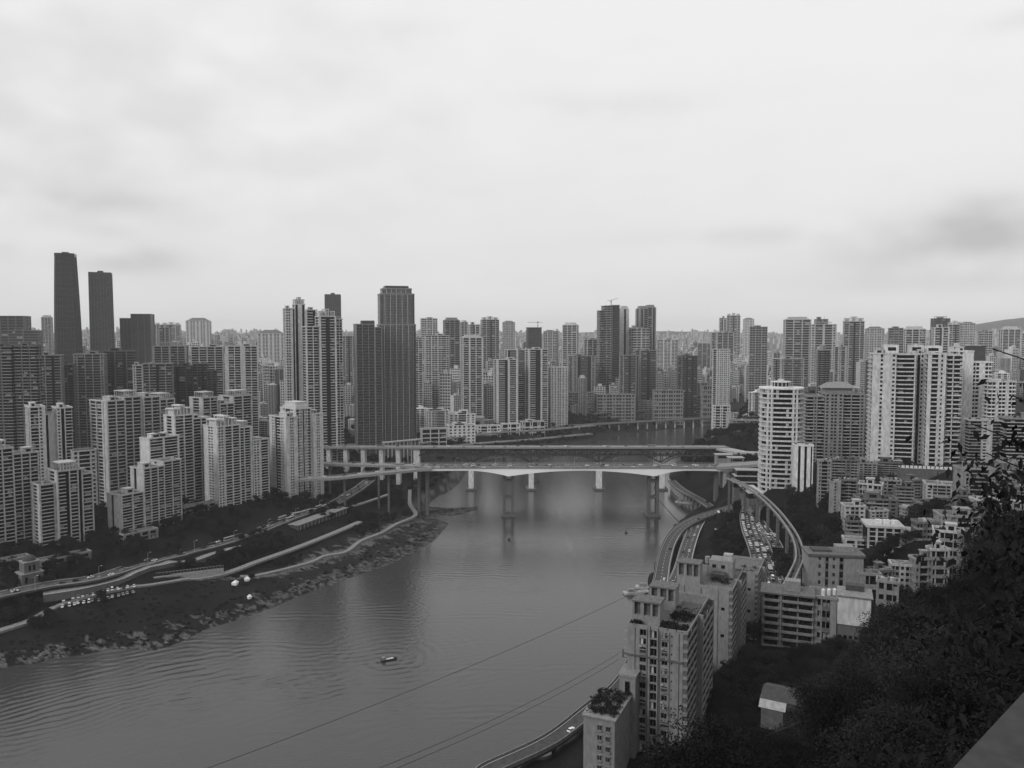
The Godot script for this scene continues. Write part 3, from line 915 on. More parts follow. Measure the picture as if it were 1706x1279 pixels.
	for r in slabs:
		tower("old_slab", r[4], "worn slabs above the far viaduct", [r[0], r[1], r[2], r[3], 4.0, 0.3], 9, "kwkwkwkw", "ww", "mid", "glass", "tt")
	# skyline far behind
	var sky := [
		[70, 87, 529, 2600, "light"], [255, 268, 541, 2700, "light"], [265, 284, 546, 2200, "mid"], [270, 301, 541, 3100, "pale"], [311, 351, 535, 3000, "pale"],
		[700, 729, 531, 2300, "pale"], [738, 766, 534, 2000, "mid"], [765, 780, 537, 2600, "light"], [779, 800, 541, 2300, "pale"], [800, 832, 533, 2300, "light"], [837, 858, 537, 2500, "light"],
		[905, 931, 552, 2300, "light"], [937, 964, 542, 2200, "pale"], [1046, 1081, 546, 2000, "pale"], [1198, 1211, 530, 3000, "pale"], [1211, 1233, 526, 3000, "pale"], [1238, 1256, 532, 2900, "pale"],
		[1249, 1278, 545, 1900, "mid"], [1306, 1350, 533, 2000, "light"], [1349, 1392, 541, 1900, "light"], [1357, 1379, 532, 2500, "mid"], [1405, 1439, 536, 1600, "light"], [1442, 1472, 548, 1900, "light"],
		[1480, 1504, 547, 1800, "mid"], [1505, 1541, 549, 1900, "pale"], [1552, 1581, 531, 2300, "dark"], [1553, 1580, 546, 1800, "pale"], [1579, 1602, 541, 2100, "pale"], [1600, 1623, 539, 2000, "light"], [1630, 1652, 552, 1900, "light"], [1666, 1698, 549, 1700, "pale"], [1695, 1740, 556, 1800, "light"],
		[590, 602, 545, 2200, "light"], [570, 592, 560, 1700, "pale"], [430, 474, 556, 2300, "pale"], [1095, 1130, 566, 2300, "pale"], [1162, 1186, 572, 2400, "light"],
	]
	var pats := ["pgpgpgp", "wgPgw", "PgnPgP", "gpgngpg", "wvwvw", "kpkpk"]
	var looks := {"light": "mid-grey high-rise on the hazy skyline", "pale": "pale high-rise on the hazy skyline", "mid": "dull dark high-rise on the hazy skyline", "dark": "dark-topped high-rise on the hazy skyline beyond the white slab"}
	var k := 0
	for r in sky:
		tower("skyline_tower", looks[r[4]], "high-rises on the hazy skyline", [r[0], r[1], r[2], r[3], 15.0 if r[0] < 900 else -14.0, 0.7], 38, pats[k % pats.size()], "gpg", r[4], "glass", ["cta", "fs", "Sta", "Ct", "ha", "ss"][k % 6])
		k += 1
	# the pair with cranes
	stepped("tower_block", "unfinished tall tower with open floor grid under a crane", g2, [994, 1033, 511, 1850, 10, 0.7], [[0, 0.22, 518, 0.1, "gg"], [0.22, 0.62, 510, 0.0, "kk"], [0.62, 1.0, 509, 0.05, "GG"]], 44, "kpk", "kpk", "mid", "glass", "")
	tower("tower_block", "slim pale tower with rounded top beside the crane tower", g2, [1031, 1048, 515, 1900, 10, 0.9], 44, "WnW", "WnW", "pale", "glass", "c")
	stepped("tower_block", "tall ribbed twin tower with small roof turrets", g2, [1059, 1093, 514, 1950, 10, 0.8], [[0, 0.5, 515, 0.0, "PnPg"], [0.5, 1.0, 513, 0.05, "gPnP"]], 46, "PnP", "PnP", "mid", "glass", "cc")
	tower("tower_block", "block of bare dark floors under a crane on the skyline", g2, [876, 903, 546, 2000, 10, 0.8], 26, "GG", "GG", "brown", "curtain_wall", "")
	tower("tower_block", "pale tower with sharp grid in front of the ribbed twin tower", g2, [1048, 1082, 548, 1880, 10, 0.8], 32, "kpk", "gpg", "light", "glass", "s")
	crane(at(1018, 509, 1850), 12.0, 1, "tower crane with raised jib above the unfinished tower")
	crane(at(896, 546, 2000), 17.0, 0, "tower crane with level jib above the bare dark floors")

func tapered(called: String, label: String, o: Array, shrink: float, glass: String, floors: int) -> void:
	var q := place(o[0], o[1], o[2], o[3], o[4], o[5])
	var t := thing(called, label, "skyscraper", Vector3(q.x, q.base, q.z), q.yaw)
	var h: float = q.h
	var s := Shape.new()
	var rib := Shape.new()
	var ring := func(k: float, off: float) -> Array:
		var w: float = q.w * 0.5 * lerpf(1.0, shrink, k * k) + off
		var d: float = q.d * 0.5 * lerpf(1.0, shrink, k * k) + off
		var c := 0.22 * w if shrink < 0.9 else 0.06 * w
		return [Vector2(-w + c, d), Vector2(w - c, d), Vector2(w, d - c), Vector2(w, -d + c), Vector2(w - c, -d), Vector2(-w + c, -d), Vector2(-w, -d + c), Vector2(-w, d - c)]
	var steps := 12
	for k in steps:
		var a: Array = ring.call(float(k) / steps, 0.0)
		var b: Array = ring.call(float(k + 1) / steps, 0.0)
		for j in 8:
			var i := (j + 1) % 8
			var out := Vector3(a[j].x + a[i].x, 0, a[j].y + a[i].y)
			s.quad(Vector3(a[j].x, h * k / steps, a[j].y), Vector3(a[i].x, h * k / steps, a[i].y), Vector3(b[i].x, h * (k + 1) / steps, b[i].y), Vector3(b[j].x, h * (k + 1) / steps, b[j].y), out)
			var parts := 7 if j % 2 == 0 else 1
			for m in parts:
				var u := (m + 0.5) / parts
				var pa: Vector2 = a[j].lerp(a[i], u)
				var pb: Vector2 = b[j].lerp(b[i], u)
				rib.beam(Vector3(pa.x, h * k / steps, pa.y), Vector3(pb.x, h * (k + 1) / steps, pb.y), 0.5, 0.7)
	part("glass_skin", s, M[glass], t)
	part("mullion", rib, M.brown if shrink > 0.9 else M.dark, t)
	var band := Shape.new()
	for k in floors:
		if k % 2 == 0:
			band.prism(ring.call(float(k) / floors, 0.12), h * k / floors, h * k / floors + 0.8)
	part("floor_band", band, M.dark, t)
	var top: Array = ring.call(1.0, 0.3)
	var cap := Shape.new()
	cap.prism(top, h, h + (6.0 if shrink < 0.9 else 2.0))
	part("roof", cap, M[glass], t)
	var mast := Shape.new()
	mast.box(-q.w * 0.12, q.w * 0.12, h + 2.0, h + (9.0 if shrink < 0.9 else 6.0), -q.d * 0.12, q.d * 0.12)
	part("plant_room", mast, M.dark, t)

func office_pair() -> void:
	# brown office tower with a stepped crown, and its lower companion
	var q := place(627, 692, 477, 1180, 16, 0.8)
	var t := thing("office_tower", "tallest brown office tower with pale mullions and stepped crown by the river", "skyscraper", Vector3(q.x, q.base, q.z), q.yaw)
	var w: float = q.w; var d: float = q.d; var h: float = q.h
	var tiers := [[1.0, 0.0, 0.785], [0.94, 0.785, 0.955], [0.8, 0.955, 0.985], [0.66, 0.985, 1.0]]
	for k in tiers.size():
		var r = tiers[k]
		var x: float = w * 0.5 * r[0]
		var z: float = d * 0.5 * r[0]
		var y0: float = h * r[1]
		var y1: float = h * r[2]
		var c := Shape.new()
		var cut := x * 0.16
		c.prism([Vector2(-x + cut, z), Vector2(x - cut, z), Vector2(x, z - cut), Vector2(x, -z + cut), Vector2(x - cut, -z), Vector2(-x + cut, -z), Vector2(-x, -z + cut), Vector2(-x, z - cut)], y0, y1)
		var skin := part("glass_skin", c, M.curtain_wall, t)
		if k == 3:
			continue
		var m := Shape.new()
		var p := Shape.new()
		var cols := 20
		for j in cols + 1:
			var u := lerpf(-x + cut, x - cut, float(j) / cols)
			var v := lerpf(-z + cut, z - cut, float(j) / cols)
			var tgt := p if j % 4 == 1 else m
			var wd := 0.34 if j % 4 == 1 else 0.24
			var pr := 0.55 if j % 4 == 1 else 0.3
			for sg in [-1.0, 1.0]:
				tgt.box(u - wd, u + wd, y0, y1, minf(sg * z, sg * (z + pr)), maxf(sg * z, sg * (z + pr)))
				tgt.box(minf(sg * x, sg * (x + pr)), maxf(sg * x, sg * (x + pr)), y0, y1, v - wd, v + wd)
		part("mullion", m, M.mid, skin)
		part("pier", p, M.pale, skin)
		var f := Shape.new()
		var nf := int((y1 - y0) / 4.0)
		for j in nf:
			var y := y0 + (j + 0.5) * 4.0
			f.box(-x + cut, x - cut, y, y + 1.1, -z - 0.14, z + 0.14)
			f.box(-x - 0.14, x + 0.14, y, y + 1.1, -z + cut, z - cut)
		part("floor_band", f, M.brown, skin)
		var led := Shape.new()
		led.prism([Vector2(-x + cut, z + 0.7), Vector2(x - cut, z + 0.7), Vector2(x + 0.7, z - cut), Vector2(x + 0.7, -z + cut), Vector2(x - cut, -z - 0.7), Vector2(-x + cut, -z - 0.7), Vector2(-x - 0.7, -z + cut), Vector2(-x - 0.7, z - cut)], y1 - 1.2, y1 + 0.6)
		part("ledge", led, M.mid, skin)
	var t2 := stepped("office_tower", "lower brown office tower with blank grey flank beside the tallest one", "", [589, 636, 540, 1130, 20, 0.75], [[0, 0.72, 541, 0.05, "pGGpGGpGGp"], [0.72, 1.0, 546, 0.0, "pGGp"]], 48, "pGpGp", "WPWW", "mid", "curtain_wall", "")
	var cap := Shape.new()
	var top := at(612, 534, 1130).y - t2.position.y
	cap.box(-9, 9, top - 7.0, top, -8, 6)
	part("plant_room", cap, M.dark, t2)
	# podium frame of pale columns at the foot
	var p0 := on(640, 742, 44.0)
	var p1 := on(698, 736, 44.0)
	var fr := Shape.new()
	for k in 10:
		var c: Vector3 = p0.lerp(p1, k / 9.0)
		fr.box(c.x - 0.9, c.x + 0.9, ground(c.x, c.z) - 1.0, 47.5, c.z - 0.9, c.z + 0.9)
	fr.beam(Vector3(p0.x - 2, 48.2, p0.z), Vector3(p1.x + 2, 48.2, p1.z), 6.0, 1.6)
	single("entrance_colonnade", fr, M.pale, "pale open colonnade at the foot of the tallest brown tower", "colonnade")

func crane(foot: Vector3, h: float, kind: int, label: String) -> void:
	var t := thing("tower_crane", label, "crane", foot)
	var m := Shape.new()
	m.box(-1.0, 1.0, -2.0, h, -1.0, 1.0)
	part("mast", m, M.steel_pale, t)
	var j := Shape.new()
	if kind == 1:
		j.beam(Vector3(-9, h - 1.0, 0), Vector3(16, h + 5.0, 0), 1.2, 1.2)
	else:
		j.beam(Vector3(-26, h - 3.0, 0), Vector3(12, h - 3.0, 0), 1.2, 1.2)
	part("jib", j, M.steel_pale, t)
	var cb := Shape.new()
	cb.box(-1.3, 1.3, h - 3.2, h - 1.0, 0.6, 2.2)
	part("cab", cb, M.steel, t)

# ---------------------------------------------------------------- near bank, right of the river
func make_right_bank() -> void:
	var g := "towers on the near bank"
	rounded_tower()
	round_cap(at(1301, 646, 690), at(1301, 633, 690))
	stepped("apartment_tower", "grey balconied tower with shallow hipped roof", g, [1338, 1437, 656, 790, -10, 0.6], [[0, 0.3, 660, 0.1, "bwb"], [0.3, 0.62, 655, 0.0, "wvw"], [0.62, 1.0, 656, 0.08, "bpbw"]], 28, "bwb", "bwb", "mid", "glass_dark", "", "light")
	var cap := place(1366, 1422, 650, 788, -10, 0.6)
	var ct := thing("roof_pavilion", "shallow hipped roof pavilion topping the grey balconied tower", "roof pavilion", Vector3(cap.x, at(1394, 655, 788).y + 1.0, cap.z), cap.yaw)
	var cb := Shape.new(); cb.box(-cap.w * 0.42, cap.w * 0.42, 0, 5.0, -8, 8); part("wall", cb, M.mid, ct)
	var ch := Shape.new(); ch.hip(-cap.w * 0.52, cap.w * 0.52, -11, 11, 5.0, 10.5, 0.6); part("roof", ch, M.concrete, ct)
	stepped("apartment_tower", "broad white slab tower with rows of deep balconies and roof houses", g, [1454, 1594, 588, 640, -16, 0.3], [[0, 0.27, 590, 0.0, "WpwWpw"], [0.27, 0.49, 591, 0.1, "bbp"], [0.49, 0.62, 591, 0.62, "wnw"], [0.62, 0.82, 590, 0.04, "WbPwP"], [0.82, 1.0, 592, 0.2, "bpb"]], 30, "bb", "bPb", "pale", "glass_dark", "stst", "pale")
	for r in [[1477, 1500, 574, 642, "white"], [1517, 1542, 574, 648, "pale"], [1543, 1572, 576, 650, "white"]]:
		var q := place(r[0], r[1], r[2], r[3], -16, 0.7)
		var y := at(1520, 589, 640).y + 0.3
		var t := thing("roof_house", "white boxy roof house on the broad slab tower", "roof house", Vector3(q.x, y, q.z - 4.0), q.yaw, "roof houses on the broad slab tower")
		var hh: float = at(r[0], r[2], r[3]).y - y
		var b := Shape.new(); b.box(-q.w * 0.5, q.w * 0.5, 0, hh, -4, 4); part("wall", b, M[r[4]], t)
		var wn := Shape.new(); wn.box(-q.w * 0.3, q.w * 0.3, hh * 0.3, hh * 0.7, 4.0, 4.1); part("window", wn, M.glass_dark, t)
	stepped("apartment_tower", "white stepped tower group with louvred upper floors behind the broad slab", g, [1588, 1662, 586, 660, -8, 0.5], [[0, 0.36, 586, 0.0, "wPW"], [0.36, 0.82, 604, 0.1, "kWk"], [0.82, 1.0, 632, 0.0, "wP"]], 30, "wPw", "kk", "white", "glass_dark", "s", "white")
	tower("apartment_tower", "pale slim tower stepping down beside the white stepped group", g, [1640, 1688, 636, 640, -8, 0.6], 22, "kPkPk", "kk", "pale", "glass_dark", "t", "white")
	tower("tower_block", "black windowless tower core behind the white stepped group", "", [1604, 1639, 578, 720, -8, 0.8], 30, "WW", "WW", "dark", "glass_dark", "")
	tower("apartment_block", "mid-rise grey block with white corner pier below the stepped group", g, [1610, 1668, 700, 610, -10, 0.5], 14, "bwPb", "bb", "light", "glass_dark", "v", "mid")
	tower("apartment_block", "mid-rise dark balconied block beside the white corner pier", g, [1668, 1740, 697, 600, -10, 0.5], 14, "bbPbb", "bb", "mid", "glass_dark", "sv", "light")
	tower("apartment_block", "narrow white block with vertical window slots at the foot of the round-capped tower", g, [1322, 1354, 742, 660, -12, 0.6], 14, "WnWnWn", "wn", "white", "glass_dark", "t")
	# old walk-ups on the slope
	var old := [
		[1362, 1384, 768, 590, 13, "wbw", "mid", "dark old walk-up with one pale stained end on the slope"],
		[1382, 1428, 766, 610, 13, "kkwk", "brown", "dark old walk-up with glazed balconies beside the pale end"],
		[1428, 1460, 772, 630, 9, "wkw", "mid", "short old block with pale corner below the broad slab"],
		[1456, 1502, 770, 636, 9, "kkk", "brown", "dark glazed old block below the broad slab's planting"],
		[1382, 1400, 803, 560, 13, "WwW", "mid", "narrow pale stained gable of an old walk-up"],
		[1398, 1427, 800, 565, 13, "bkb", "brown", "dark balconied walk-up behind the narrow stained gable"],
		[1592, 1652, 780, 540, 9, "WwbbW", "mid", "pale stained block with blank gable on the wooded slope"],
		[1424, 1492, 830, 530, 8, "wkkw", "brown", "long dark low block with flat roof terrace"],
		[1490, 1522, 812, 540, 11, "kkk", "brown", "dark windowed block behind the long flat roof"],
		[1524, 1590, 838, 500, 7, "PgPgPgP", "brown", "school-like block with square piers and pale roof edge"],
		[1560, 1640, 858, 440, 8, "wwbww", "mid", "mottled pale block half hidden by trees"],
		[1640, 1690, 858, 420, 8, "wkw", "brown", "grey block showing through the dark branches"],
	]
	# crowded low roofs between them
	rng.seed = 61
	var crowd := [
		[1432, 1470, 806, 560, 7, "kwk"], [1468, 1500, 800, 575, 8, "wbw"], [1505, 1540, 800, 580, 7, "kkw"], [1540, 1592, 806, 560, 7, "wkkw"], [1650, 1690, 796, 520, 8, "kwk"], [1684, 1730, 812, 480, 8, "bkb"],
		[1402, 1440, 842, 520, 6, "wkw"], [1500, 1528, 846, 500, 8, "kwk"], [1590, 1622, 826, 490, 8, "wbw"], [1618, 1660, 832, 470, 8, "kkw"], [1655, 1706, 846, 430, 7, "wkw"], [1520, 1560, 870, 440, 8, "kwkw"], [1556, 1604, 884, 420, 7, "wkkw"], [1598, 1640, 890, 390, 7, "kwk"],
		[1446, 1486, 950, 395, 5, "wkw"], [1482, 1520, 940, 405, 6, "kwk"], [1516, 1552, 930, 400, 6, "wbw"], [1500, 1540, 905, 440, 7, "kwk"], [1545, 1580, 915, 400, 6, "kk"], [1462, 1496, 968, 370, 4, "wk"],
		[1408, 1436, 868, 500, 5, "kk"], [1440, 1478, 850, 520, 6, "wkw"], [1660, 1700, 770, 560, 8, "kwk"],
	]
	for i in crowd.size():
		var r = crowd[i]
		tower("hillside_house", ["pale flat-roofed house crowded on the near slope", "grey flat-roofed house crowded on the near slope", "dark flat-roofed house crowded on the near slope"][i % 3], "houses crowded on the near slope", [r[0], r[1], r[2], r[3], -30.0 + (i * 17) % 40, 0.7], r[4], r[5], "wk", ["light", "mid", "brown"][i % 3], "glass_dark", ["sv", "tv", "st", "tt"][i % 4], "mid")
	for r in old:
		tower("old_walk_up", r[7], "old blocks on the near slope", [r[0], r[1], r[2], r[3], -12.0, 0.55], r[4], r[5], "wWw", r[6], "glass_dark", "sv" if r[4] < 12 else "tv", "mid")
	podium()
	curved_block()
	low_seven()
	white_hall()
	balcony_house()
	river_row()
	for r in [[1186, 1216, 676, 1240, 16, "wgwgw", "pale", "white slab on the wooded point beyond the truss bridge"], [1209, 1230, 688, 1230, 14, "Wwk", "light", "pale narrow block behind the white slab on the point"], [1216, 1262, 700, 1150, 9, "wgwg", "mid", "low mixed roofs on the wooded point"], [1230, 1264, 720, 1090, 6, "ww", "mid", "small pale house on the wooded point"]]:
		tower("point_block", r[7], "blocks on the wooded point", [r[0], r[1], r[2], r[3], -6.0, 0.5], r[4], r[5], "ww", r[6], "glass_dark", "t")

func rounded_tower() -> void:
	var q := place(1264, 1339, 647, 690, -14, 0.85)
	var t := thing("apartment_tower", "pale many-balconied tower with rounded corners beside the monorail station", "building", Vector3(q.x, q.base, q.z), q.yaw, "towers on the near bank")
	var h: float = q.h
	var ring := func(off: float) -> Array:
		var out := []
		var w: float = q.w * 0.5 - 1.2 + off
		var d: float = q.d * 0.5 - 1.2 + off
		for k in 28:
			var a := TAU * (k + 0.5) / 28.0
			var c := cos(a); var s := sin(a)
			out.append(Vector2(w * signf(c) * pow(absf(c), 0.62), d * signf(s) * pow(absf(s), 0.62)))
		return out
	var core := Shape.new(); core.prism(ring.call(-1.3), 0.0, h); part("glazing", core, M.glass_dark, t)
	var floors := 29
	var fh := h / floors
	var rail := Shape.new(); rail.prism(ring.call(1.15), 0.0, fh * 0.1); rail.prism(ring.call(1.1), fh * 0.1, fh * 0.3)
	var rm := rail.mesh()
	for k in floors + 1:
		piece("balcony_ring", rm, M.pale, t, Vector3(0, k * fh - 0.2, 0))
	var edge: Array = ring.call(0.4)
	var pier := Shape.new()
	for k in 28:
		if k % 4 == 0 or k in [5, 9, 23]:
			pier.box(edge[k].x - 0.8, edge[k].x + 0.8, 0, h, edge[k].y - 0.8, edge[k].y + 0.8)
	part("pier", pier, M.pale, t)
	var panel := Shape.new()
	for k in 28:
		var a: Vector2 = ring.call(-0.6)[k]
		for j in floors:
			if rng.randf() < 0.45:
				panel.box(a.x - 1.1, a.x + 1.1, j * fh + fh * 0.3, j * fh + fh * 0.92, a.y - 0.9, a.y + 0.9)
	part("wall_panel", panel, M.light, t).set_meta("kind", "stuff")
	var roof := Shape.new(); roof.prism(ring.call(1.4), h, h + 1.3); part("roof", roof, M.white, t)

func round_cap(foot: Vector3, top: Vector3) -> void:
	var t := thing("roof_lantern", "round stepped lantern topping the pale many-balconied tower", "roof lantern", foot + Vector3(0, 1.4, 0))
	var a := Shape.new(); a.cyl(Vector3(0, -1.2, 0), 10.0, 10.0, 1.4, 20); part("base_ring", a, M.white, t)
	var b := Shape.new(); b.cyl(Vector3(0, 0.2, 0), 7.5, 7.5, 3.6, 20); part("drum", b, M.glass, t)
	var p := Shape.new()
	for k in 14:
		var d := Vector3(cos(TAU * k / 14.0), 0, sin(TAU * k / 14.0))
		p.cyl(d * 7.7 + Vector3(0, 0.2, 0), 0.35, 0.35, 3.6, 5)
	part("post", p, M.white, t)
	var c := Shape.new(); c.cyl(Vector3(0, 3.8, 0), 8.8, 8.2, 0.9, 20); c.cyl(Vector3(0, 4.7, 0), 3.0, 2.6, 1.6, 12); part("roof", c, M.pale, t)

func podium() -> void:
	# long garden podium with a low wall of white panels at the foot of the broad slab
	var a := at(1500, 792, 600)
	var b := at(1645, 790, 585)
	var t := thing("garden_podium", "long dark podium with white-panelled garden wall below the broad slab", "podium", (a + b) * 0.5)
	var x := b - a
	x.y = 0
	t.rotation.y = atan2(-x.z, x.x)
	var l := x.length()
	var w := Shape.new(); w.box(-l * 0.5, l * 0.5, -14, 4.0, -12, 0); part("retaining_wall", w, M.concrete_dark, t)
	var s := Shape.new(); s.box(-l * 0.5, l * 0.5, 4.0, 4.4, -12.4, 0.4); part("coping", s, M.concrete_pale, t)
	var panel := flat(-1.1, 1.1, -0.15, 0.15, 0.0, 1.9).mesh()
	for k in int(l / 3.0):
		piece("panel", panel, M.white, t, Vector3(-l * 0.5 + 1.6 + k * 3.0, 4.4, 0.05))
	var pl := Shape.new()
	rng.seed = 77
	for k in 120:
		pl.cyl(Vector3(rng.randf_range(-l * 0.5, l * 0.5), 4.3, rng.randf_range(-11, -1)), rng.randf_range(0.6, 1.5), 0.2, rng.randf_range(0.8, 2.4), 6)
	part("planting", pl, M.leaf, t)

func window_set(t: Node3D, pane: Mesh, frame: Mesh, where: Vector3) -> void:
	var p := piece("window", pane, M.glass_dark, t, where)
	piece("frame", frame, M.concrete, p, Vector3.ZERO)

func frame_mesh(w: float, h: float, e: float) -> ArrayMesh:
	var s := Shape.new()
	s.box(-w * 0.5, w * 0.5, h - e, h, 0.0, 0.12); s.box(-w * 0.5, w * 0.5, 0, e, 0.0, 0.16)
	s.box(-w * 0.5, -w * 0.5 + e, e, h - e, 0.0, 0.12); s.box(w * 0.5 - e, w * 0.5, e, h - e, 0.0, 0.12)
	s.box(-e * 0.4, e * 0.4, e, h - e, 0.0, 0.1)
	return s.mesh()

func curved_block() -> void:
	# glazed block with pale piers, curving back at its right
	var q := place(1440, 1500, 874, 460, -14, 0.8)
	var t := thing("glazed_block", "dark glazed mid-rise with pale piers and roof tanks above the trees", "building", Vector3(q.x, q.base - 4.0, q.z), q.yaw)
	var w: float = q.w * 0.5; var d: float = q.d * 0.5; var h: float = q.h + 4.0
	var c := Shape.new(); c.box(-w, w, 0, h, -d, d); part("glazing", c, M.glass_dark, t)
	var pm := flat(-0.55, 0.55, 0.0, 0.7, 0.0, h).mesh()
	for k in 5:
		piece("pier", pm, M.light, t, Vector3(lerpf(-w + 0.3, w - 0.5, k / 4.0), 0, d))
	var fm := flat(-w, w, 0.0, 0.35, 0.0, 0.55).mesh()
	var fs := flat(0.0, 0.35, -d, d, 0.0, 0.55).mesh()
	for k in 9:
		piece("floor_band", fm, M.light, t, Vector3(0, h * k / 9.0, d))
		piece("floor_band", fs, M.light, t, Vector3(w, h * k / 9.0, 0))
	var r := Shape.new(); r.box(-w - 1.2, w + 1.2, h, h + 1.3, -d - 1.2, d + 1.4); part("roof", r, M.light, t)
	for x in [-0.3, 0.15, 0.6]:
		piece("water_tank", flat(-1.7, 1.7, -1.2, 1.2, 0.0, 2.6).mesh(), M.white, t, Vector3(x * w, h + 1.3, d * 0.4))
	var q2 := place(1498, 1542, 884, 470, -40, 0.5)
	var t2 := thing("old_walk_up", "mottled block of crowded balconies joined to the glazed mid-rise", "building", Vector3(q2.x, q2.base - 4.0, q2.z), q2.yaw, "old blocks on the near slope")
	block(t2, -q2.w * 0.5, q2.w * 0.5, -q2.d * 0.5, q2.d * 0.5, 0.0, q2.h + 4.0, 10, "kwkkwkkw", "wkw", M.light, M.glass_dark, M.mid)
	var q3 := place(1404, 1444, 898, 470, -14, 0.6)
	var t3 := thing("low_block", "low dark annex with roof terrace beside the glazed mid-rise", "building", Vector3(q3.x, q3.base - 3.0, q3.z), q3.yaw)
	block(t3, -q3.w * 0.5, q3.w * 0.5, -q3.d * 0.5, q3.d * 0.5, 0.0, q3.h + 3.0, 6, "PgPgP", "gg", M.light, M.glass_dark, M.mid)

func low_seven() -> void:
	# pale seven-storey block with dark square windows and a band under its roof
	var q := place(1340, 1434, 920, 400, -8, 0.5)
	var t := thing("seven_storey_block", "pale seven-storey block with dark square windows and overhanging roof edge", "building", Vector3(q.x, q.base - 3.0, q.z), q.yaw)
	var w: float = q.w * 0.5; var d: float = q.d * 0.5; var h: float = q.h + 3.0
	var c := Shape.new(); c.box(-w + 0.8, w - 0.8, 0, h, -d + 0.8, d - 0.8); part("glazing", c, M.glass_dark, t)
	var wl := Shape.new(); var no := Shape.new()
	# strips of wall; windows lie between them in columns
	var cols := [[-1.0, -0.64, 0], [-0.64, -0.54, 1], [-0.54, -0.38, 0], [-0.38, -0.26, 2], [-0.26, -0.12, 0], [-0.12, -0.02, 1], [-0.02, 0.13, 0], [0.13, 0.28, 2], [0.28, 1.0, 0]]
	var floors := 7
	var fh := h / floors
	var fm := frame_mesh(0.1 * w, fh * 0.5, 0.1)
	var pm := flat(-0.05 * w, 0.05 * w, -0.05, 0.0, 0.0, fh * 0.5).mesh()
	for s in cols:
		if s[2] == 0:
			wl.box(s[0] * w, s[1] * w, 0, h, d - 0.9, d)
		elif s[2] == 1:
			for k in floors:
				wl.box(s[0] * w, s[1] * w, k * fh, k * fh + fh * 0.4, d - 0.9, d - 0.04)
				wl.box(s[0] * w, s[1] * w, k * fh + fh * 0.9, (k + 1) * fh, d - 0.9, d - 0.04)
				window_set(t, pm, fm, Vector3((s[0] + s[1]) * 0.5 * w, k * fh + fh * 0.4, d - 0.3))
		else:
			for k in floors:
				no.box(s[0] * w, s[1] * w, k * fh, k * fh + fh * 0.3, d - 0.8, d - 0.5)
	wl.box(-w, -w + 0.9, 0, h, -d, d - 0.9); wl.box(w - 0.9, w, 0, h, -d, d - 0.9); wl.box(-w + 0.9, w - 0.9, 0, h, -d, -d + 0.85)
	part("wall", wl, M.stained, t)
	part("loggia_rail", no, M.stained_dark, t)
	var r := Shape.new(); r.box(-w - 0.8, w + 0.8, h, h + 1.0, -d - 0.8, d + 0.9); r.box(-w - 0.3, w + 0.3, h - 0.7, h, d, d + 0.5)
	part("roof", r, M.roof, t)
	var e := Shape.new(); e.box(w * 0.1, w * 0.75, h + 1.0, h + 3.8, -d * 0.6, d * 0.3); part("stair_head", e, M.stained, t)
	var s2 := Shape.new(); s2.box(-w * 0.8, -w * 0.1, h + 1.0, h + 2.0, -d * 0.6, d * 0.5); part("roof_shed", s2, M.roof_dark, t)
	var q2 := place(1427, 1466, 955, 390, -10, 0.7)
	var t2 := thing("small_house", "small pale house with two shaded balconies among the trees", "house", Vector3(q2.x, q2.base - 2.0, q2.z), q2.yaw)
	block(t2, -q2.w * 0.5, q2.w * 0.5, -q2.d * 0.5, q2.d * 0.5, 0.0, q2.h + 2.0, 3, "Wkk", "wW", M.stained, M.glass_dark, M.stained)

func white_hall() -> void:
	var q := place(1352, 1446, 985, 345, -22, 0.5)
	var t := thing("low_hall", "low hall with flat grey roof and plain white upper wall", "building", Vector3(q.x, q.base - 4.0, q.z), q.yaw)
	var w: float = q.w * 0.5; var d: float = q.d * 0.5; var h: float = q.h + 4.0
	block(t, -w, -w * 0.1, -d, d + 0.4, 0.0, h * 0.93, 6, "WwkW", "ww", M.stained, M.glass_dark, M.stained_dark)
	var a := Shape.new(); a.box(-w * 0.08, w, 0, h * 0.6, -d + 0.6, d - 0.5); part("lower_wall", a, M.stained_dark, t)
	var b := Shape.new(); b.box(-w * 0.08, w, h * 0.6, h, -d, d); part("upper_wall", b, M.pale, t)
	var r := Shape.new(); r.box(-w * 0.1, w + 0.8, h, h + 0.5, -d - 0.8, d + 0.8); part("flat_roof", r, M.concrete, t)
	var f := Shape.new(); f.box(w * 0.2, w * 0.8, h + 0.5, h + 3.0, -d * 0.9, -d * 0.2); part("plant_room", f, M.roof_dark, t)
	var tank := Shape.new(); tank.cyl(Vector3.ZERO, 0.9, 0.9, 2.6, 10); tank.cyl(Vector3(0, 2.6, 0), 0.9, 0.2, 0.5, 10)
	var tm := tank.mesh()
	for k in 3:
		piece("water_tank", tm, M.white, t, Vector3(-w * 0.55 + k * 2.4, h * 0.93, d * 0.2 - k * 1.3))
	var wm := flat(-0.7, 0.7, 0.0, 0.1, 0.0, 1.4).mesh()
	for k in 6:
		piece("window", wm, M.glass_dark, t, Vector3(lerpf(0.02, 0.9, k / 5.0) * w, h * 0.4, d - 0.5))

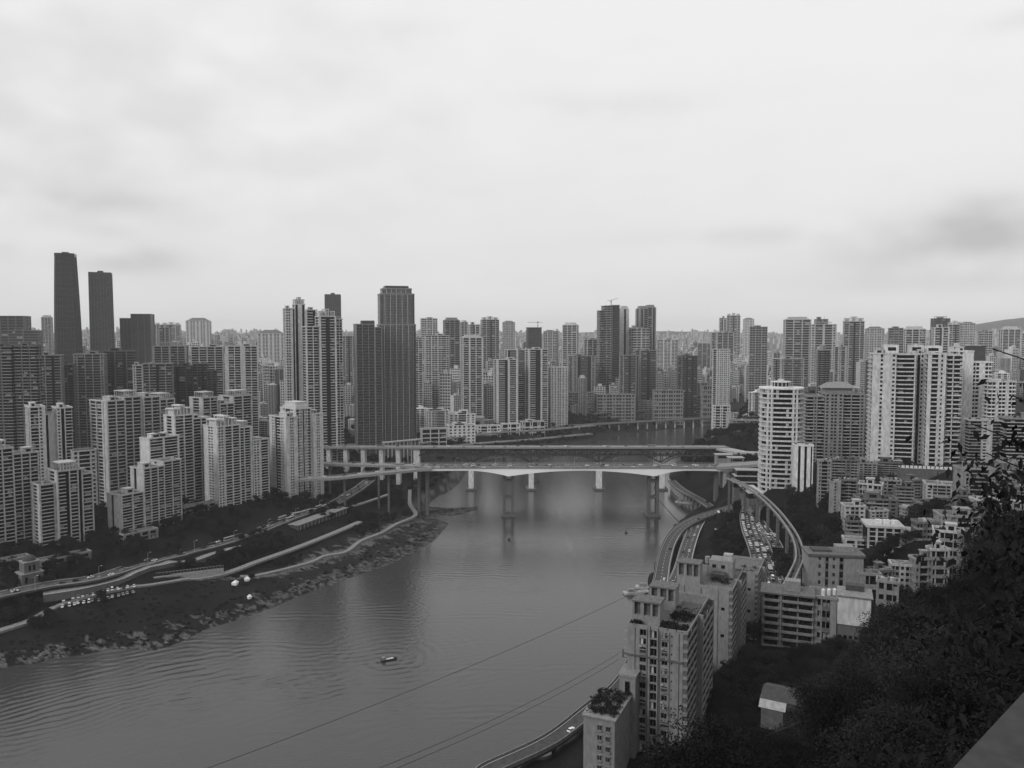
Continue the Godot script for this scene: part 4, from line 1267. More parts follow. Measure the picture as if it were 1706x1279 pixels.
func balcony_house() -> void:
	# dark balconied block with a pale roof box, below the monorail
	var q := place(1272, 1352, 984, 350, -20, 0.6)
	var t := thing("balconied_block", "dark block of open balconies with pale box on its roof", "building", Vector3(q.x, q.base - 4.0, q.z), q.yaw)
	var w: float = q.w * 0.5; var d: float = q.d * 0.5; var h: float = q.h + 4.0
	var c := Shape.new(); c.box(-w, w, 0, h, -d, d - 1.6); part("body", c, M.stained, t)
	var floors := 9
	var fh := h / floors
	var bm := Shape.new(); bm.box(-0.32 * w, 0.32 * w, 0, 0.25, 0, 1.6); bm.box(-0.32 * w, 0.32 * w, 0.25, 1.25, 1.45, 1.6)
	var bmesh := bm.mesh()
	var dm := flat(-0.26 * w, 0.26 * w, 0.0, 0.12, 0.0, 2.2).mesh()
	for k in floors:
		for x in [-0.62, 0.12, 0.7]:
			piece("balcony", bmesh, M.mid, t, Vector3(x * w, k * fh, d - 1.6))
			piece("window", dm, M.glass_dark, t, Vector3(x * w, k * fh + 0.4, d - 1.6))
	var p := Shape.new(); p.box(-0.28 * w, -0.22 * w, 0, h, d - 1.6, d + 0.3); part("pier", p, M.stained, t)
	var r := Shape.new(); r.box(-w - 0.7, w + 0.7, h, h + 0.7, -d - 0.7, d + 0.8); part("roof", r, M.roof, t)
	var b := Shape.new(); b.box(-0.12 * w, 0.5 * w, h + 0.7, h + 5.2, -d * 0.5, d * 0.3); part("roof_box", b, M.stained, t)

# The tall row beside the river road: fronts with window columns, side walls full of balconies.
func tall_block(label: String, corner: Vector3, yaw_deg: float, w: float, dep: float, foot: float, floors: int, plain: bool) -> Node3D:
	var yaw := deg_to_rad(yaw_deg)
	var centre := corner + Vector3(-w * 0.5, 0, -dep * 0.5).rotated(Vector3.UP, yaw)
	var t := thing("river_block", label, "building", Vector3(centre.x, foot, centre.z), yaw, "tall stained blocks by the river road")
	footprints.append([centre.x, centre.z, 26.0, yaw, w * 0.5 + 3.0, dep * 0.5 + 3.0])
	var h := corner.y - foot
	var fh := h / floors
	var x0 := -w * 0.5; var x1 := w * 0.5; var z0 := -dep * 0.5; var z1 := dep * 0.5
	var c := Shape.new(); c.box(x0 + 0.9, x1 - 1.5, 0, h, z0 + 0.9, z1 - 0.9); part("core", c, M.stained, t)
	var wl := Shape.new()
	var ac := Shape.new(); ac.box(-0.45, 0.45, 0, 0.6, 0, 0.35)
	var acm := ac.mesh()
	var cs := Shape.new(); cs.box(-1.0, 1.0, -0.25, -0.1, -0.05, 0.6); cs.box(-1.0, 1.0, 1.5, 1.6, -0.05, 0.6)
	for k in 6:
		cs.box(-1.0 + k * 0.39, -0.95 + k * 0.39, -0.1, 1.5, 0.54, 0.6)
	var cage := cs.mesh()
	var pipes := [2.6, 6.7, 10.9, 14.1, 17.2] if not plain else [2.0, 9.0, w - 6.0]
	var pm := flat(-0.09, 0.09, 0.0, 0.2, 0.0, h).mesh()
	for u in pipes:
		piece("drain_pipe", pm, M.concrete_dark, t, Vector3(x0 + u, 0, z1 + 0.02))
	if plain:
		wl.box(x0, x1 - 1.5, 0, h, z1 - 0.95, z1)
		for k in 3:
			piece("window", flat(-0.7, 0.7, 0.0, 0.08, 0.0, 1.2).mesh(), M.glass_dark, t, Vector3(x1 - 4.0, h - fh * (3 + k * 4), z1))
	else:
		# window columns: [from, to, sill share, head share]
		var cols := [[4.2, 6.3, 0.14, 0.88], [7.8, 9.9, 0.05, 0.9], [11.5, 13.4, 0.2, 0.84], [14.6, 15.1, 0.42, 0.66]]
		var at_u := 0.0
		for s in cols:
			wl.box(x0 + at_u, x0 + s[0], 0, h, z1 - 0.95, z1)
			at_u = s[1]
			var ww: float = s[1] - s[0]
			var pane := flat(-ww * 0.5, ww * 0.5, -0.08, 0.0, 0.0, fh * (s[3] - s[2])).mesh()
			var fm := frame_mesh(ww, fh * (s[3] - s[2]), 0.09)
			for k in floors:
				wl.box(x0 + s[0], x0 + s[1], k * fh, k * fh + fh * s[2], z1 - 0.95, z1 - 0.05)
				wl.box(x0 + s[0], x0 + s[1], k * fh + fh * s[3], (k + 1) * fh, z1 - 0.95, z1 - 0.05)
				window_set(t, pane, fm, Vector3(x0 + (s[0] + s[1]) * 0.5, k * fh + fh * s[2], z1 - 0.55))
				if ww > 1.5 and (k * 5 + int(s[0])) % 4 == 0:
					piece("curtain", flat(-ww * 0.42, -ww * 0.02, 0.0, 0.03, 0.1, fh * (s[3] - s[2]) - 0.1).mesh(), M.pale, t, Vector3(x0 + (s[0] + s[1]) * 0.5, k * fh + fh * s[2], z1 - 0.54))
				if ww > 1.5 and s[0] > 5.0 and s[0] > 11.0 and k % 2 == 1 or s[0] < 5.0 and k % 3 == 2:
					piece("window_cage", cage, M.concrete, t, Vector3(x0 + (s[0] + s[1]) * 0.5, k * fh + fh * s[2], z1))
				if ww < 2.0 and ww > 1.0 and k % 3 != 1 or ww > 2.05 and s[0] < 5.0 and k % 4 == 0:
					piece("air_conditioner", acm, M.concrete_pale, t, Vector3(x0 + s[0] + (0.3 if k % 2 == 0 else ww - 0.2), k * fh + fh * s[2] - 0.75, z1 - 0.02))
		wl.box(x0 + at_u, x1 - 1.5, 0, h, z1 - 0.95, z1)
		# raised pier beside the stair windows
		wl.box(x0 + 7.2, x0 + 7.7, 0, h + 1.2, z1, z1 + 0.5); wl.box(x0 + 10.0, x0 + 10.4, 0, h + 1.2, z1, z1 + 0.5)
		var sl := flat(x0 + 7.7, x0 + 10.0, z1 - 0.05, z1 + 0.42, -0.12, 0.16).mesh()
		for k in floors:
			piece("stair_slab", sl, M.stained, t, Vector3(0, k * fh + 0.02, 0))
	wl.box(x0, x0 + 0.95, 0, h, z0, z1 - 0.95)
	wl.box(x0 + 0.95, x1 - 1.5, 0, h, z0, z0 + 0.95)
	part("wall", wl, M.stained, t)
	# side balconies
	var runs := [[0.0, 0.42, 0.0], [0.46, 0.98, 1.7]]
	for r in runs:
		var za: float = z1 - dep * r[0]
		var zb: float = z1 - dep * r[1]
		var out: float = r[2]
		var b := Shape.new()
		b.box(x1 - 1.5, x1 + out, 0, 0.22, zb, za)
		b.box(x1 + out - 0.14, x1 + out, 0.22, 1.15, zb, za)
		b.box(x1 - 1.4, x1 + out - 0.14, 0.22, 1.15, za - 0.14, za - 0.02)
		var bm := b.mesh()
		var dv := flat(x1 - 1.5, x1 + out - 0.2, -0.1, 0.1, 0.22, fh - 0.05).mesh()
		var gp := flat(-0.08, 0.0, -1.5, 1.5, 0.0, 2.0).mesh()
		for k in floors:
			var bal := piece("balcony", bm, M.stained, t, Vector3(0, k * fh, 0))
			for j in 4:
				var z := lerpf(za - 0.3, zb + 0.3, j / 3.0)
				piece("divider", dv, M.stained_dark, bal, Vector3(0, 0, z))
				if j < 3:
					var zz := lerpf(za, zb, (j + 0.5) / 3.0)
					piece("window", gp, M.glass if (k * 7 + j * 3) % 5 == 0 else M.glass_dark, bal, Vector3(x1 - 1.42, 0.3, zz))
					if (k * 5 + j) % 3 == 0:
						piece("laundry", flat(0.0, 0.05, -0.9, 0.6, 0.0, 1.0).mesh(), M.pale if (k + j) % 2 == 0 else M.concrete, bal, Vector3(x1 + out - 0.5, 1.3, zz))
		if out > 0.0:
			var wf := Shape.new(); wf.box(x1 - 1.5, x1 + out, 0, h + 1.0, za - 0.02, za + 0.5); part("side_wall", wf, M.stained, t)
		var pi := Shape.new(); pi.box(x1 - 1.5, x1 + out + 0.1, 0, h, zb - 0.5, zb - 0.02); part("side_wall", pi, M.stained, t)
	# landing brackets on the river side
	for k in floors:
		piece("window_ledge", flat(-1.3, 0.0, -0.6, 0.6, 0.0, 0.2).mesh(), M.stained, t, Vector3(x0, k * fh + 0.7, z1 - 1.2))
	var rf := Shape.new(); rf.box(x0 + 0.5, x1 - 0.5, h - 0.2, h + 0.12, z0 + 0.5, z1 - 0.5); part("roof", rf, M.roof, t)
	var pp := Shape.new()
	pp.box(x0, x1, h, h + 1.1, z1 - 0.3, z1 + 0.02); pp.box(x0, x1, h, h + 1.1, z0, z0 + 0.3)
	pp.box(x0 - 0.02, x0 + 0.3, h, h + 1.08, z0 + 0.3, z1 - 0.3); pp.box(x1 - 0.3, x1 + 0.02, h, h + 1.08, z0 + 0.3, z1 - 0.3)
	part("parapet", pp, M.stained, t)
	return t

func roof_room(t: Node3D, x: float, z: float, y: float, w: float, d: float, h: float) -> void:
	# open-fronted roof room: three tall openings between piers
	var s := Shape.new()
	s.box(x - w * 0.5, x + w * 0.5, y, y + h * 0.42, z - d * 0.5, z + d * 0.5)
	s.box(x - w * 0.5, x + w * 0.5, y + h * 0.42, y + h, z - d * 0.5, z - d * 0.5 + 0.4)
	for u in [[0.0, 0.08], [0.3, 0.42], [0.66, 0.73], [0.93, 1.0]]:
		s.box(x + w * (u[0] - 0.5), x + w * (u[1] - 0.5), y + h * 0.42, y + h, z + d * 0.5 - 0.5, z + d * 0.5)
	s.box(x + w * 0.5 - 0.4, x + w * 0.5, y + h * 0.42, y + h, z - d * 0.5 + 0.4, z + d * 0.5 - 0.5)
	s.box(x - w * 0.5, x - w * 0.5 + 0.4, y + h * 0.42, y + h, z - d * 0.5 + 0.4, z + d * 0.5 - 0.5)
	var o := part("roof_room", s, M.stained, t)
	var r := Shape.new(); r.box(x - w * 0.52, x + w * 0.52, y + h, y + h + 0.55, z - d * 0.54, z + d * 0.55)
	part("roof_slab", r, M.roof, o)
	var g := Shape.new(); g.box(x - w * 0.48, x + w * 0.48, y + h * 0.42, y + h - 0.02, z + d * 0.5 - 1.4, z + d * 0.5 - 1.3)
	part("back_panel", g, M.concrete_dark, o)

func garden(t: Node3D, x0: float, x1: float, z0: float, z1: float, y: float, n: int) -> void:
	var s := Shape.new()
	for k in n:
		var c := Vector3(rng.randf_range(x0, x1), y + rng.randf_range(0.1, 0.9), rng.randf_range(z0, z1))
		for j in 26:
			var p := c + Vector3(rng.randfn(), absf(rng.randfn()) * 0.8, rng.randfn()) * 0.5
			var a := Vector3(rng.randfn(), rng.randfn(), rng.randfn()).normalized() * 0.34
			var b := Vector3(rng.randfn(), rng.randfn(), rng.randfn()).normalized() * 0.24
			s.quad(p - a, p - b, p + a, p + b, Vector3.UP)
	var o := part("roof_garden", s, M.leaf, t)
	o.set_meta("kind", "stuff")

func river_row() -> void:
	rng.seed = 31
	var c1 := at(1146, 1058, 246)
	var t := tall_block("tall stained block with three window columns and roof rooms by the river road", c1, -24.0, 20.0, 39.0, 62.0, 14, false)
	var h := c1.y - 62.0
	roof_room(t, -4.5, 13.5, h + 0.1, 9.4, 6.5, 7.6)
	roof_room(t, -3.0, -3.5, h + 0.1, 9.2, 6.5, 7.6)
	garden(t, 0.5, 9.0, 14.0, 18.8, h + 0.2, 60); garden(t, -8.5, -6.0, 15.0, 18.8, h + 0.2, 20); garden(t, 2.0, 8.5, -2.0, 9.0, h + 0.2, 70); garden(t, -9.5, -7.5, 4.0, 12.0, h + 0.2, 24)
	var hut := Shape.new(); hut.box(-9.4, -6.4, h + 0.1, h + 2.8, 5.0, 9.0); var hp := part("roof_hut", hut, M.stained, t)
	var hr := Shape.new(); hr.hip(-9.9, -5.9, 4.4, 9.6, h + 2.8, h + 4.4, 0.3); part("hut_roof", hr, M.roof_dark, hp)
	var cn := Shape.new(); cn.box(2.5, 9.6, h + 1.1, h + 1.4, -8.0, 3.0); cn.box(2.5, 2.8, h, h + 1.1, -8.0, 3.0); part("roof_canopy", cn, M.roof_dark, t)
	# cable bracket across the front and its end post
	var br := Shape.new()
	var yb := at(1100, 1098, 250).y - 62.0
	br.box(-11.6, 8.4, yb, yb + 0.5, 19.55, 20.0)
	br.box(-11.6, -11.2, yb - 1.2, yb + 1.6, 19.45, 19.5 + 0.6)
	part("cable_bracket", br, M.concrete_dark, t)
	var c2 := at(1221, 985, 316)
	var t2 := tall_block("tall block with blank grey river front behind the three-column block", c2, -24.0, 22.0, 30.0, 58.0, 13, true)
	var h2 := c2.y - 58.0
	roof_room(t2, -7.5, 11.0, h2 + 0.1, 9.6, 6.5, 9.0)
	var rb := Shape.new(); rb.box(-1.5, 8.5, h2, h2 + 7.6, -9.0, -1.0); var rbo := part("roof_house", rb, M.stained, t2)
	for x in [0.6, 4.4]:
		piece("window", flat(-0.8, 0.8, 0.0, 0.1, 0.0, 1.4).mesh(), M.glass_dark, rbo, Vector3(x, h2 + 4.4, -1.0))
	var tk := Shape.new(); tk.cyl(Vector3(-2.6, h2 + 5.6, -3.0), 1.1, 1.1, 2.8, 12); tk.cyl(Vector3(-2.6, h2, -3.0), 0.4, 0.4, 5.6, 8); part("water_tank", tk, M.concrete, t2)
	var ta := Shape.new(); ta.box(4.2, 8.0, h2 + 7.6, h2 + 10.2, -6.0, -3.0); part("water_tank", ta, M.concrete_pale, t2)
	garden(t2, 1.0, 9.0, 2.0, 8.0, h2 + 0.2, 16)
	var aw := Shape.new(); aw.box(0.5, 6.0, h2 + 3.0, h2 + 3.3, 0.0, 5.0); aw.box(0.6, 0.9, h2, h2 + 3.0, 4.5, 4.8); aw.box(5.6, 5.9, h2, h2 + 3.0, 4.5, 4.8); part("roof_canopy", aw, M.roof_dark, t2)
	var c3 := at(1263, 958, 362)
	var t3 := tall_block("tall narrow block with stacked balconies last in the river row", c3, -24.0, 16.0, 26.0, 56.0, 12, true)
	garden(t3, -7.0, 6.0, 2.0, 12.0, c3.y - 56.0 + 0.2, 12)
	# the lower block in front, with a roof garden and a taller stair tower
	var c0 := at(1024, 1202, 232)
	var yaw := deg_to_rad(-24.0)
	var ce := c0 + Vector3(-5.0, 0, -9.0).rotated(Vector3.UP, yaw)
	var t0 := thing("river_block", "lower stained block with overgrown roof and paired barred windows", "building", Vector3(ce.x, 40.0, ce.z), yaw, "tall stained blocks by the river road")
	footprints.append([ce.x, ce.z, 14.0])
	var h0 := c0.y - 40.0
	var w := Shape.new()
	w.box(-5, 5, 0, h0, -9, 9)
	part("wall", w, M.stained, t0)
	var fr := frame_mesh(1.5, 1.6, 0.1)
	var pn := flat(-0.75, 0.75, -0.02, 0.02, 0.0, 1.6).mesh()
	var cg := Shape.new(); cg.box(-0.85, 0.85, -0.3, 0.0, 0, 0.55); cg.box(-0.85, 0.85, 1.75, 1.85, 0, 0.55)
	for k in 4:
		cg.box(-0.85 + k * 0.54, -0.8 + k * 0.54, 0.0, 1.75, 0.5, 0.55)
	var cgm := cg.mesh()
	for k in 9:
		for x in [0.2, 2.9]:
			var wn := piece("window", pn, M.glass_dark if (k + int(x)) % 3 != 0 else M.glass, t0, Vector3(x, h0 - 3.6 - k * 3.2, 9.04))
			piece("frame", fr, M.concrete, wn, Vector3.ZERO)
			piece("window_cage", cgm, M.concrete, wn, Vector3(0, 0, 0.02))
	var rr := Shape.new(); rr.box(-5.5, 5.5, h0, h0 + 0.5, -9.5, 9.5); part("roof", rr, M.stained, t0)
	garden(t0, -4.8, 4.8, -8.5, 8.0, h0 + 0.5, 110)
	var tw := Shape.new(); tw.box(1.2, 6.6, 0, h0 + 6.5, -17.0, -9.02); part("stair_tower", tw, M.stained, t0)
	var sg := Shape.new(); sg.box(3.2, 4.6, h0 - 20.0, h0 + 5.0, -9.0, -8.6); part("stair_glazing", sg, M.glass_dark, t0)
	var tr := Shape.new(); tr.box(0.9, 6.9, h0 + 6.5, h0 + 7.3, -17.3, -8.7); part("tower_roof", tr, M.stained, t0)
	# two sheds on the slope
	for r in [[1318, 1150, 235, 15.0, 11.0, "wide grey metal shed roof among the trees", "roof_dark"], [1288, 1168, 228, 7.0, 4.0, "small pale corrugated lean-to below the shed", "concrete_pale"]]:
		var p := at(r[0], r[1], r[2])
		var st := thing("hillside_shed", r[5], "shed", Vector3(p.x, p.y - 5.0, p.z), -0.5)
		var sw := Shape.new(); sw.box(-r[3] * 0.45, r[3] * 0.45, -3.0, 3.6, -r[4] * 0.45, r[4] * 0.45); part("wall", sw, M.concrete_dark, st)
		var sr := Shape.new()
		sr.quad(Vector3(-r[3] * 0.55, 3.4, r[4] * 0.55), Vector3(r[3] * 0.55, 3.4, r[4] * 0.55), Vector3(r[3] * 0.55, 5.2, 0), Vector3(-r[3] * 0.55, 5.2, 0), Vector3(0, 1, 1))
		sr.quad(Vector3(-r[3] * 0.55, 3.4, -r[4] * 0.55), Vector3(r[3] * 0.55, 3.4, -r[4] * 0.55), Vector3(r[3] * 0.55, 5.2, 0), Vector3(-r[3] * 0.55, 5.2, 0), Vector3(0, 1, -1))
		part("roof", sr, M[r[6]], st)
		footprints.append([p.x, p.z, r[3] * 0.6])

# ---------------------------------------------------------------- bridges and roads
var lanes := []     # [points, offset, spacing, group label] for vehicles

func rail_line(t: Node3D, called: String, pts: Array, h: float, gap: float, m: Material) -> void:
	var s := Shape.new()
	for k in pts.size() - 1:
		var a: Vector3 = pts[k]; var b: Vector3 = pts[k + 1]
		s.beam(a + Vector3(0, h, 0), b + Vector3(0, h, 0), 0.18, 0.16)
		s.beam(a + Vector3(0, h * 0.5, 0), b + Vector3(0, h * 0.5, 0), 0.08, 0.08)
		var n := maxi(1, int(a.distance_to(b) / gap))
		for j in n:
			var p := a.lerp(b, float(j) / n)
			s.box(p.x - 0.08, p.x + 0.08, p.y, p.y + h, p.z - 0.08, p.z + 0.08)
	part(called, s, m, t)

func make_bridges() -> void:
	var y := 55.9
	var bx := func(px: float) -> float: return at(px, 775, 861).x
	var t := thing("road_bridge", "long white haunched concrete road bridge on paired slender piers", "bridge", Vector3(0, 0, -861))
	var piers := [705.0, 847.0, 1088.0, 1200.0]
	var xs := []
	for p in piers:
		xs.append(bx.call(p))
	# haunched box girder
	var g := Shape.new()
	var steps := 96
	var x0: float = xs[0] - 6.0
	var x1: float = bx.call(1215)
	var depth := func(x: float) -> float:
		var near := 1e9
		var span := 1.0
		for k in xs.size() - 1:
			if x >= xs[k] and x <= xs[k + 1]:
				span = xs[k + 1] - xs[k]
				near = minf(x - xs[k], xs[k + 1] - x)
				var hk: float = 8.6
				if k == 0 and x - xs[0] < span * 0.5 or k == 2 and xs[3] - x < span * 0.5:
					hk = 3.0
				var u := clampf(near / (span * 0.5), 0.0, 1.0)
				return 2.2 + (hk - 2.2) * (1.0 - u) * (1.0 - u)
		return 3.0
	for k in steps:
		var a := lerpf(x0, x1, float(k) / steps)
		var b := lerpf(x0, x1, float(k + 1) / steps)
		var da: float = y - 1.0 - depth.call(a)
		var db: float = y - 1.0 - depth.call(b)
		for z in [-12.0, 12.0]:
			g.quad(Vector3(a, y - 1.0, z), Vector3(b, y - 1.0, z), Vector3(b, db, z * 0.96), Vector3(a, da, z * 0.96), Vector3(0, 0, z))
		g.quad(Vector3(a, da, -11.52), Vector3(b, db, -11.52), Vector3(b, db, 11.52), Vector3(a, da, 11.52), Vector3.DOWN)
	part("girder", g, M.girder, t)
	var d := Shape.new()
	d.box(x0, x1, y - 1.0, y - 0.6, -12.4, 12.4)
	d.box(x0, x1, y - 0.6, y + 0.5, 12.1, 12.4); d.box(x0, x1, y - 0.6, y + 0.5, -12.4, -12.1); d.box(x0, x1, y - 0.6, y + 0.3, -0.3, 0.3)
	var dk := part("deck", d, M.concrete, t)
	var rd := Shape.new(); rd.box(x0, x1, y - 0.6, y - 0.55, -12.0, -0.4); rd.box(x0, x1, y - 0.6, y - 0.55, 0.4, 12.0); part("carriageway", rd, M.asphalt, dk)
	rail_line(t, "railing", [Vector3(x0, y + 0.5, 12.35), Vector3(x1, y + 0.5, 12.35)], 1.2, 4.0, M.steel_pale)
	rail_line(t, "railing", [Vector3(x0, y + 0.5, -12.35), Vector3(x1, y + 0.5, -12.35)], 1.2, 4.0, M.steel_pale)
	for k in xs.size():
		var x: float = xs[k]
		var top: float = y - 1.0 - depth.call(x) + 0.4
		var p := Node3D.new(); p.name = "pier"; t.add_child(p, true)
		for sx in [-1.0, 1.0]:
			if k == 3 and sx > 0:
				continue
			var s := Shape.new()
			var ww := 1.5
			s.box(x + sx * 4.6 - ww, x + sx * 4.6 + ww, -3.0, top, -5.0, 5.0)
			part("column", s, M.concrete_dark, p)
		if k in [1, 2]:
			for yy in [20.0, 38.5]:
				var c := Shape.new(); c.box(x - 3.1, x + 3.1, yy, yy + 2.4, -4.4, 4.4); part("crossbeam", c, M.concrete_dark, p)
			var f := Shape.new(); f.box(x - 8.0, x + 8.0, -3.0, 2.2, -7.5, 7.5); part("footing", f, M.concrete_dark, p)
	for k in 2:
		for dir in [-1.0, 1.0]:
			lanes.append([[Vector3(bx.call(560.0), y - 0.5, -861 + dir * (4.0 + 3.6 * k)), Vector3(bx.call(1210.0), y - 0.5, -861 + dir * (4.0 + 3.6 * k))], 0.0, 24.0 if dir > 0 else 17.0, "on the white haunched bridge", dir, 70.0])
	lamp_row([Vector3(x0, y + 0.4, -861 + 12.0), Vector3(x1, y + 0.4, -861 + 12.0)], 42.0, "slim street lamp on the white haunched bridge")
	# ramps on the far bank
	var ra := [Vector3(bx.call(712), y - 0.2, -866), Vector3(bx.call(640), y + 0.8, -868), at(536, 771, 872), at(470, 768, 878)]
	var rb := [Vector3(bx.call(720), y - 0.3, -852), at(690, 781, 850), at(629, 787, 838), at(562, 794, 828), at(500, 797, 826)]
	var n := 0
	for r in [ra, rb]:
		var rt := thing("bridge_ramp", ["upper bridge ramp running level behind the square cream tower", "lower bridge ramp sinking behind the square cream tower"][n], "bridge ramp", r[0])
		var loc := []
		for p in r:
			loc.append(p - r[0])
		var s := Shape.new(); s.ribbon(loc, 13.0, 2.4); part("deck", s, M.concrete, rt)
		rail_line(rt, "railing", offset_line(loc, 6.3), 1.2, 4.0, M.steel_pale)
		rail_line(rt, "railing", offset_line(loc, -6.3), 1.2, 4.0, M.steel_pale)
		for k in range(1, 3):
			var p := along(r, k / 3.0)
			var gy := ground(p.x, p.z)
			var c := Shape.new(); c.box(-1.1, 1.1, gy - p.y - 1.0, -2.3, -1.1, 1.1); c.box(-2.6, 2.6, -4.0, -2.35, -1.4, 1.4)
			var co := part("pier", c, M.concrete_dark, rt)
			co.position = p - r[0]
		lanes.append([r, 2.5, 16.0, "on the bridge ramps", 1.0, 40.0])
		n += 1
	truss_bridge()
	east_end()

func offset_line(pts: Array, o: float) -> Array:
	var out := []
	for k in pts.size():
		var dd: Vector3 = pts[mini(k + 1, pts.size() - 1)] - pts[maxi(k - 1, 0)]
		out.append(pts[k] + Vector3(-dd.z, 0, dd.x).normalized() * o)
	return out

func length_of(pts: Array) -> float:
	var l := 0.0
	for k in pts.size() - 1:
		l += pts[k].distance_to(pts[k + 1])
	return l

func along(pts: Array, u: float) -> Vector3:
	var want := length_of(pts) * clampf(u, 0.0, 1.0)
	for k in pts.size() - 1:
		var l: float = pts[k].distance_to(pts[k + 1])
		if want <= l or k == pts.size() - 2:
			return pts[k].lerp(pts[k + 1], minf(1.0, want / maxf(l, 0.001)))
		want -= l
	return pts[-1]

func smooth(pts: Array, n := 8) -> Array:        # Catmull-Rom through the points
	var out := []
	for k in pts.size() - 1:
		var a: Vector3 = pts[maxi(k - 1, 0)]; var b: Vector3 = pts[k]; var c: Vector3 = pts[k + 1]; var d: Vector3 = pts[mini(k + 2, pts.size() - 1)]
		for j in n:
			out.append(b.cubic_interpolate(c, a, d, float(j) / n))
	out.append(pts[-1])
	return out

func truss_bridge() -> void:
	var zc := -1015.0
	var y := 55.5
	var bx := func(px: float) -> float: return at(px, 745, 1015).x
	var t := thing("truss_bridge", "old dark steel truss bridge with splayed haunches on white piers", "bridge", Vector3(0, 0, zc))
	var xl: float = bx.call(470); var xa: float = bx.call(699); var xb: float = bx.call(1196)
	var d := Shape.new()
	d.box(xl, xb + 12.0, y - 1.2, y, -9.5, 9.5)
	d.box(xl, xb + 12.0, y, y + 0.9, 9.2, 9.5); d.box(xl, xb + 12.0, y, y + 0.9, -9.5, -9.2)
	part("deck", d, M.concrete, t)
	rail_line(t, "railing", [Vector3(xl, y + 0.9, 9.35), Vector3(xb + 12.0, y + 0.9, 9.35)], 0.9, 4.0, M.steel_pale)
	var mids := [785.0, 885.0, 998.0, 1102.0]
	var px := []
	for m in mids:
		px.append(bx.call(m))
	var lo := y - 10.5
	for z in [-6.5, 6.5]:
		var s := Shape.new()
		s.beam(Vector3(xa, y - 2.2, z), Vector3(xb, y - 2.2, z), 1.2, 1.9)
		s.beam(Vector3(xa, lo, z), Vector3(xb, lo, z), 1.2, 1.5)
		var n := int((xb - xa) / 8.0)
		var st := (xb - xa) / n
		for k in n:
			var a := xa + k * st
			s.beam(Vector3(a, y - 2.0, z), Vector3(a, lo, z), 0.9, 0.9)
			if k % 2 == 0:
				s.beam(Vector3(a, lo, z), Vector3(a + st, y - 2.0, z), 1.0, 1.0)
			else:
				s.beam(Vector3(a, y - 2.0, z), Vector3(a + st, lo, z), 1.0, 1.0)
			s.beam(Vector3(a + st * 0.5, (y - 2.0 + lo) * 0.5, z), Vector3(a + st * 0.5, y - 2.0, z), 0.6, 0.6)
		part("truss", s, M.steel, t)
		for p in px:
			var h := Shape.new()
			for sg in [-1.0, 1.0]:
				h.beam(Vector3(p + sg * 26.0, lo, z), Vector3(p + sg * 12.0, lo - 4.2, z), 1.3, 1.3)
				h.beam(Vector3(p + sg * 12.0, lo - 4.2, z), Vector3(p, lo - 10.5, z), 1.4, 1.4)
				h.beam(Vector3(p + sg * 16.0, lo, z), Vector3(p + sg * 12.0, lo - 4.2, z), 0.7, 0.7)
				h.beam(Vector3(p + sg * 8.0, lo, z), Vector3(p + sg * 12.0, lo - 4.2, z), 0.7, 0.7)
				h.beam(Vector3(p + sg * 8.0, lo, z), Vector3(p + sg * 8.0, lo - 6.4, z), 0.7, 0.7)
			h.beam(Vector3(p, lo, z), Vector3(p, lo - 10.5, z), 1.1, 1.1)
			part("haunch_strut", h, M.steel, t)
	var br := Shape.new()
	for k in 60:
		var a := lerpf(xa, xb, k / 59.0)
		br.beam(Vector3(a, lo, -6.5), Vector3(a, lo, 6.5), 0.9, 0.9)
		br.beam(Vector3(a, y - 2.4, -6.5), Vector3(a, y - 2.4, 6.5), 1.2, 1.6)
	part("cross_bracing", br, M.steel, t)
	for p in px:
		var s := Shape.new()
		s.box(p - 3.2, p + 3.2, -3.0, lo - 10.6, -8.0, 8.0)
		var o := part("pier", s, M.white, t)
		var f := Shape.new(); f.box(p - 7.0, p + 7.0, -3.0, 2.0, -12.0, 12.0); part("footing", f, M.concrete_dark, o)
	for k in 7:
		var m: float = [695.0, 664.0, 636.0, 606.0, 577.0, 549.0, 520.0][k]
		var x: float = bx.call(m)
		var gy := ground(x, zc)
		var s := Shape.new()
		var ww := 4.0 if k == 0 else 2.6
		s.box(x - ww, x + ww, minf(gy - 1.0, y - 6.0), y - 2.6, -7.0, 7.0)
		s.box(x - ww - 1.2, x + ww + 1.2, y - 2.6, y - 1.25, -8.0, 8.0)
		part("pier", s, M.pale, t)
	for dir in [-1.0, 1.0]:
		lanes.append([[Vector3(xl, y + 0.02, zc + dir * 4.0), Vector3(xb, y + 0.02, zc + dir * 4.0)], 0.0, 26.0, "on the truss bridge deck", dir, 60.0])

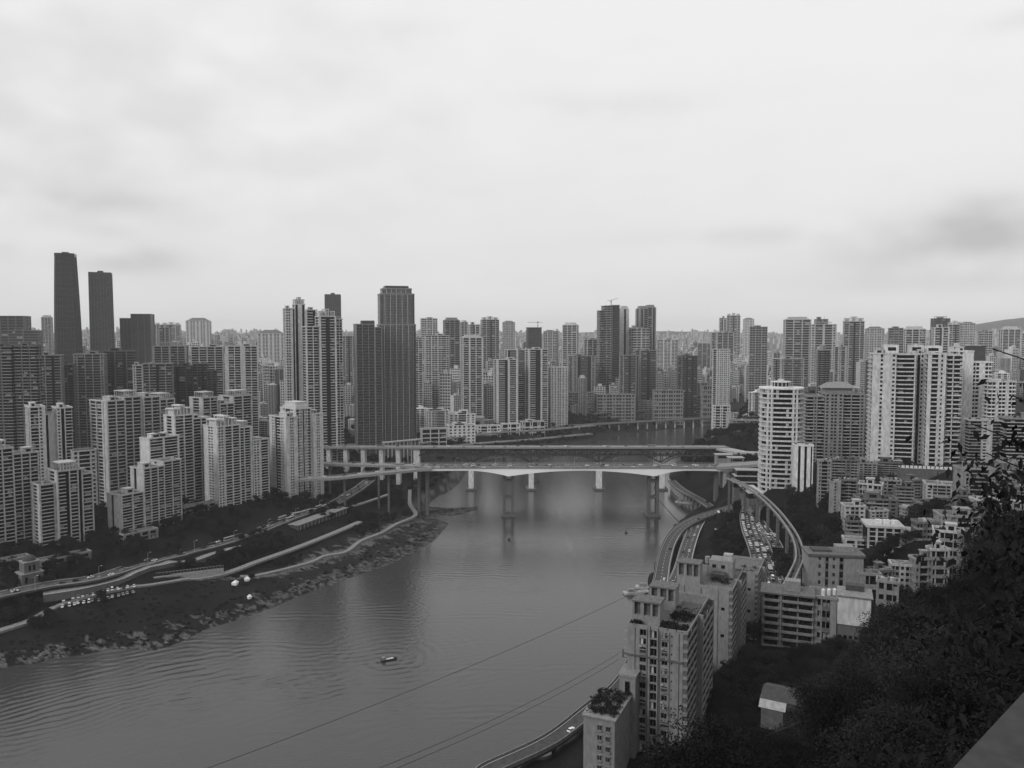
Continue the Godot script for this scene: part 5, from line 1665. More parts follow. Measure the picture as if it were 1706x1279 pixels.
func east_end() -> void:
	# where both bridges land: decks, station hall and its white roof
	var deck := [at(1196, 775, 861), at(1240, 772, 850), at(1290, 768, 840)]
	var t := thing("bridge_landing", "flat concrete approach deck where the white bridge meets the slope", "bridge ramp", deck[0])
	var loc := []
	for p in deck:
		loc.append(p - deck[0])
	var s := Shape.new(); s.ribbon(loc, 26.0, 3.0); part("deck", s, M.concrete, t)
	rail_line(t, "railing", offset_line(loc, 12.6), 1.2, 4.0, M.steel_pale)
	for k in 3:
		var p := along(deck, 0.1 + k * 0.4)
		for zz in [-6.0, 6.0]:
			var c := Shape.new(); c.box(-1.6, 1.6, ground(p.x, p.z) - p.y - 1.0, -2.9, zz - 2.0, zz + 2.0)
			var co := part("pier", c, M.concrete_pale, t); co.position = p - deck[0]
	var q := at(1243, 800, 760)
	var h := thing("terraced_hall", "long low hall of dark glazed terraces under the bridge landing", "building", Vector3(q.x, ground(q.x, q.z) - 1.0, q.z), -0.1)
	var base := ground(q.x, q.z) - 1.0
	for k in 3:
		var y0 := q.y - base - 2.0 + k * 5.5 - 4.0
		var a := Shape.new(); a.box(-13 + k * 2.0, 14, maxf(0.0, y0), y0 + 4.8, -9, 6 - k * 2.5); part("glazing", a, M.glass_dark, h)
		var b := Shape.new(); b.box(-14 + k * 2.0, 15, y0 + 4.8, y0 + 5.5, -10, 7.4 - k * 2.5); part("terrace_slab", b, M.concrete_pale, h)
	var bs := Shape.new(); bs.box(-12, 13, 0, q.y - base - 5.0, -8, 5); part("base", bs, M.concrete_dark, h)
	footprints.append([q.x, q.z, 18.0])
	# second approach deck, of the truss bridge
	var d2 := [at(1200, 745, 1015), at(1235, 752, 960), at(1290, 755, 930)]
	var t2 := thing("bridge_landing", "pale approach deck behind, where the truss bridge meets the slope", "bridge ramp", d2[0])
	var l2 := []
	for p in d2:
		l2.append(p - d2[0])
	var s2 := Shape.new(); s2.ribbon(l2, 18.0, 3.0); part("deck", s2, M.concrete_pale, t2)
	for k in 3:
		var p := along(d2, 0.05 + k * 0.42)
		var c := Shape.new(); c.box(-3, 3, ground(p.x, p.z) - p.y - 1.0, -2.9, -5, 5)
		var co := part("pier", c, M.concrete, t2); co.position = p - d2[0]
	for r in [[1205, 757, 900, 9.0, 5.0, 6.0, "flat-roofed toll house at the end of the truss bridge"], [1225, 762, 880, 8.0, 5.0, 5.0, "small pale kiosk beside the toll house"]]:
		var p := at(r[0], r[1], r[2])
		var gy := ground(p.x, p.z)
		var k := thing("bridge_house", r[6], "building", Vector3(p.x, gy, p.z))
		var hh := p.y - gy
		var a := Shape.new(); a.box(-r[3], r[3], -1, hh, -r[4], r[4]); part("wall", a, M.concrete, k)
		var b := Shape.new(); b.box(-r[3] - 1, r[3] + 1, hh, hh + 0.8, -r[4] - 1, r[4] + 1); part("roof", b, M.concrete_pale, k)
		var c := Shape.new(); c.box(-r[3] * 0.8, r[3] * 0.8, hh - 3.6, hh - 1.0, r[4], r[4] + 0.1); part("window", c, M.glass_dark, k)

# ---------------------------------------------------------------- roads, monorail, viaducts
func street(called: String, label: String, pts: Array, w: float, m: Material, sides := true) -> Node3D:
	var t := Node3D.new()
	t.name = numbered(called)
	add_child(t)
	t.set_meta("kind", "structure")
	if label != "":
		t.set_meta("label", label)
	var s := Shape.new(); s.ribbon(pts, w, 1.6); part("surface", s, m, t)
	if sides:
		var k := Shape.new()
		for o in [w * 0.5, -w * 0.5]:
			var l := offset_line(pts, o)
			for j in l.size() - 1:
				k.beam(l[j] + Vector3(0, 0.25, 0), l[j + 1] + Vector3(0, 0.25, 0), 0.4, 0.8)
		part("kerb", k, M.concrete_pale, t)
	return t

func marking(t: Node3D, pts: Array, offsets: Array, dash := 0.0) -> void:
	var s := Shape.new()
	for o in offsets:
		var l := offset_line(pts, o)
		var up := []
		for p in l:
			up.append(p + Vector3(0, 0.02, 0))
		if dash <= 0.0:
			s.ribbon(up, 0.22, 0.015)
		else:
			var n := int(length_of(up) / dash)
			for k in n:
				s.ribbon([along(up, float(k) / n), along(up, (k + 0.4) / n)], 0.22, 0.015)
	part("lane_marking", s, M.paint, t)

func viaduct(label: String, pts: Array, w: float, gap: float, pier_mat: Material, rail_h := 0.9) -> Node3D:
	var t := thing("viaduct", label, "viaduct", pts[0])
	var loc := []
	for p in pts:
		loc.append(p - pts[0])
	var s := Shape.new(); s.ribbon(loc, w, 1.8); part("deck", s, M.asphalt, t)
	var k := Shape.new()
	for o in [w * 0.5, -w * 0.5]:
		var l := offset_line(loc, o)
		for j in l.size() - 1:
			k.beam(l[j] + Vector3(0, rail_h * 0.3, 0), l[j + 1] + Vector3(0, rail_h * 0.3, 0), 0.35, rail_h + 0.9)
	part("barrier", k, M.concrete, t)
	var n := int(length_of(pts) / gap)
	for j in range(0, n + 1):
		var p := along(pts, float(j) / n)
		var gy := minf(ground(p.x, p.z) - 1.0, p.y - 3.0)
		var pw := 0.9 if w != 12.0 else 1.3
		var c := Shape.new(); c.box(-pw, pw, gy - p.y, -2.8, -pw, pw); c.box(-w * 0.36, w * 0.36, -2.8, -1.82, -1.0, 1.0)
		var co := part("pier", c, pier_mat, t)
		co.position = p - pts[0]
	return t

func lamp_row(pts: Array, gap: float, label: String, group := "street lamps") -> void:
	var n := int(length_of(pts) / gap)
	for k in range(0, n + 1):
		var p := along(pts, float(k) / maxi(n, 1))
		if lamp0 == null:
			lamp0 = thing("street_lamp", label, "street lamp", p, 0.0, group)
			var a := Shape.new(); a.cyl(Vector3(0, -0.5, 0), 0.14, 0.09, 10.5, 6); part("post", a, M.steel_pale, lamp0)
			var b := Shape.new(); b.beam(Vector3(0, 9.8, 0), Vector3(2.0, 10.4, 0), 0.1, 0.1); part("arm", b, M.steel_pale, lamp0)
			var c := Shape.new(); c.box(1.6, 2.6, 10.3, 10.5, -0.2, 0.2); part("lamp_head", c, M.paint, lamp0)
		else:
			copy(lamp0, "street_lamp", p, 0.0, label, group)
var lamp0: Node3D

var cleared := []      # paths kept free of trees

func make_roads() -> void:
	var hi := 0.35
	# far bank: the riverside avenue, the promenade beside it, two paths lower down
	var ave := smooth([on(-60, 1004, 20), on(0, 990, 20.5), on(82, 973, 20.5), on(157, 962, 20.5), on(230, 941, 20.5), on(312, 920, 20.5), on(394, 897, 20.5), on(460, 876, 20.5), on(546, 843, 21), on(590, 818, 22), on(615, 800, 24)])
	for k in ave.size():
		ave[k].y = maxf(ave[k].y, ground(ave[k].x, ave[k].z) + 0.3)
	var t := street("road", "riverside avenue on the far bank", ave, 13.0, M.asphalt)
	marking(t, ave, [0.0], 9.0)
	for o in [-4.5, -1.6, 1.6, 4.5]:
		lanes.append([ave, o, 26.0 if o > 0 else 34.0, "on the avenue of the far bank", 1.0 if o > 0 else -1.0, 30.0])
	lamp_row(offset_line(ave, 7.6), 38.0, "slim street lamp along the avenue of the far bank")
	var prom := smooth([on(72, 988, 17), on(130, 979, 17), on(190, 965, 17), on(250, 948, 17), on(310, 936, 17), on(360, 921, 17), on(412, 908, 17)])
	for k in prom.size():
		prom[k].y = maxf(prom[k].y, ground(prom[k].x, prom[k].z) + 0.4)
	cleared.append(prom)
	street("promenade", "broad pale promenade below the avenue", prom, 14.0, M.paving, false)
	var wall := Shape.new()
	var edge := offset_line(prom, 7.2)
	for k in edge.size() - 1:
		var a: Vector3 = edge[k]; var b: Vector3 = edge[k + 1]
		wall.beam(a + Vector3(0, -2.0, 0), b + Vector3(0, -2.0, 0), 0.8, 5.4)
	var wt := single("embankment_wall", wall, M.concrete_dark, "dark embankment wall carrying the pale promenade", "wall")
	var cope := Shape.new()
	for k in edge.size() - 1:
		cope.beam(edge[k] + Vector3(0, 0.95, 0), edge[k + 1] + Vector3(0, 0.95, 0), 1.0, 0.35)
	part("coping", cope, M.concrete_pale, wt)
	var p1 := smooth([on(-40, 1062, 7), on(0, 1049, 7), on(49, 1033, 7.5), on(89, 1013, 8.5), on(140, 1000, 9), on(223, 985, 9), on(253, 980, 9), on(310, 966, 10), on(374, 954, 11), on(427, 935, 11.5), on(492, 912, 12), on(558, 886, 13), on(600, 868, 14)])
	for k in p1.size():
		p1[k].y = maxf(p1[k].y, ground(p1[k].x, p1[k].z) + 0.3)
	cleared.append(p1)
	street("path", "pale middle path along the far bank", p1, 6.5, M.paving, false)
	var p2 := smooth([on(256, 983, 5), on(310, 973, 5), on(374, 966, 5), on(430, 957, 6), on(512, 937, 6), on(541, 925, 6), on(576, 918, 6), on(601, 900, 7), on(634, 887, 7), on(660, 872, 7), on(692, 857, 7), on(683, 838, 9), on(683, 815, 11)])
	for k in p2.size():
		p2[k].y = maxf(p2[k].y, ground(p2[k].x, p2[k].z) + 0.3)
	cleared.append(p2)
	street("path", "pale lower path winding to the sandy spit", p2, 4.2, M.paving, false)
	var p3 := smooth([on(486, 868, 17), on(530, 855, 17), on(600, 838, 16), on(648, 822, 16)])
	for k in p3.size():
		p3[k].y = maxf(p3[k].y, ground(p3[k].x, p3[k].z) + 0.4)
	street("path", "thin pale path on the grass below the ramps", p3, 3.0, M.concrete_pale, false)
	for r in [[on(700, 738, 26), on(760, 728, 26), on(830, 720, 26), on(900, 716, 25), on(990, 708, 24)], [on(700, 748, 16), on(800, 738, 14), on(880, 732, 12), on(985, 722, 10)]]:
		var s := smooth(r)
		for k in s.size():
			s[k].y = maxf(s[k].y, ground(s[k].x, s[k].z) + 0.5)
		street("road", "far river road beyond the truss bridge", s, 11.0, M.paving)
		lanes.append([s, 2.0, 30.0, "on the far river road", 1.0, 50.0])
	# the far viaduct and the arcade above it
	var fv := smooth([on(930, 710, 19), on(985, 707, 19), on(1050, 703, 19), on(1120, 699, 19), on(1200, 695, 19)])
	viaduct("long white-legged river viaduct at the far bend", fv, 12.0, 24.0, M.white, 1.6)
	cleared.append(fv)
	lanes.append([fv, 1.5, 28.0, "on the far viaduct", 1.0, 60.0])
	var fa := smooth([on(985, 689, 32), on(1060, 684, 33), on(1130, 679, 34), on(1200, 676, 34)])
	viaduct("upper colonnaded road along the far hillside", fa, 14.0, 13.0, M.concrete)
	# near bank: the river road at the foot of the tall row, the curved viaduct, the lower road
	var nr := smooth([Vector3(-70, 19, -282), on(780, 1300, 19), on(820, 1279, 19), on(917, 1233, 19.5), on(985, 1181, 20), on(1037, 1137, 20), on(1066, 1080, 20), on(1088, 1010, 20)])
	var nt := viaduct("river road on low piers with white edge line below the tall row", nr, 8.6, 26.0, M.concrete_dark)
	marking(nt, local(nr), [-3.6, 3.6])
	var cv := smooth([on(1088, 1010, 20), on(1101, 965, 20), on(1106, 935, 20.5), on(1116, 903, 21), on(1133, 880, 22), on(1163, 863, 23), on(1200, 851, 25), on(1235, 840, 28)])
	var ct := viaduct("curved viaduct sweeping round over the water's edge", cv, 11.0, 24.0, M.concrete)
	marking(ct, local(cv), [-4.6, 4.6]); marking(ct, local(cv), [0.0], 8.0)
	var lr := smooth([on(1118, 985, 20), on(1135, 950, 20), on(1146, 910, 20), on(1157, 880, 20), on(1168, 862, 20)])
	for k in lr.size():
		lr[k].y = maxf(lr[k].y, ground(lr[k].x, lr[k].z) + 0.4)
	var lt := street("road", "lower road inside the curved viaduct", lr, 12.0, M.asphalt)
	marking(lt, lr, [-5.4, 5.4]); marking(lt, lr, [-2.0, 2.0], 8.0)
	lanes.append([lr, 2.4, 26.0, "on the lower road inside the curved viaduct", 1.0, 8.0]); lanes.append([lr, -2.4, 34.0, "on the lower road inside the curved viaduct", -1.0, 20.0])
	lanes.append([cv, 2.4, 90.0, "on the curved viaduct", 1.0, 60.0]); lanes.append([nr, 2.4, 150.0, "on the river road below the tall row", 1.0, 118.0])
	var fr := smooth([on(1118, 800, 12), on(1135, 815, 12), on(1165, 832, 12), on(1185, 845, 13)])
	for k in fr.size():
		fr[k].y = maxf(fr[k].y, ground(fr[k].x, fr[k].z) + 0.4)
	viaduct("arched quay road running back under the bridge", fr, 9.0, 11.0, M.concrete_pale)
	# the jammed road between the trees
	var jam := smooth([on(1296, 1000, 60), on(1279, 955, 59), on(1264, 910, 57), on(1251, 878, 55), on(1249, 855, 54), on(1262, 838, 54), on(1290, 826, 55)])
	for k in jam.size():
		jam[k].y = maxf(jam[k].y, ground(jam[k].x, jam[k].z) + 0.5)
	var jt := viaduct("traffic-jammed road between wooded slopes", jam, 14.5, 30.0, M.concrete)
	marking(jt, local(jam), [-1.7, 1.7, 5.0, -5.0], 8.0)
	for o in [-5.2, -1.8, 1.7, 5.2]:
		lanes.append([jam, o, 7.6 if o < 3.0 else 12.0, "in the traffic jam between the wooded slopes", 1.0, 2.0 + absf(o)])
	var jb := smooth([on(1264, 868, 54), on(1276, 885, 55), on(1288, 900, 56), on(1294, 912, 57)])
	for k in jb.size():
		jb[k].y = maxf(jb[k].y, ground(jb[k].x, jb[k].z) + 0.5)
	street("road", "slip road branching from the jammed road", jb, 8.0, M.asphalt)
	lanes.append([jb, 1.8, 8.0, "on the slip road beside the jam", 1.0, 3.0]); lanes.append([jb, -1.8, 9.0, "on the slip road beside the jam", 1.0, 5.0])
	monorail()

func local(pts: Array) -> Array:
	var out := []
	for p in pts:
		out.append(p - pts[0])
	return out

func monorail() -> void:
	var line := smooth([on(1307, 982, 80), on(1322, 952, 80), on(1332, 925, 80), on(1325, 893, 80), on(1303, 860, 80), on(1281, 836, 79.5), on(1262, 820, 79), on(1243, 808, 78.5), on(1215, 795, 78)])
	var t := thing("monorail_track", "twin concrete monorail beams curving past the jammed road", "monorail", line[0])
	var loc := local(line)
	for o in [-1.85, 1.85]:
		var b := Shape.new(); b.ribbon(offset_line(loc, o), 0.85, 1.5); part("beam", b, M.concrete, t)
	var w := Shape.new(); w.ribbon(offset_line(loc, 0.0), 1.0, 0.12)
	var wk := part("walkway", w, M.concrete_dark, t); wk.position.y = -1.9
	for k in range(0, 10):
		var p := along(line, k / 9.0)
		var gy := ground(p.x, p.z)
		var c := Shape.new(); c.box(-0.85, 0.85, gy - p.y - 1.0, -3.2, -0.85, 0.85)
		c.box(-3.0, 3.0, -3.2, -1.72, -0.9, 0.9)
		var co := part("pier", c, M.concrete_dark, t)
		co.position = p - line[0]
	var p0 := at(1251, 815, 640)
	var st := thing("monorail_station", "monorail station with sloping white roof above the jammed road", "station", Vector3(p0.x, p0.y - 9.0, p0.z), 0.0)
	var dir: Vector3 = line[-12] - line[-20]
	st.rotation.y = atan2(-dir.z, dir.x)
	var r := Shape.new(); r.box(-17, 17, 9.0, 9.6, -6.2, 6.2)
	part("roof", r, M.awning, st)
	var ridge := Shape.new()
	for k in 12:
		ridge.box(-17 + k * 3.0, -16.85 + k * 3.0, 9.6, 9.8, -6.2, 6.2)
	part("roof_seam", ridge, M.concrete, st)
	var bd := Shape.new(); bd.box(-16, 16, -1.0, 4.2, -5.5, 5.5); part("platform", bd, M.concrete_dark, st)
	var gl := Shape.new(); gl.box(-16, 16, 4.2, 9.0, 5.2, 5.4); gl.box(-16, 16, 4.2, 9.0, -5.4, -5.2); part("glazing", gl, M.glass_dark, st)
	var ps := Shape.new()
	for k in 5:
		for z in [-3.5, 3.5]:
			ps.box(-14 + k * 7 - 0.6, -14 + k * 7 + 0.6, -22, -1.0, z - 0.6, z + 0.6)
	part("leg", ps, M.concrete, st)
	var kiosk := on(1206, 858, 30)
	var kt := thing("white_awning", "white rectangular awning over the curved viaduct's trees", "awning", Vector3(kiosk.x, 26.0, kiosk.z), -0.1)
	var ka := Shape.new(); ka.box(-6, 6, 7.0, 7.4, -4, 4); part("canopy", ka, M.awning, kt)
	var kb := Shape.new(); kb.box(-5.5, 5.5, 0, 7.0, -3.4, 3.2); part("wall", kb, M.concrete_dark, kt)
	var k2 := on(1199, 882, 26)
	var t3 := thing("white_awning", "small white awning between the lower road and the trees", "awning", Vector3(k2.x, 23.0, k2.z), 0.1)
	var kc := Shape.new(); kc.box(-4, 4, 3.0, 3.3, -2.5, 2.5); part("canopy", kc, M.awning, t3)
	var kd := Shape.new(); kd.box(-3.6, 3.6, -1.0, 3.0, -2.2, 2.0); part("wall", kd, M.concrete_dark, t3)

# ---------------------------------------------------------------- vehicles
func bus_proto(called: String, paint: Material) -> Node3D:
	var t := thing(called, "", "bus", Vector3(0, -200, 0))
	var b := Shape.new(); b.box(-5.2, 5.2, 0.35, 1.5, -1.25, 1.25); part("body", b, paint, t)
	var g := Shape.new(); g.box(-5.1, 5.15, 1.5, 2.6, -1.2, 1.2); part("window", g, M.glass_dark, t)
	var r := Shape.new(); r.box(-5.2, 5.2, 2.6, 3.0, -1.25, 1.25); part("roof", r, paint, t)
	var w := Shape.new(); w.cyl(Vector3(0, -0.15, 0), 0.5, 0.5, 0.3, 8)
	var wm := w.mesh()
	for x in [-3.2, 3.4]:
		for z in [-1.1, 1.1]:
			var o := piece("wheel", wm, M.tyre, t, Vector3(x, 0.5, z))
			o.rotation.x = PI / 2
	return t

func car_proto(called: String, label: String, paint: Material, van: bool) -> Node3D:
	var t := thing(called, label, "van" if van else "car", Vector3(0, -200, 0))
	var b := Shape.new()
	var l := 2.45 if van else 2.2
	b.prism([Vector2(-l, -0.8), Vector2(-l + 0.15, -0.9), Vector2(l - 0.3, -0.9), Vector2(l, -0.65), Vector2(l, 0.65), Vector2(l - 0.3, 0.9), Vector2(-l + 0.15, 0.9), Vector2(-l, 0.8)], 0.3, 0.92)
	var h := 1.95 if van else 1.45
	var f := 1.5 if van else 0.75
	var bk := -2.3 if van else -1.75
	var roof := []
	var a0 := bk; var a1 := f; var c0 := bk + (0.15 if van else 0.5); var c1 := f - (0.5 if van else 0.75)
	part("body", b, paint, t)
	var g := Shape.new()
	for z in [-1.0, 1.0]:
		g.quad(Vector3(a0, 0.92, z * 0.86), Vector3(a1, 0.92, z * 0.86), Vector3(c1, h - 0.06, z * 0.7), Vector3(c0, h - 0.06, z * 0.7), Vector3(0, 0, z))
	g.quad(Vector3(a1, 0.92, -0.86), Vector3(a1, 0.92, 0.86), Vector3(c1, h - 0.06, 0.7), Vector3(c1, h - 0.06, -0.7), Vector3.RIGHT)
	g.quad(Vector3(a0, 0.92, -0.86), Vector3(a0, 0.92, 0.86), Vector3(c0, h - 0.06, 0.7), Vector3(c0, h - 0.06, -0.7), Vector3.LEFT)
	part("window", g, M.glass_dark, t)
	var r := Shape.new(); r.box(c0 - 0.02, c1 + 0.02, h - 0.07, h, -0.72, 0.72); part("roof", r, paint, t)
	var w := Shape.new()
	for k in 8:
		var q0 := TAU * k / 8.0; var q1 := TAU * (k + 1) / 8.0
		w.quad(Vector3(cos(q0) * 0.33, sin(q0) * 0.33, -0.1), Vector3(cos(q1) * 0.33, sin(q1) * 0.33, -0.1), Vector3(cos(q1) * 0.33, sin(q1) * 0.33, 0.1), Vector3(cos(q0) * 0.33, sin(q0) * 0.33, 0.1), Vector3(cos(q0), sin(q0), 0))
		for z in [-0.1, 0.1]:
			w.tri(Vector3(0, 0, z), Vector3(cos(q0) * 0.33, sin(q0) * 0.33, z), Vector3(cos(q1) * 0.33, sin(q1) * 0.33, z), Vector3(0, 0, z))
	var wm := w.mesh()
	for x in [-l * 0.62, l * 0.62]:
		for z in [-0.84, 0.84]:
			piece("wheel", wm, M.tyre, t, Vector3(x, 0.33, z))
	return t

func make_vehicles() -> void:
	rng.seed = 11
	var protos := []
	for r in [["white_car", M.car_white, false], ["grey_car", M.car_grey, false], ["black_car", M.car_black, false], ["white_van", M.car_white, true]]:
		protos.append([car_proto(r[0], "", r[1], r[2]), r[0], String(r[0]).replace("_", " ")])
	protos.append([bus_proto("grey_bus", M.car_grey), "grey_bus", "grey bus"])
	var used := {}
	var set_car := func(p: Vector3, dir: Vector3, where: String, k: int) -> void:
		var pr = protos[k]
		var turn := atan2(-dir.z, dir.x)
		var label: String = "%s %s" % [pr[2], where]
		if not used.has(k):
			used[k] = true
			var o: Node3D = pr[0]
			o.position = p; o.rotation.y = turn
			o.set_meta("label", label); o.set_meta("group", "vehicles " + where)
		else:
			copy(pr[0], pr[1], p, turn, label, "vehicles " + where)
	for ln in lanes:
		var pts: Array = ln[0]
		var l := length_of(pts)
		var off := offset_line(pts, ln[1])
		var s: float = ln[5]
		while s < l - 3.0:
			var p := along(off, s / l)
			var p2 := along(off, (s + 2.0) / l)
			var dir: Vector3 = (p2 - p) * float(ln[4])
			var k: int = 0 if ln[2] > 100.0 else [0, 0, 1, 2, 0, 3, 1, 2, 1, 2, 0, 1, 2, 4][rng.randi() % 14]
			if dir.length() > 0.3:
				set_car.call(p + Vector3(0, 0.06, 0), dir.normalized(), ln[3], k)
			s += ln[2] * rng.randf_range(0.8, 1.5) + (7.0 if k == 4 else 0.0)
	# parked along the middle path of the far bank
	for k in 30:
		var q := on(lerpf(106, 222, (k % 15) / 14.0) + rng.randf_range(-2, 2), lerpf(1005, 985, (k % 15) / 14.0) + (k / 15) * 5.0, 9.5)
		q.y = maxf(ground(q.x, q.z), 8.0) + 0.45
		set_car.call(q, Vector3(0.5 + rng.randf_range(-0.2, 0.2), 0, 0.8), "parked beside the middle path of the far bank", [0, 0, 2, 1, 0, 3][rng.randi() % 6])

# ---------------------------------------------------------------- trees
func leaf_crown(seed_: int, r: float, h: float, clumps: int, leaves: int, size: float) -> ArrayMesh:
	var g := RandomNumberGenerator.new()
	g.seed = seed_
	var s := Shape.new()
	for k in clumps:
		var d := Vector3(g.randfn(), g.randfn(), g.randfn()).normalized()
		var q := pow(g.randf(), 0.45)
		var c := Vector3(d.x * r * q * 0.82, h * 0.5 + d.y * h * 0.42 * q, d.z * r * q * 0.82)
		var cr := r * g.randf_range(0.2, 0.36)
		for j in leaves:
			var e := Vector3(g.randfn(), g.randfn(), g.randfn()).normalized()
			var p := c + Vector3(e.x, e.y * 0.7, e.z) * cr * pow(g.randf(), 0.4)
			var a := Vector3(g.randfn(), g.randfn() * 0.7, g.randfn()).normalized()
			var b := a.cross(Vector3(g.randfn(), g.randfn(), g.randfn())).normalized()
			var l := size * g.randf_range(0.7, 1.4)
			s.quad(p - a * l, p - b * l * 0.5, p + a * l, p + b * l * 0.5, e + Vector3(0, 0.5, 0))
	return s.mesh()

func trunk_mesh(seed_: int, h: float, r: float) -> ArrayMesh:
	var g := RandomNumberGenerator.new()
	g.seed = seed_
	var s := Shape.new()
	s.cyl(Vector3(0, -1.5, 0), r, r * 0.6, h * 0.55 + 1.5, 7, false)
	for k in 5:
		var a := TAU * k / 5.0 + g.randf()
		var b := Vector3(0, h * g.randf_range(0.25, 0.5), 0)
		s.tube([b, b + Vector3(cos(a) * h * 0.16, h * 0.16, sin(a) * h * 0.16), b + Vector3(cos(a) * h * 0.26, h * 0.36, sin(a) * h * 0.26)], r * 0.28, 5)
	return s.mesh()

var tree_meshes := []
func tree_kind(k: int) -> Array:
	return tree_meshes[k % tree_meshes.size()]

func tree(label: String, group: String, p: Vector3, k: int, size: float, leaf: Material) -> void:
	var m: Array = tree_kind(k)
	var t := thing("tree", label, "tree", p, rng.randf() * TAU, group)
	t.scale = Vector3.ONE * size * rng.randf_range(0.85, 1.15)
	piece("trunk", m[1], M.bark, t, Vector3.ZERO)
	piece("crown", m[0], leaf, t, Vector3(0, m[2], 0))

func vacant(x: float, z: float, r: float) -> bool:
	for f in footprints:
		var dx: float = f[0] - x
		var dz: float = f[1] - z
		if dx * dx + dz * dz < (f[2] + r) * (f[2] + r):
			if f.size() < 6:
				return false
			var lx := -dx * cos(f[3]) + dz * sin(f[3])
			var lz := -dx * sin(f[3]) - dz * cos(f[3])
			if absf(lx) < f[4] + r and absf(lz) < f[5] + r:
				return false
	return true

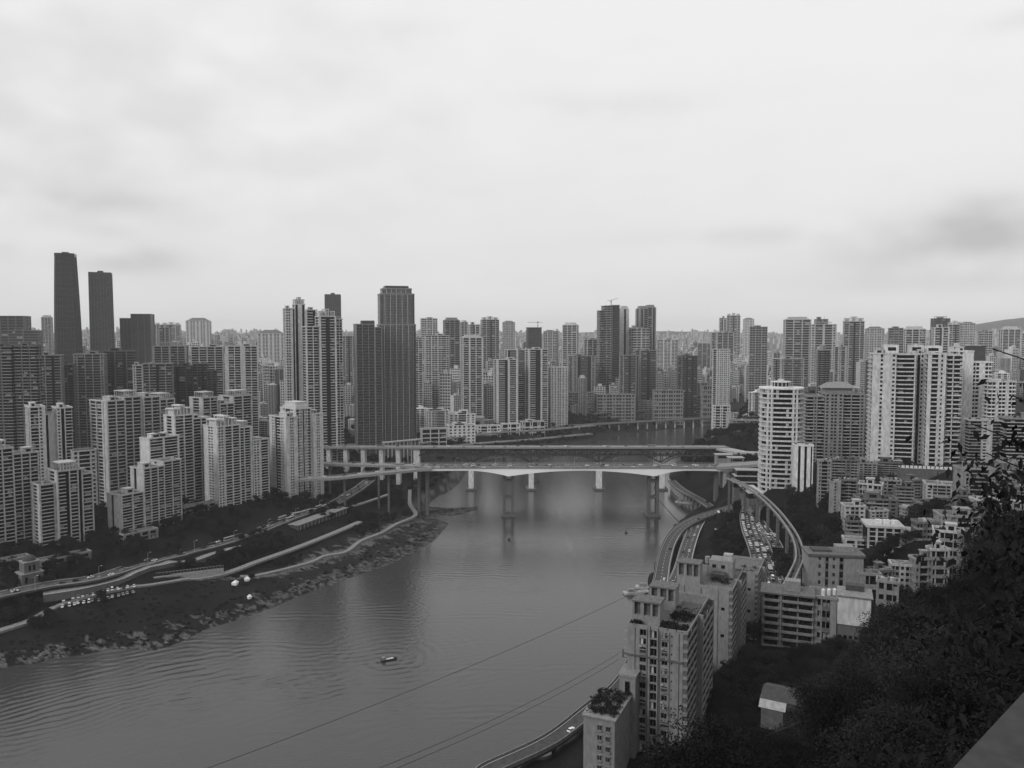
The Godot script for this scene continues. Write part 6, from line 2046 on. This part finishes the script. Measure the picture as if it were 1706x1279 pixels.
func make_trees() -> void:
	rng.seed = 5
	# each: crown, trunk, height of the crown's foot
	for k in 3:
		tree_meshes.append([leaf_crown(100 + k, 3.6, 6.4, 70, 260, 0.075), trunk_mesh(200 + k, 8.5, 0.28), 2.4])
	for k in 3:
		tree_meshes.append([leaf_crown(110 + k, 3.9, 6.0, 44, 50, 0.3), trunk_mesh(210 + k, 8.0, 0.28), 2.0])
	var leafs := [M.leaf, M.leaf_dark, M.leaf, M.leaf_pale, M.leaf_dark]
	# road corridors stay clear
	var clear := []
	for ln in lanes:
		var l := length_of(ln[0])
		for j in int(l / 9.0):
			var p := along(ln[0], j * 9.0 / l)
			clear.append([p.x, p.z, 7.5, p.y])
	for c in cleared:
		var l := length_of(c)
		for j in int(l / 6.0):
			var p := along(c, j * 6.0 / l)
			clear.append([p.x, p.z, 7.5, p.y])
	var open := func(x: float, z: float) -> bool:
		for c in clear:
			var dx: float = c[0] - x
			var dz: float = c[1] - z
			if dx * dx + dz * dz < c[2] * c[2]:
				return false
		return vacant(x, z, 0.5)
	var many := []     # overflow, drawn as one mass of wood
	# wooded hillside below the parapet
	var n := 0
	var hillside := []
	var crowd := {}
	for k in 7000:
		var d := 22.0 * pow(460.0 / 22.0, rng.randf())
		var u := rng.randf_range(0.06, 0.74)
		var x := u * d
		var z := -d
		var gy := ground(x, z)
		var py := 560.0 + (EYE - gy - 6.0) / d * FPX
		if u < 0.22 + 0.0 and d > 160.0 or gy < 24.0:
			continue
		# keep the view open where the photograph sees past the wood
		var px := 853.0 + u * FPX
		var lim := 1075.0 if px < 1350.0 else lerpf(1075.0, 965.0, clampf((px - 1350.0) / 150.0, 0.0, 1.0)) if px < 1500.0 else lerpf(965.0, 820.0, clampf((px - 1500.0) / 200.0, 0.0, 1.0))
		if py - 6.0 / d * FPX < lim and d < 330.0 or py < 760.0:
			continue
		if px < 1175.0 or d > 330.0 and rng.randf() < 0.55 or px < 1390.0 and d < 228.0 and py - 5.0 / d * FPX < 1195.0:
			continue
		if not open.call(x, z):
			continue
		var cell := Vector2i(int(floor(x / 4.4)), int(floor(z / 4.4)))
		if crowd.has(cell):
			continue
		crowd[cell] = true
		hillside.append([x, z, gy, d])
	for t in hillside:
		var near: bool = t[3] < 200.0
		if n < 190 and near or n < 250 and rng.randf() < 0.5:
			tree("dense dark tree on the wooded slope below the parapet", "trees on the wooded slope", Vector3(t[0], t[2], t[1]), rng.randi() % 3, rng.randf_range(0.65, 1.0) if t[3] < 120.0 else 0.7 + 0.7 * pow(rng.randf(), 1.6), leafs[rng.randi() % 5])
			n += 1
		else:
			many.append([Vector3(t[0], t[2], t[1]), rng.randf_range(0.7, 1.3), true])
	# clumps round the jammed road, the station and the point, by outline in the photograph: [x0, x1, y0, y1, level of ground, count, size]
	var clumps := [
		[1430, 1545, 925, 1010, 80.0, 110, 1.1],
		[1195, 1300, 1085, 1190, 66.0, 90, 1.0], [1150, 1200, 1000, 1060, 30.0, 30, 1.0],
		[1190, 1240, 880, 950, 30.0, 82, 1.15], [1195, 1235, 835, 872, 34.0, 39, 1.2], [1300, 1400, 810, 890, 62.0, 108, 1.2], [1318, 1405, 880, 930, 66.0, 61, 1.2], [1286, 1312, 905, 975, 62.0, 36, 0.9],
		[1235, 1265, 770, 800, 60.0, 21, 1.0], [1212, 1268, 705, 765, 55.0, 90, 1.2], [1190, 1215, 735, 765, 26.0, 39, 1.2], [1138, 1192, 762, 790, 16.0, 54, 1.3], [1225, 1262, 640, 700, 85.0, 54, 1.3], [1440, 1520, 800, 830, 82.0, 43, 1.0], [1500, 1560, 860, 900, 84.0, 43, 1.1], [1600, 1700, 800, 860, 100.0, 54, 1.2],
		[1270, 1345, 1040, 1075, 60.0, 43, 1.1], [1440, 1480, 935, 960, 74.0, 32, 1.1],
	]
	for c in clumps:
		for k in c[5]:
			var p := on(rng.randf_range(c[0], c[1]), rng.randf_range(c[2], c[3]), c[4])
			p.y = ground(p.x, p.z)
			if p.y < 2.0 or not open.call(p.x, p.z):
				continue
			many.append([p, c[6] * rng.randf_range(0.8, 1.3)])
	# avenue trees and gardens of the far bank
	var band := [
		[535, 705, 765, 800, 30.0, 130, 1.2], [540, 700, 805, 835, 22.0, 90, 1.0],
		[0, 190, 905, 965, 27.0, 162, 1.0], [150, 420, 855, 925, 27.0, 270, 1.0], [420, 560, 805, 850, 28.0, 144, 1.0], [545, 700, 740, 765, 32.0, 108, 1.1], [540, 690, 795, 830, 24.0, 108, 0.9], [560, 700, 850, 862, 14.0, 46, 0.8],
		[0, 90, 1000, 1030, 12.0, 82, 0.9], [150, 200, 968, 985, 12.0, 25, 0.8], [370, 500, 900, 925, 14.0, 108, 0.8], [380, 480, 930, 945, 9.0, 36, 0.7], [580, 625, 855, 880, 13.0, 43, 1.0], [690, 790, 770, 800, 14.0, 108, 1.1],
		[700, 990, 715, 745, 18.0, 420, 1.1], [900, 990, 695, 715, 24.0, 72, 1.3], [560, 600, 690, 735, 36.0, 54, 1.2], [430, 475, 640, 700, 40.0, 90, 1.4], [100, 190, 760, 800, 32.0, 72, 1.2], [290, 345, 800, 860, 29.0, 43, 1.0],
		[1215, 1300, 640, 690, 85.0, 72, 1.4], [940, 1060, 690, 700, 30.0, 72, 1.3],
	]
	n = 0
	for c in band:
		for k in c[5]:
			var p := on(rng.randf_range(c[0], c[1]), rng.randf_range(c[2], c[3]), c[4])
			p.y = ground(p.x, p.z)
			if p.y < 2.0 or not open.call(p.x, p.z):
				continue
			if n < 50 and c[4] > 20.0 and p.z > -760.0:
				tree("round dark tree lining the avenue of the far bank", "avenue trees of the far bank", p, 3 + rng.randi() % 3, c[6] * rng.randf_range(0.8, 1.2), leafs[rng.randi() % 5])
				n += 1
			else:
				many.append([p, c[6] * rng.randf_range(0.75, 1.25)])
	# low scrub on the grass of the far bank
	var scrub := []
	for k in 2600:
		var p := on(rng.randf_range(-10, 760), rng.randf_range(840, 1100), 4.0)
		var g := river_gap(p.x, p.z)
		if not g[1] or g[0] < 6.0 or g[0] > 110.0 or not open.call(p.x, p.z):
			continue
		scrub.append([Vector3(p.x, ground(p.x, p.z) - 0.2, p.z), rng.randf_range(0.1, 0.32)])
	var sm := MultiMesh.new()
	sm.transform_format = MultiMesh.TRANSFORM_3D
	sm.mesh = tree_meshes[3][0]
	sm.instance_count = scrub.size()
	for i in scrub.size():
		sm.set_instance_transform(i, Transform3D(Basis(Vector3.UP, i * 1.7).scaled(Vector3(scrub[i][1] * 1.5, scrub[i][1], scrub[i][1] * 1.5)), scrub[i][0]))
	var so := MultiMeshInstance3D.new()
	so.name = "undergrowth"
	so.multimesh = sm
	so.material_override = M.leaf_pale
	add_child(so)
	so.set_meta("kind", "stuff")
	so.set_meta("label", "low scrub scattered over the far grass bank")
	# stones along the far bank's waterline and beside the lower path
	var rk := Shape.new()
	rk.cyl(Vector3(0, -0.5, 0), 1.0, 0.8, 0.8, 7); rk.cyl(Vector3(0.1, 0.3, -0.05), 0.8, 0.35, 0.45, 7)
	var stones := []
	for k in 2600:
		var p := on(rng.randf_range(-10, 800), rng.randf_range(840, 1110), 1.5)
		var g := river_gap(p.x, p.z)
		if not g[1] or g[0] < -1.5 or g[0] > 6.0 + 40.0 * slope_noise.get_noise_2d(p.x * 7.0, p.z * 7.0):
			continue
		stones.append([Vector3(p.x, ground(p.x, p.z), p.z), 0.2 + 1.2 * pow(rng.randf(), 2.0)])
	var km := MultiMesh.new()
	km.transform_format = MultiMesh.TRANSFORM_3D
	km.mesh = rk.mesh()
	km.instance_count = stones.size()
	for i in stones.size():
		var sz: float = stones[i][1]
		km.set_instance_transform(i, Transform3D(Basis(Vector3.UP, i * 2.1).scaled(Vector3(sz * 1.6, sz * 0.7, sz)), stones[i][0]))
	var ko := MultiMeshInstance3D.new()
	ko.name = "rubble"
	ko.multimesh = km
	ko.material_override = M.rock
	add_child(ko)
	ko.set_meta("kind", "stuff")
	ko.set_meta("label", "pale stones strewn along the far waterline")
	# greenery between the towers farther off
	for k in 1500:
		var d := 900.0 * pow(3600.0 / 900.0, rng.randf())
		var x := rng.randf_range(-0.66, 0.66) * d
		var gp := river_gap(x, -d)
		if gp[0] < 20.0 or not vacant(x, -d, 2.0):
			continue
		many.append([Vector3(x, ground(x, -d), -d), rng.randf_range(1.0, 1.9)])
	for v in 6:
		var list := []
		for i in many.size():
			if i % 3 == v % 3 and (many[i].size() > 2) == (v < 3):
				list.append(many[i])
		for pt in 2:
			var mm := MultiMesh.new()
			mm.transform_format = MultiMesh.TRANSFORM_3D
			mm.mesh = tree_meshes[v][pt]
			mm.instance_count = list.size()
			for i in list.size():
				var s: float = list[i][1]
				var b := Basis(Vector3.UP, i * 2.4).scaled(Vector3(s, s * (0.85 + 0.3 * ((i * 37) % 10) / 10.0), s))
				mm.set_instance_transform(i, Transform3D(b, list[i][0] + Vector3(0, 2.0 * s if pt == 0 else 0.0, 0)))
			var o := MultiMeshInstance3D.new()
			o.name = numbered("woodland")
			o.multimesh = mm
			o.material_override = [M.leaf, M.leaf_dark, M.leaf_pale][v % 3] if pt == 0 else M.bark
			add_child(o)
			o.set_meta("kind", "stuff")
			o.set_meta("label", "dark trees merging into one mass on banks and slopes")
	# the close tree whose branches reach in from the side
	var big := thing("near_tree", "close leafy tree reaching in beside the parapet", "tree", Vector3(14.2, ground(14.2, -16.0), -16.0))
	var y0 := big.position.y
	var tr := Shape.new()
	tr.tube([Vector3(0, -1, 0), Vector3(-0.3, 4, 0.2), Vector3(-0.9, 8.5, 0), Vector3(-1.3, 12.0, -0.2), Vector3(-1.6, 198.6 - y0, 0.2)], 0.16, 7)
	var twigs := []      # [height of the eye-level mark, reach, rise, leaves]
	for q in [[-9.5, -5.2, 2.0, 420], [-8.0, -5.6, 2.0, 420], [-6.6, -5.0, 1.8, 420], [-5.4, -5.0, 1.6, 400], [-4.4, -4.4, 1.4, 300], [-3.4, -4.2, 1.0, 460], [-2.9, -3.7, 1.0, 320], [-2.3, -3.4, 0.9, 260], [-1.6, -3.2, 0.6, 150], [-0.9, -3.5, 0.7, 90], [0.2, -3.4, 0.4, 40], [-6.0, 3.0, 2.5, 200], [-3.0, 2.5, 2.0, 150], [-4.5, 0.5, 2.0, 300]]:
		twigs.append([198.5 + q[0] - y0, q[1], q[2], q[3]])
	var lf := Shape.new()
	rng.seed = 91
	for w in twigs:
		var a := Vector3(-0.8, w[0], 0)
		if a.y + y0 > 200.2:
			continue
		var b := a + Vector3(w[1], w[2] * 0.6, rng.randf_range(-1.5, 1.5))
		tr.tube([a, (a + b) * 0.5 + Vector3(0, 0.3, 0.2), b + Vector3(0, 0.8, 0)], 0.014, 5)
		for k in w[3]:
			var u := pow(rng.randf(), 0.6)
			var p := a.lerp(b, u) + Vector3(rng.randfn(), rng.randfn() * 0.7, rng.randfn()) * (0.5 if w[3] > 100 else 0.2)
			if p.y + y0 > 200.4:
				continue
			var dn := Vector3(rng.randfn() * 0.6, -0.7, rng.randfn() * 0.6).normalized()
			var sd := dn.cross(Vector3(rng.randfn(), rng.randfn(), rng.randfn())).normalized()
			var l := rng.randf_range(0.07, 0.15)
			lf.quad(p, p + dn * l * 0.8 + sd * l * 0.42, p + dn * l * 2.0, p + dn * l * 0.8 - sd * l * 0.42, Vector3.UP)
	part("trunk", tr, M.bark, big)
	part("crown", lf, M.leaf_dark, big)

# ---------------------------------------------------------------- far city
func city_proto(called: String, s: Array, w: float, d: float, h: float, floors: int, group: String) -> Node3D:
	var t := thing(called, s[4], "building", Vector3(0, -300, 0), 0.0, group)
	var c := Shape.new(); var wl := Shape.new(); var b := Shape.new()
	clutter = Shape.new(); blinds = Shape.new()
	var x0 := -w * 0.5; var x1 := w * 0.5; var z0 := -d * 0.5; var z1 := d * 0.5
	c.box(x0 + 0.9, x1 - 0.9, 0, h, z0 + 0.9, z1 - 0.9)
	face(wl, b, Vector3(x0, 0, z1), Vector3.RIGHT, Vector3.BACK, w, h, floors, s[0], 0.9)
	face(wl, b, Vector3(x1, 0, z1 - 0.02), Vector3.FORWARD, Vector3.RIGHT, d - 0.04, h, floors, s[1], 0.88)
	face(wl, b, Vector3(x0, 0, z0 + 0.02), Vector3.BACK, Vector3.LEFT, d - 0.04, h, floors, s[1], 0.88)
	face(wl, b, Vector3(x1, 0, z0), Vector3.LEFT, Vector3.FORWARD, w, h, floors, s[0], 0.9)
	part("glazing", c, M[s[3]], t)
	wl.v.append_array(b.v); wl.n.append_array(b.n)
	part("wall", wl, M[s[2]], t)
	var r := Shape.new()
	r.box(x0 - 0.3, x1 + 0.3, h, h + 1.2, z0 - 0.3, z1 + 0.3)
	for k in 3:
		var x := rng.randf_range(x0 * 0.6, x1 * 0.6)
		var ww := w * rng.randf_range(0.1, 0.2)
		r.box(x - ww, x + ww, h + 1.2, h + rng.randf_range(3.0, 8.0) * minf(1.0, h / 60.0), z0 * 0.5, z1 * rng.randf_range(0.3, 0.7))
	part("roof", r, M[s[2]], t)
	return t

func make_far_city() -> void:
	rng.seed = 19
	var spec := [  # wall tones raised paler, so part of the haze is in the colour
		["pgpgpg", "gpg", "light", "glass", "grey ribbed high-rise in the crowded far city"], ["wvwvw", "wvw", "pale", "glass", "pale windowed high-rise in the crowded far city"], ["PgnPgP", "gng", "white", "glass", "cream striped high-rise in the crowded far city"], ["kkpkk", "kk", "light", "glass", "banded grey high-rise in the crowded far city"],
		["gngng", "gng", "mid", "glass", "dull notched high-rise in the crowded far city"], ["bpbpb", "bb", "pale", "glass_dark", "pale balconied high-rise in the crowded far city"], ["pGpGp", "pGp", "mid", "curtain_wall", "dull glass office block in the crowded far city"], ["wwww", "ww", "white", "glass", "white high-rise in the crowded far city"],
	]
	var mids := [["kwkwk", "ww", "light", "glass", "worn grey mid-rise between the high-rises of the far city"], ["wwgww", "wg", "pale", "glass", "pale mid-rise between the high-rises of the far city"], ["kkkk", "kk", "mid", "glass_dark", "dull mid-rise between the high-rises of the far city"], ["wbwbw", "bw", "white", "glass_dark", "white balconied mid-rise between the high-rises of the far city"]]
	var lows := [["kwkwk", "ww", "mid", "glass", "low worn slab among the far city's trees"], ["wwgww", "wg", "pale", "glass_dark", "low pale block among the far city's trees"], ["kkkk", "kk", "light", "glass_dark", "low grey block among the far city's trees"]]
	var sets := [["high_rise", spec, 20.0, 15.0, 96.0, 32, "high-rises of the far city", 320], ["mid_rise", mids, 22.0, 13.0, 48.0, 16, "mid-rises of the far city", 300], ["low_rise", lows, 30.0, 13.0, 22.0, 7, "low blocks of the far city", 300]]
	var protos := []
	for s in sets:
		var row := []
		for q in s[1]:
			row.append(city_proto(s[0], q, s[2], s[3], s[4], s[5], s[6]))
		protos.append(row)
	var used := {}
	var count := [0, 0, 0]
	var tries := 0
	while count[0] + count[1] + count[2] < 900 and tries < 14000:
		tries += 1
		var d := 950.0 * pow(4200.0 / 950.0, pow(rng.randf(), 0.75))
		var u := rng.randf_range(-0.68, 0.68)
		var x := u * d
		var z := -d
		var px := 853.0 + u * FPX
		if not vacant(x, z, 8.0):
			continue
		var gp := river_gap(x, z)
		if gp[0] < (90.0 if d < 1500.0 else 55.0) or not gp[1] and d < 1150.0:
			continue
		if gp[1] and px > 450.0 and px < 1230.0 and (d < 1270.0 or gp[0] < 130.0 and d < 2000.0):
			continue
		var gy := ground(x, z)
		var kind := 0
		var r := rng.randf()
		if d < 1500.0:
			kind = 2 if r < 0.45 else 1 if r < 0.8 else 0
		else:
			kind = 2 if r < 0.2 else 1 if r < 0.5 else 0
		if count[kind] >= sets[kind][7]:
			continue
		var hh: float = sets[kind][4] * rng.randf_range(0.6, 1.15)
		# the skyline keeps to the height it has in the photograph
		var limit := EYE + (560.0 - rng.randf_range(541.0, 562.0)) / FPX * d
		if d < 1900.0:
			limit = EYE - rng.randf_range(10.0, 80.0) / FPX * d
		if px < 470.0 and d < 1500.0:
			limit = EYE - rng.randf_range(40.0, 90.0) / FPX * d
		if px > 930.0 and px < 1230.0 and d < 2100.0:
			limit = EYE - rng.randf_range(40.0, 110.0) / FPX * d
		hh = minf(hh, limit - gy)
		if hh < 8.0 or hh < float(sets[kind][4]) * 0.4:
			continue
		var row: Array = protos[kind]
		var k := rng.randi() % row.size()
		var sx := rng.randf_range(0.6, 1.15)
		var sc := Vector3(sx, hh / float(sets[kind][4]), rng.randf_range(0.7, 1.2))
		var turn := deg_to_rad(rng.randf_range(-25.0, 35.0))
		footprints.append([x, z, float(sets[kind][2]) * 0.5 * sx])
		count[kind] += 1
		var key := kind * 100 + k
		var c: Node3D = row[k]
		if not used.has(key):
			used[key] = true
			c.position = Vector3(x, gy - 1.0, z); c.rotation.y = turn
		else:
			c = copy(row[k], sets[kind][0], Vector3(x, gy - 1.0, z), turn)
		c.scale = sc
	print("far city ", count, " after ", tries)
	# beyond that the city reads as one hazy mass
	var far := []
	for k in 8000:
		var d := 1550.0 * pow(8000.0 / 1550.0, rng.randf())
		var x := rng.randf_range(-0.7, 0.7) * d
		if d < 4000.0 and (not vacant(x, -d, 3.0) or river_gap(x, -d)[0] < (150.0 if d < 2000.0 else 60.0)):
			continue
		var gy := ground(x, -d)
		var hh := rng.randf_range(20.0, 100.0)
		hh = minf(hh, EYE + (560.0 - rng.randf_range(543.0, 562.0)) / FPX * d - gy - (25.0 if d < 2200.0 else 0.0))
		if hh < 9.0:
			continue
		far.append([Vector3(x, gy - 2.0, -d), Vector3(rng.randf_range(0.6, 1.3), hh / 60.0, rng.randf_range(0.6, 1.2)), rng.randf_range(-0.5, 0.6)])
	for v in 2:
		var s := Shape.new()
		var w := Shape.new()
		s.box(-10, 10, 0, 60, -7, 7)
		for j in 15:
			w.box(-10.4, 10.4, j * 4.0, j * 4.0 + 1.7, -7.4, 7.4)
		for j in 5:
			w.box(-10.6 + j * 4.8, -9.2 + j * 4.8, 0, 60.5, -7.6, 7.6)
		w.box(-4, 4, 60, 65, -3, 3)
		for pt in 2:
			var list := []
			for i in far.size():
				if i % 2 == v:
					list.append(far[i])
			var mm := MultiMesh.new()
			mm.transform_format = MultiMesh.TRANSFORM_3D
			mm.mesh = s.mesh() if pt == 0 else w.mesh()
			mm.instance_count = list.size()
			for i in list.size():
				mm.set_instance_transform(i, Transform3D(Basis(Vector3.UP, list[i][2]) * Basis.from_scale(list[i][1]), list[i][0]))
			var o := MultiMeshInstance3D.new()
			o.name = numbered("distant_city")
			o.multimesh = mm
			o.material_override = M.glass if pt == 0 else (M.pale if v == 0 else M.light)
			add_child(o)
			o.set_meta("kind", "stuff")
			o.set_meta("label", "hazy mass of distant city blocks along the horizon")

# ---------------------------------------------------------------- small things
func make_small_things() -> void:
	# gatehouse with a dome on the far bank
	var p := on(50, 962, 24.0)
	var gy := ground(p.x, p.z)
	var t := thing("gatehouse", "small domed gatehouse in front of the first riverside towers", "building", Vector3(p.x, gy, p.z), deg_to_rad(50))
	var a := Shape.new(); a.box(-7, 7, -1, 9, -6, 6); part("lower_storey", a, M.brown, t)
	var b := Shape.new(); b.box(-5, 5, 9.6, 17, -5, 5); part("upper_storey", b, M.brown, t)
	var c := Shape.new(); c.box(-7.6, 7.6, 9, 9.6, -6.6, 6.6); c.box(-5.6, 5.6, 17, 17.7, -5.6, 5.6); part("cornice", c, M.mid, t)
	var d := Shape.new()
	for k in 4:
		var r0 := 4.4 * cos(k * PI / 8.0); var r1 := 4.4 * cos((k + 1) * PI / 8.0)
		d.cyl(Vector3(0, 17.7 + 4.0 * sin(k * PI / 8.0), 0), r0, maxf(r1, 0.05), 4.0 * (sin((k + 1) * PI / 8.0) - sin(k * PI / 8.0)), 14, false)
	part("dome", d, M.roof_dark, t)
	var wm := flat(-0.8, 0.8, 0.0, 0.12, 0.0, 4.0).mesh()
	for k in 4:
		piece("window", wm, M.glass_dark, t, Vector3(-4.2 + k * 2.8, 11.0 if k in [1, 2] else 3.0, 5.02 if k in [1, 2] else 6.02))
	# low shops under the towers
	for r in [[0, 48, 938, 24.0, "long low shop row with dark openings beside the gatehouse"], [298, 362, 846, 28.0, "low dark pavilion under the pergola tower"], [200, 262, 893, 27.0, "low arcade at the foot of the terraced block"], [60, 150, 925, 27.0, "low colonnade at the foot of the stepped-roof tower"]]:
		var q := on((r[0] + r[1]) * 0.5, r[2] + 8.0, r[3])
		var h := thing("low_block", r[4], "building", Vector3(q.x, ground(q.x, q.z) - 1.0, q.z), deg_to_rad(52))
		var l: float = absf(on(r[1], r[2], r[3]).x - on(r[0], r[2], r[3]).x) * 0.9
		block(h, -l * 0.5, l * 0.5, -5, 5, 0.0, 7.0, 2, "PgPgPgPgP", "gg", M.mid, M.glass_dark, M.mid)
	# long roof of the stands below the ramps, beside the avenue
	var q0 := on(492, 888, 15.0)
	var q1 := on(572, 858, 15.0)
	var st := thing("terrace_building", "long low terrace building with pale roof edge below the avenue", "building", Vector3((q0.x + q1.x) * 0.5, ground((q0.x + q1.x) * 0.5, (q0.z + q1.z) * 0.5) - 0.5, (q0.z + q1.z) * 0.5))
	var dir := q1 - q0
	st.rotation.y = atan2(-dir.z, dir.x)
	var l := dir.length()
	var s1 := Shape.new(); s1.box(-l * 0.5, l * 0.5, -2, 4.0, -6, 4); part("wall", s1, M.dark, st)
	var s2 := Shape.new(); s2.box(-l * 0.52, l * 0.52, 4.0, 4.7, -7, 5.5); part("roof", s2, M.paving, st)
	var pm := flat(-0.25, 0.25, 4.6, 5.0, -1.0, 4.0).mesh()
	for k in 14:
		piece("post", pm, M.concrete_pale, st, Vector3(lerpf(-l * 0.48, l * 0.48, k / 13.0), 0, 0))
	# stepped river wall
	var w0 := on(256, 985, 4.0)
	var w1 := on(374, 970, 4.0)
	var sw := thing("river_steps", "pale stepped river wall at the end of the parked cars", "steps", Vector3((w0.x + w1.x) * 0.5, ground((w0.x + w1.x) * 0.5, (w0.z + w1.z) * 0.5) - 1.0, (w0.z + w1.z) * 0.5))
	var dd := w1 - w0
	sw.rotation.y = atan2(-dd.z, dd.x)
	var sl := dd.length()
	for k in 6:
		var sx := Shape.new(); sx.box(-sl * 0.5, sl * 0.5, -3.0, 0.9 + k * 0.7, -k * 0.9 - 0.9, -k * 0.9); part("step", sx, M.concrete, sw)
	var rl := Shape.new()
	for k in 22:
		var x := lerpf(-sl * 0.5, sl * 0.5, k / 21.0)
		rl.box(x - 0.1, x + 0.1, 5.0, 6.2, -6.0, -5.8)
	rl.box(-sl * 0.5, sl * 0.5, 6.2, 6.35, -6.02, -5.78)
	part("railing", rl, M.concrete_pale, sw)
	# white tents on the grass
	for r in [[392, 979, 1.0], [412, 972, 0.9], [416, 995, 0.6]]:
		var q := on(r[0], r[1], 3.0)
		q.y = ground(q.x, q.z)
		var tt := thing("white_tent", "small white peaked tent pitched on the dark grass bank", "tent", q, r[0] * 0.1, "tents on the grass bank")
		var cn := Shape.new(); cn.hip(-2.6 * r[2], 2.6 * r[2], -2.2 * r[2], 2.2 * r[2], 1.6, 3.4, 0.25); part("canopy", cn, M.paint, tt)
		var sd := Shape.new(); sd.box(-2.3 * r[2], 2.3 * r[2], -0.3, 1.6, -1.9 * r[2], 1.9 * r[2]); part("side_cloth", sd, M.paint, tt)
	# boats moored at the near bank and at the point
	for r in [[1062, 988, 0.2, "moored pontoon with tangled gear at the near bank"], [1082, 980, -0.2, "second moored pontoon with sloping pale deck at the near bank"], [1155, 745, 0.3, "pale barge moored at the wooded point"], [1178, 738, -0.2, "pale tilted barge moored behind another at the wooded point"], [1140, 838, -0.6, "long quay barge lying under the curved viaduct"]]:
		var q := on(r[0], r[1], 0.0)
		var bt := thing("moored_barge", r[3], "barge", Vector3(q.x, 0, q.z), r[2])
		var hs := Shape.new(); hs.prism([Vector2(-11, -3), Vector2(9, -3), Vector2(12.5, 0), Vector2(9, 3), Vector2(-11, 3)], -0.5, 1.5); part("hull", hs, M.steel_pale, bt)
		var ds := Shape.new(); ds.box(-9, 7, 1.5, 1.7, -2.6, 2.6); part("deck", ds, M.concrete_pale, bt)
		var hs2 := Shape.new(); hs2.box(-8, -3, 1.7, 4.0, -1.8, 1.8); part("deck_house", hs2, M.concrete, bt)
		var ms := Shape.new()
		for k in 5:
			ms.beam(Vector3(-1 + k * 1.8, 1.7, -1.5 + k * 0.6), Vector3(0 + k * 1.9, 3.6 + (k % 2) * 1.5, 1.0), 0.15, 0.15)
		part("gear", ms, M.steel, bt)
	# cables over the river
	var cab := [[at(1062, 984, 262), at(300, 1288, 128), "upper single cable strung low across the river view"], [at(1031, 1088, 250), at(600, 1284, 132), "upper of two parallel cables tied to the tall block's bracket"], [at(1031, 1098, 250), at(590, 1300, 128), "lower of two parallel cables tied to the tall block's bracket"], [at(1200, 1245, 110), at(1570, 1045, 70), "thin cable over the wooded slope"]]
	for r in cab:
		var s := Shape.new()
		var pts := []
		var ca: Vector3 = r[0]; var cb: Vector3 = r[1]
		cb = cb + (cb - ca) * 0.12
		for k in 25:
			var u := k / 24.0
			pts.append(ca.lerp(cb, u) - Vector3(0, 2.2 * 4.0 * u * (1.0 - u), 0))
		s.tube(pts, 0.06, 5)
		single("cable", s, M.wire, r[2], "cable")
	# parapet beside the camera
	var e0 := at(1590, 1279, 1.447); var e1 := at(1706, 1150, 1.762)
	var ux := (e1 - e0); ux.y = 0
	ux = ux.normalized()
	var nz := Vector3(-ux.z, 0, ux.x)
	var top := (e0.y + e1.y) * 0.5
	var mid := e0 + ux * 0.7 + nz * 0.25
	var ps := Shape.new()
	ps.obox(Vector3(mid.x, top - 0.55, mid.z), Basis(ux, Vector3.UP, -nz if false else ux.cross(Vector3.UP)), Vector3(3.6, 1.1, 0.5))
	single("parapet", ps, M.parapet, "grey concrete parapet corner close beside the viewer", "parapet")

func _ready() -> void:
	Shape.setup()
	# camera, sky, light, exposure
	var cam := Camera3D.new()
	cam.name = "camera"
	cam.position = Vector3(0, EYE, 0)
	cam.rotation.x = -atan(HORIZON / FPX)
	cam.fov = rad_to_deg(2.0 * atan(639.5 / FPX))
	cam.near = 0.2
	cam.far = 30000.0
	add_child(cam)
	var env := Environment.new()
	env.background_mode = Environment.BG_SKY
	var sky := Sky.new()
	sky.sky_material = cloud_sky()
	env.sky = sky
	env.tonemap_mode = Environment.TONE_MAPPER_LINEAR
	env.tonemap_exposure = 1.0
	env.sdfgi_enabled = true
	env.ssao_enabled = true
	env.ssil_enabled = true
	env.fog_enabled = true
	env.fog_density = 0.00005
	env.fog_light_color = Color(0.8, 0.8, 0.8)
	var we := WorldEnvironment.new()
	we.name = "world_environment"
	we.environment = env
	add_child(we)
	var sun := DirectionalLight3D.new()
	sun.name = "sun"
	sun.light_energy = 0.5
	sun.light_angular_distance = 22.0
	sun.light_color = Color(1, 1, 1)
	sun.shadow_enabled = true
	sun.rotation = Vector3(deg_to_rad(-34), deg_to_rad(-52), 0)
	add_child(sun)
	# large structure
	make_materials()
	M.parapet = mat(0.04, 0.9, grain(0.03, 0.7, 1.0), Vector3(0.9, 0.9, 0.9))  # darker than bare concrete: tree shade is put into the base colour
	make_shore()
	print("ground ", Time.get_ticks_msec())
	make_ground()
	make_water()
	print("bridges ", Time.get_ticks_msec())
	make_bridges()
	make_roads()
	print("city ", Time.get_ticks_msec())
	make_city()
	make_right_bank()
	make_far_city()
	print("objects ", Time.get_ticks_msec())
	make_vehicles()
	make_trees()
	make_small_things()
	print("done ", Time.get_ticks_msec())
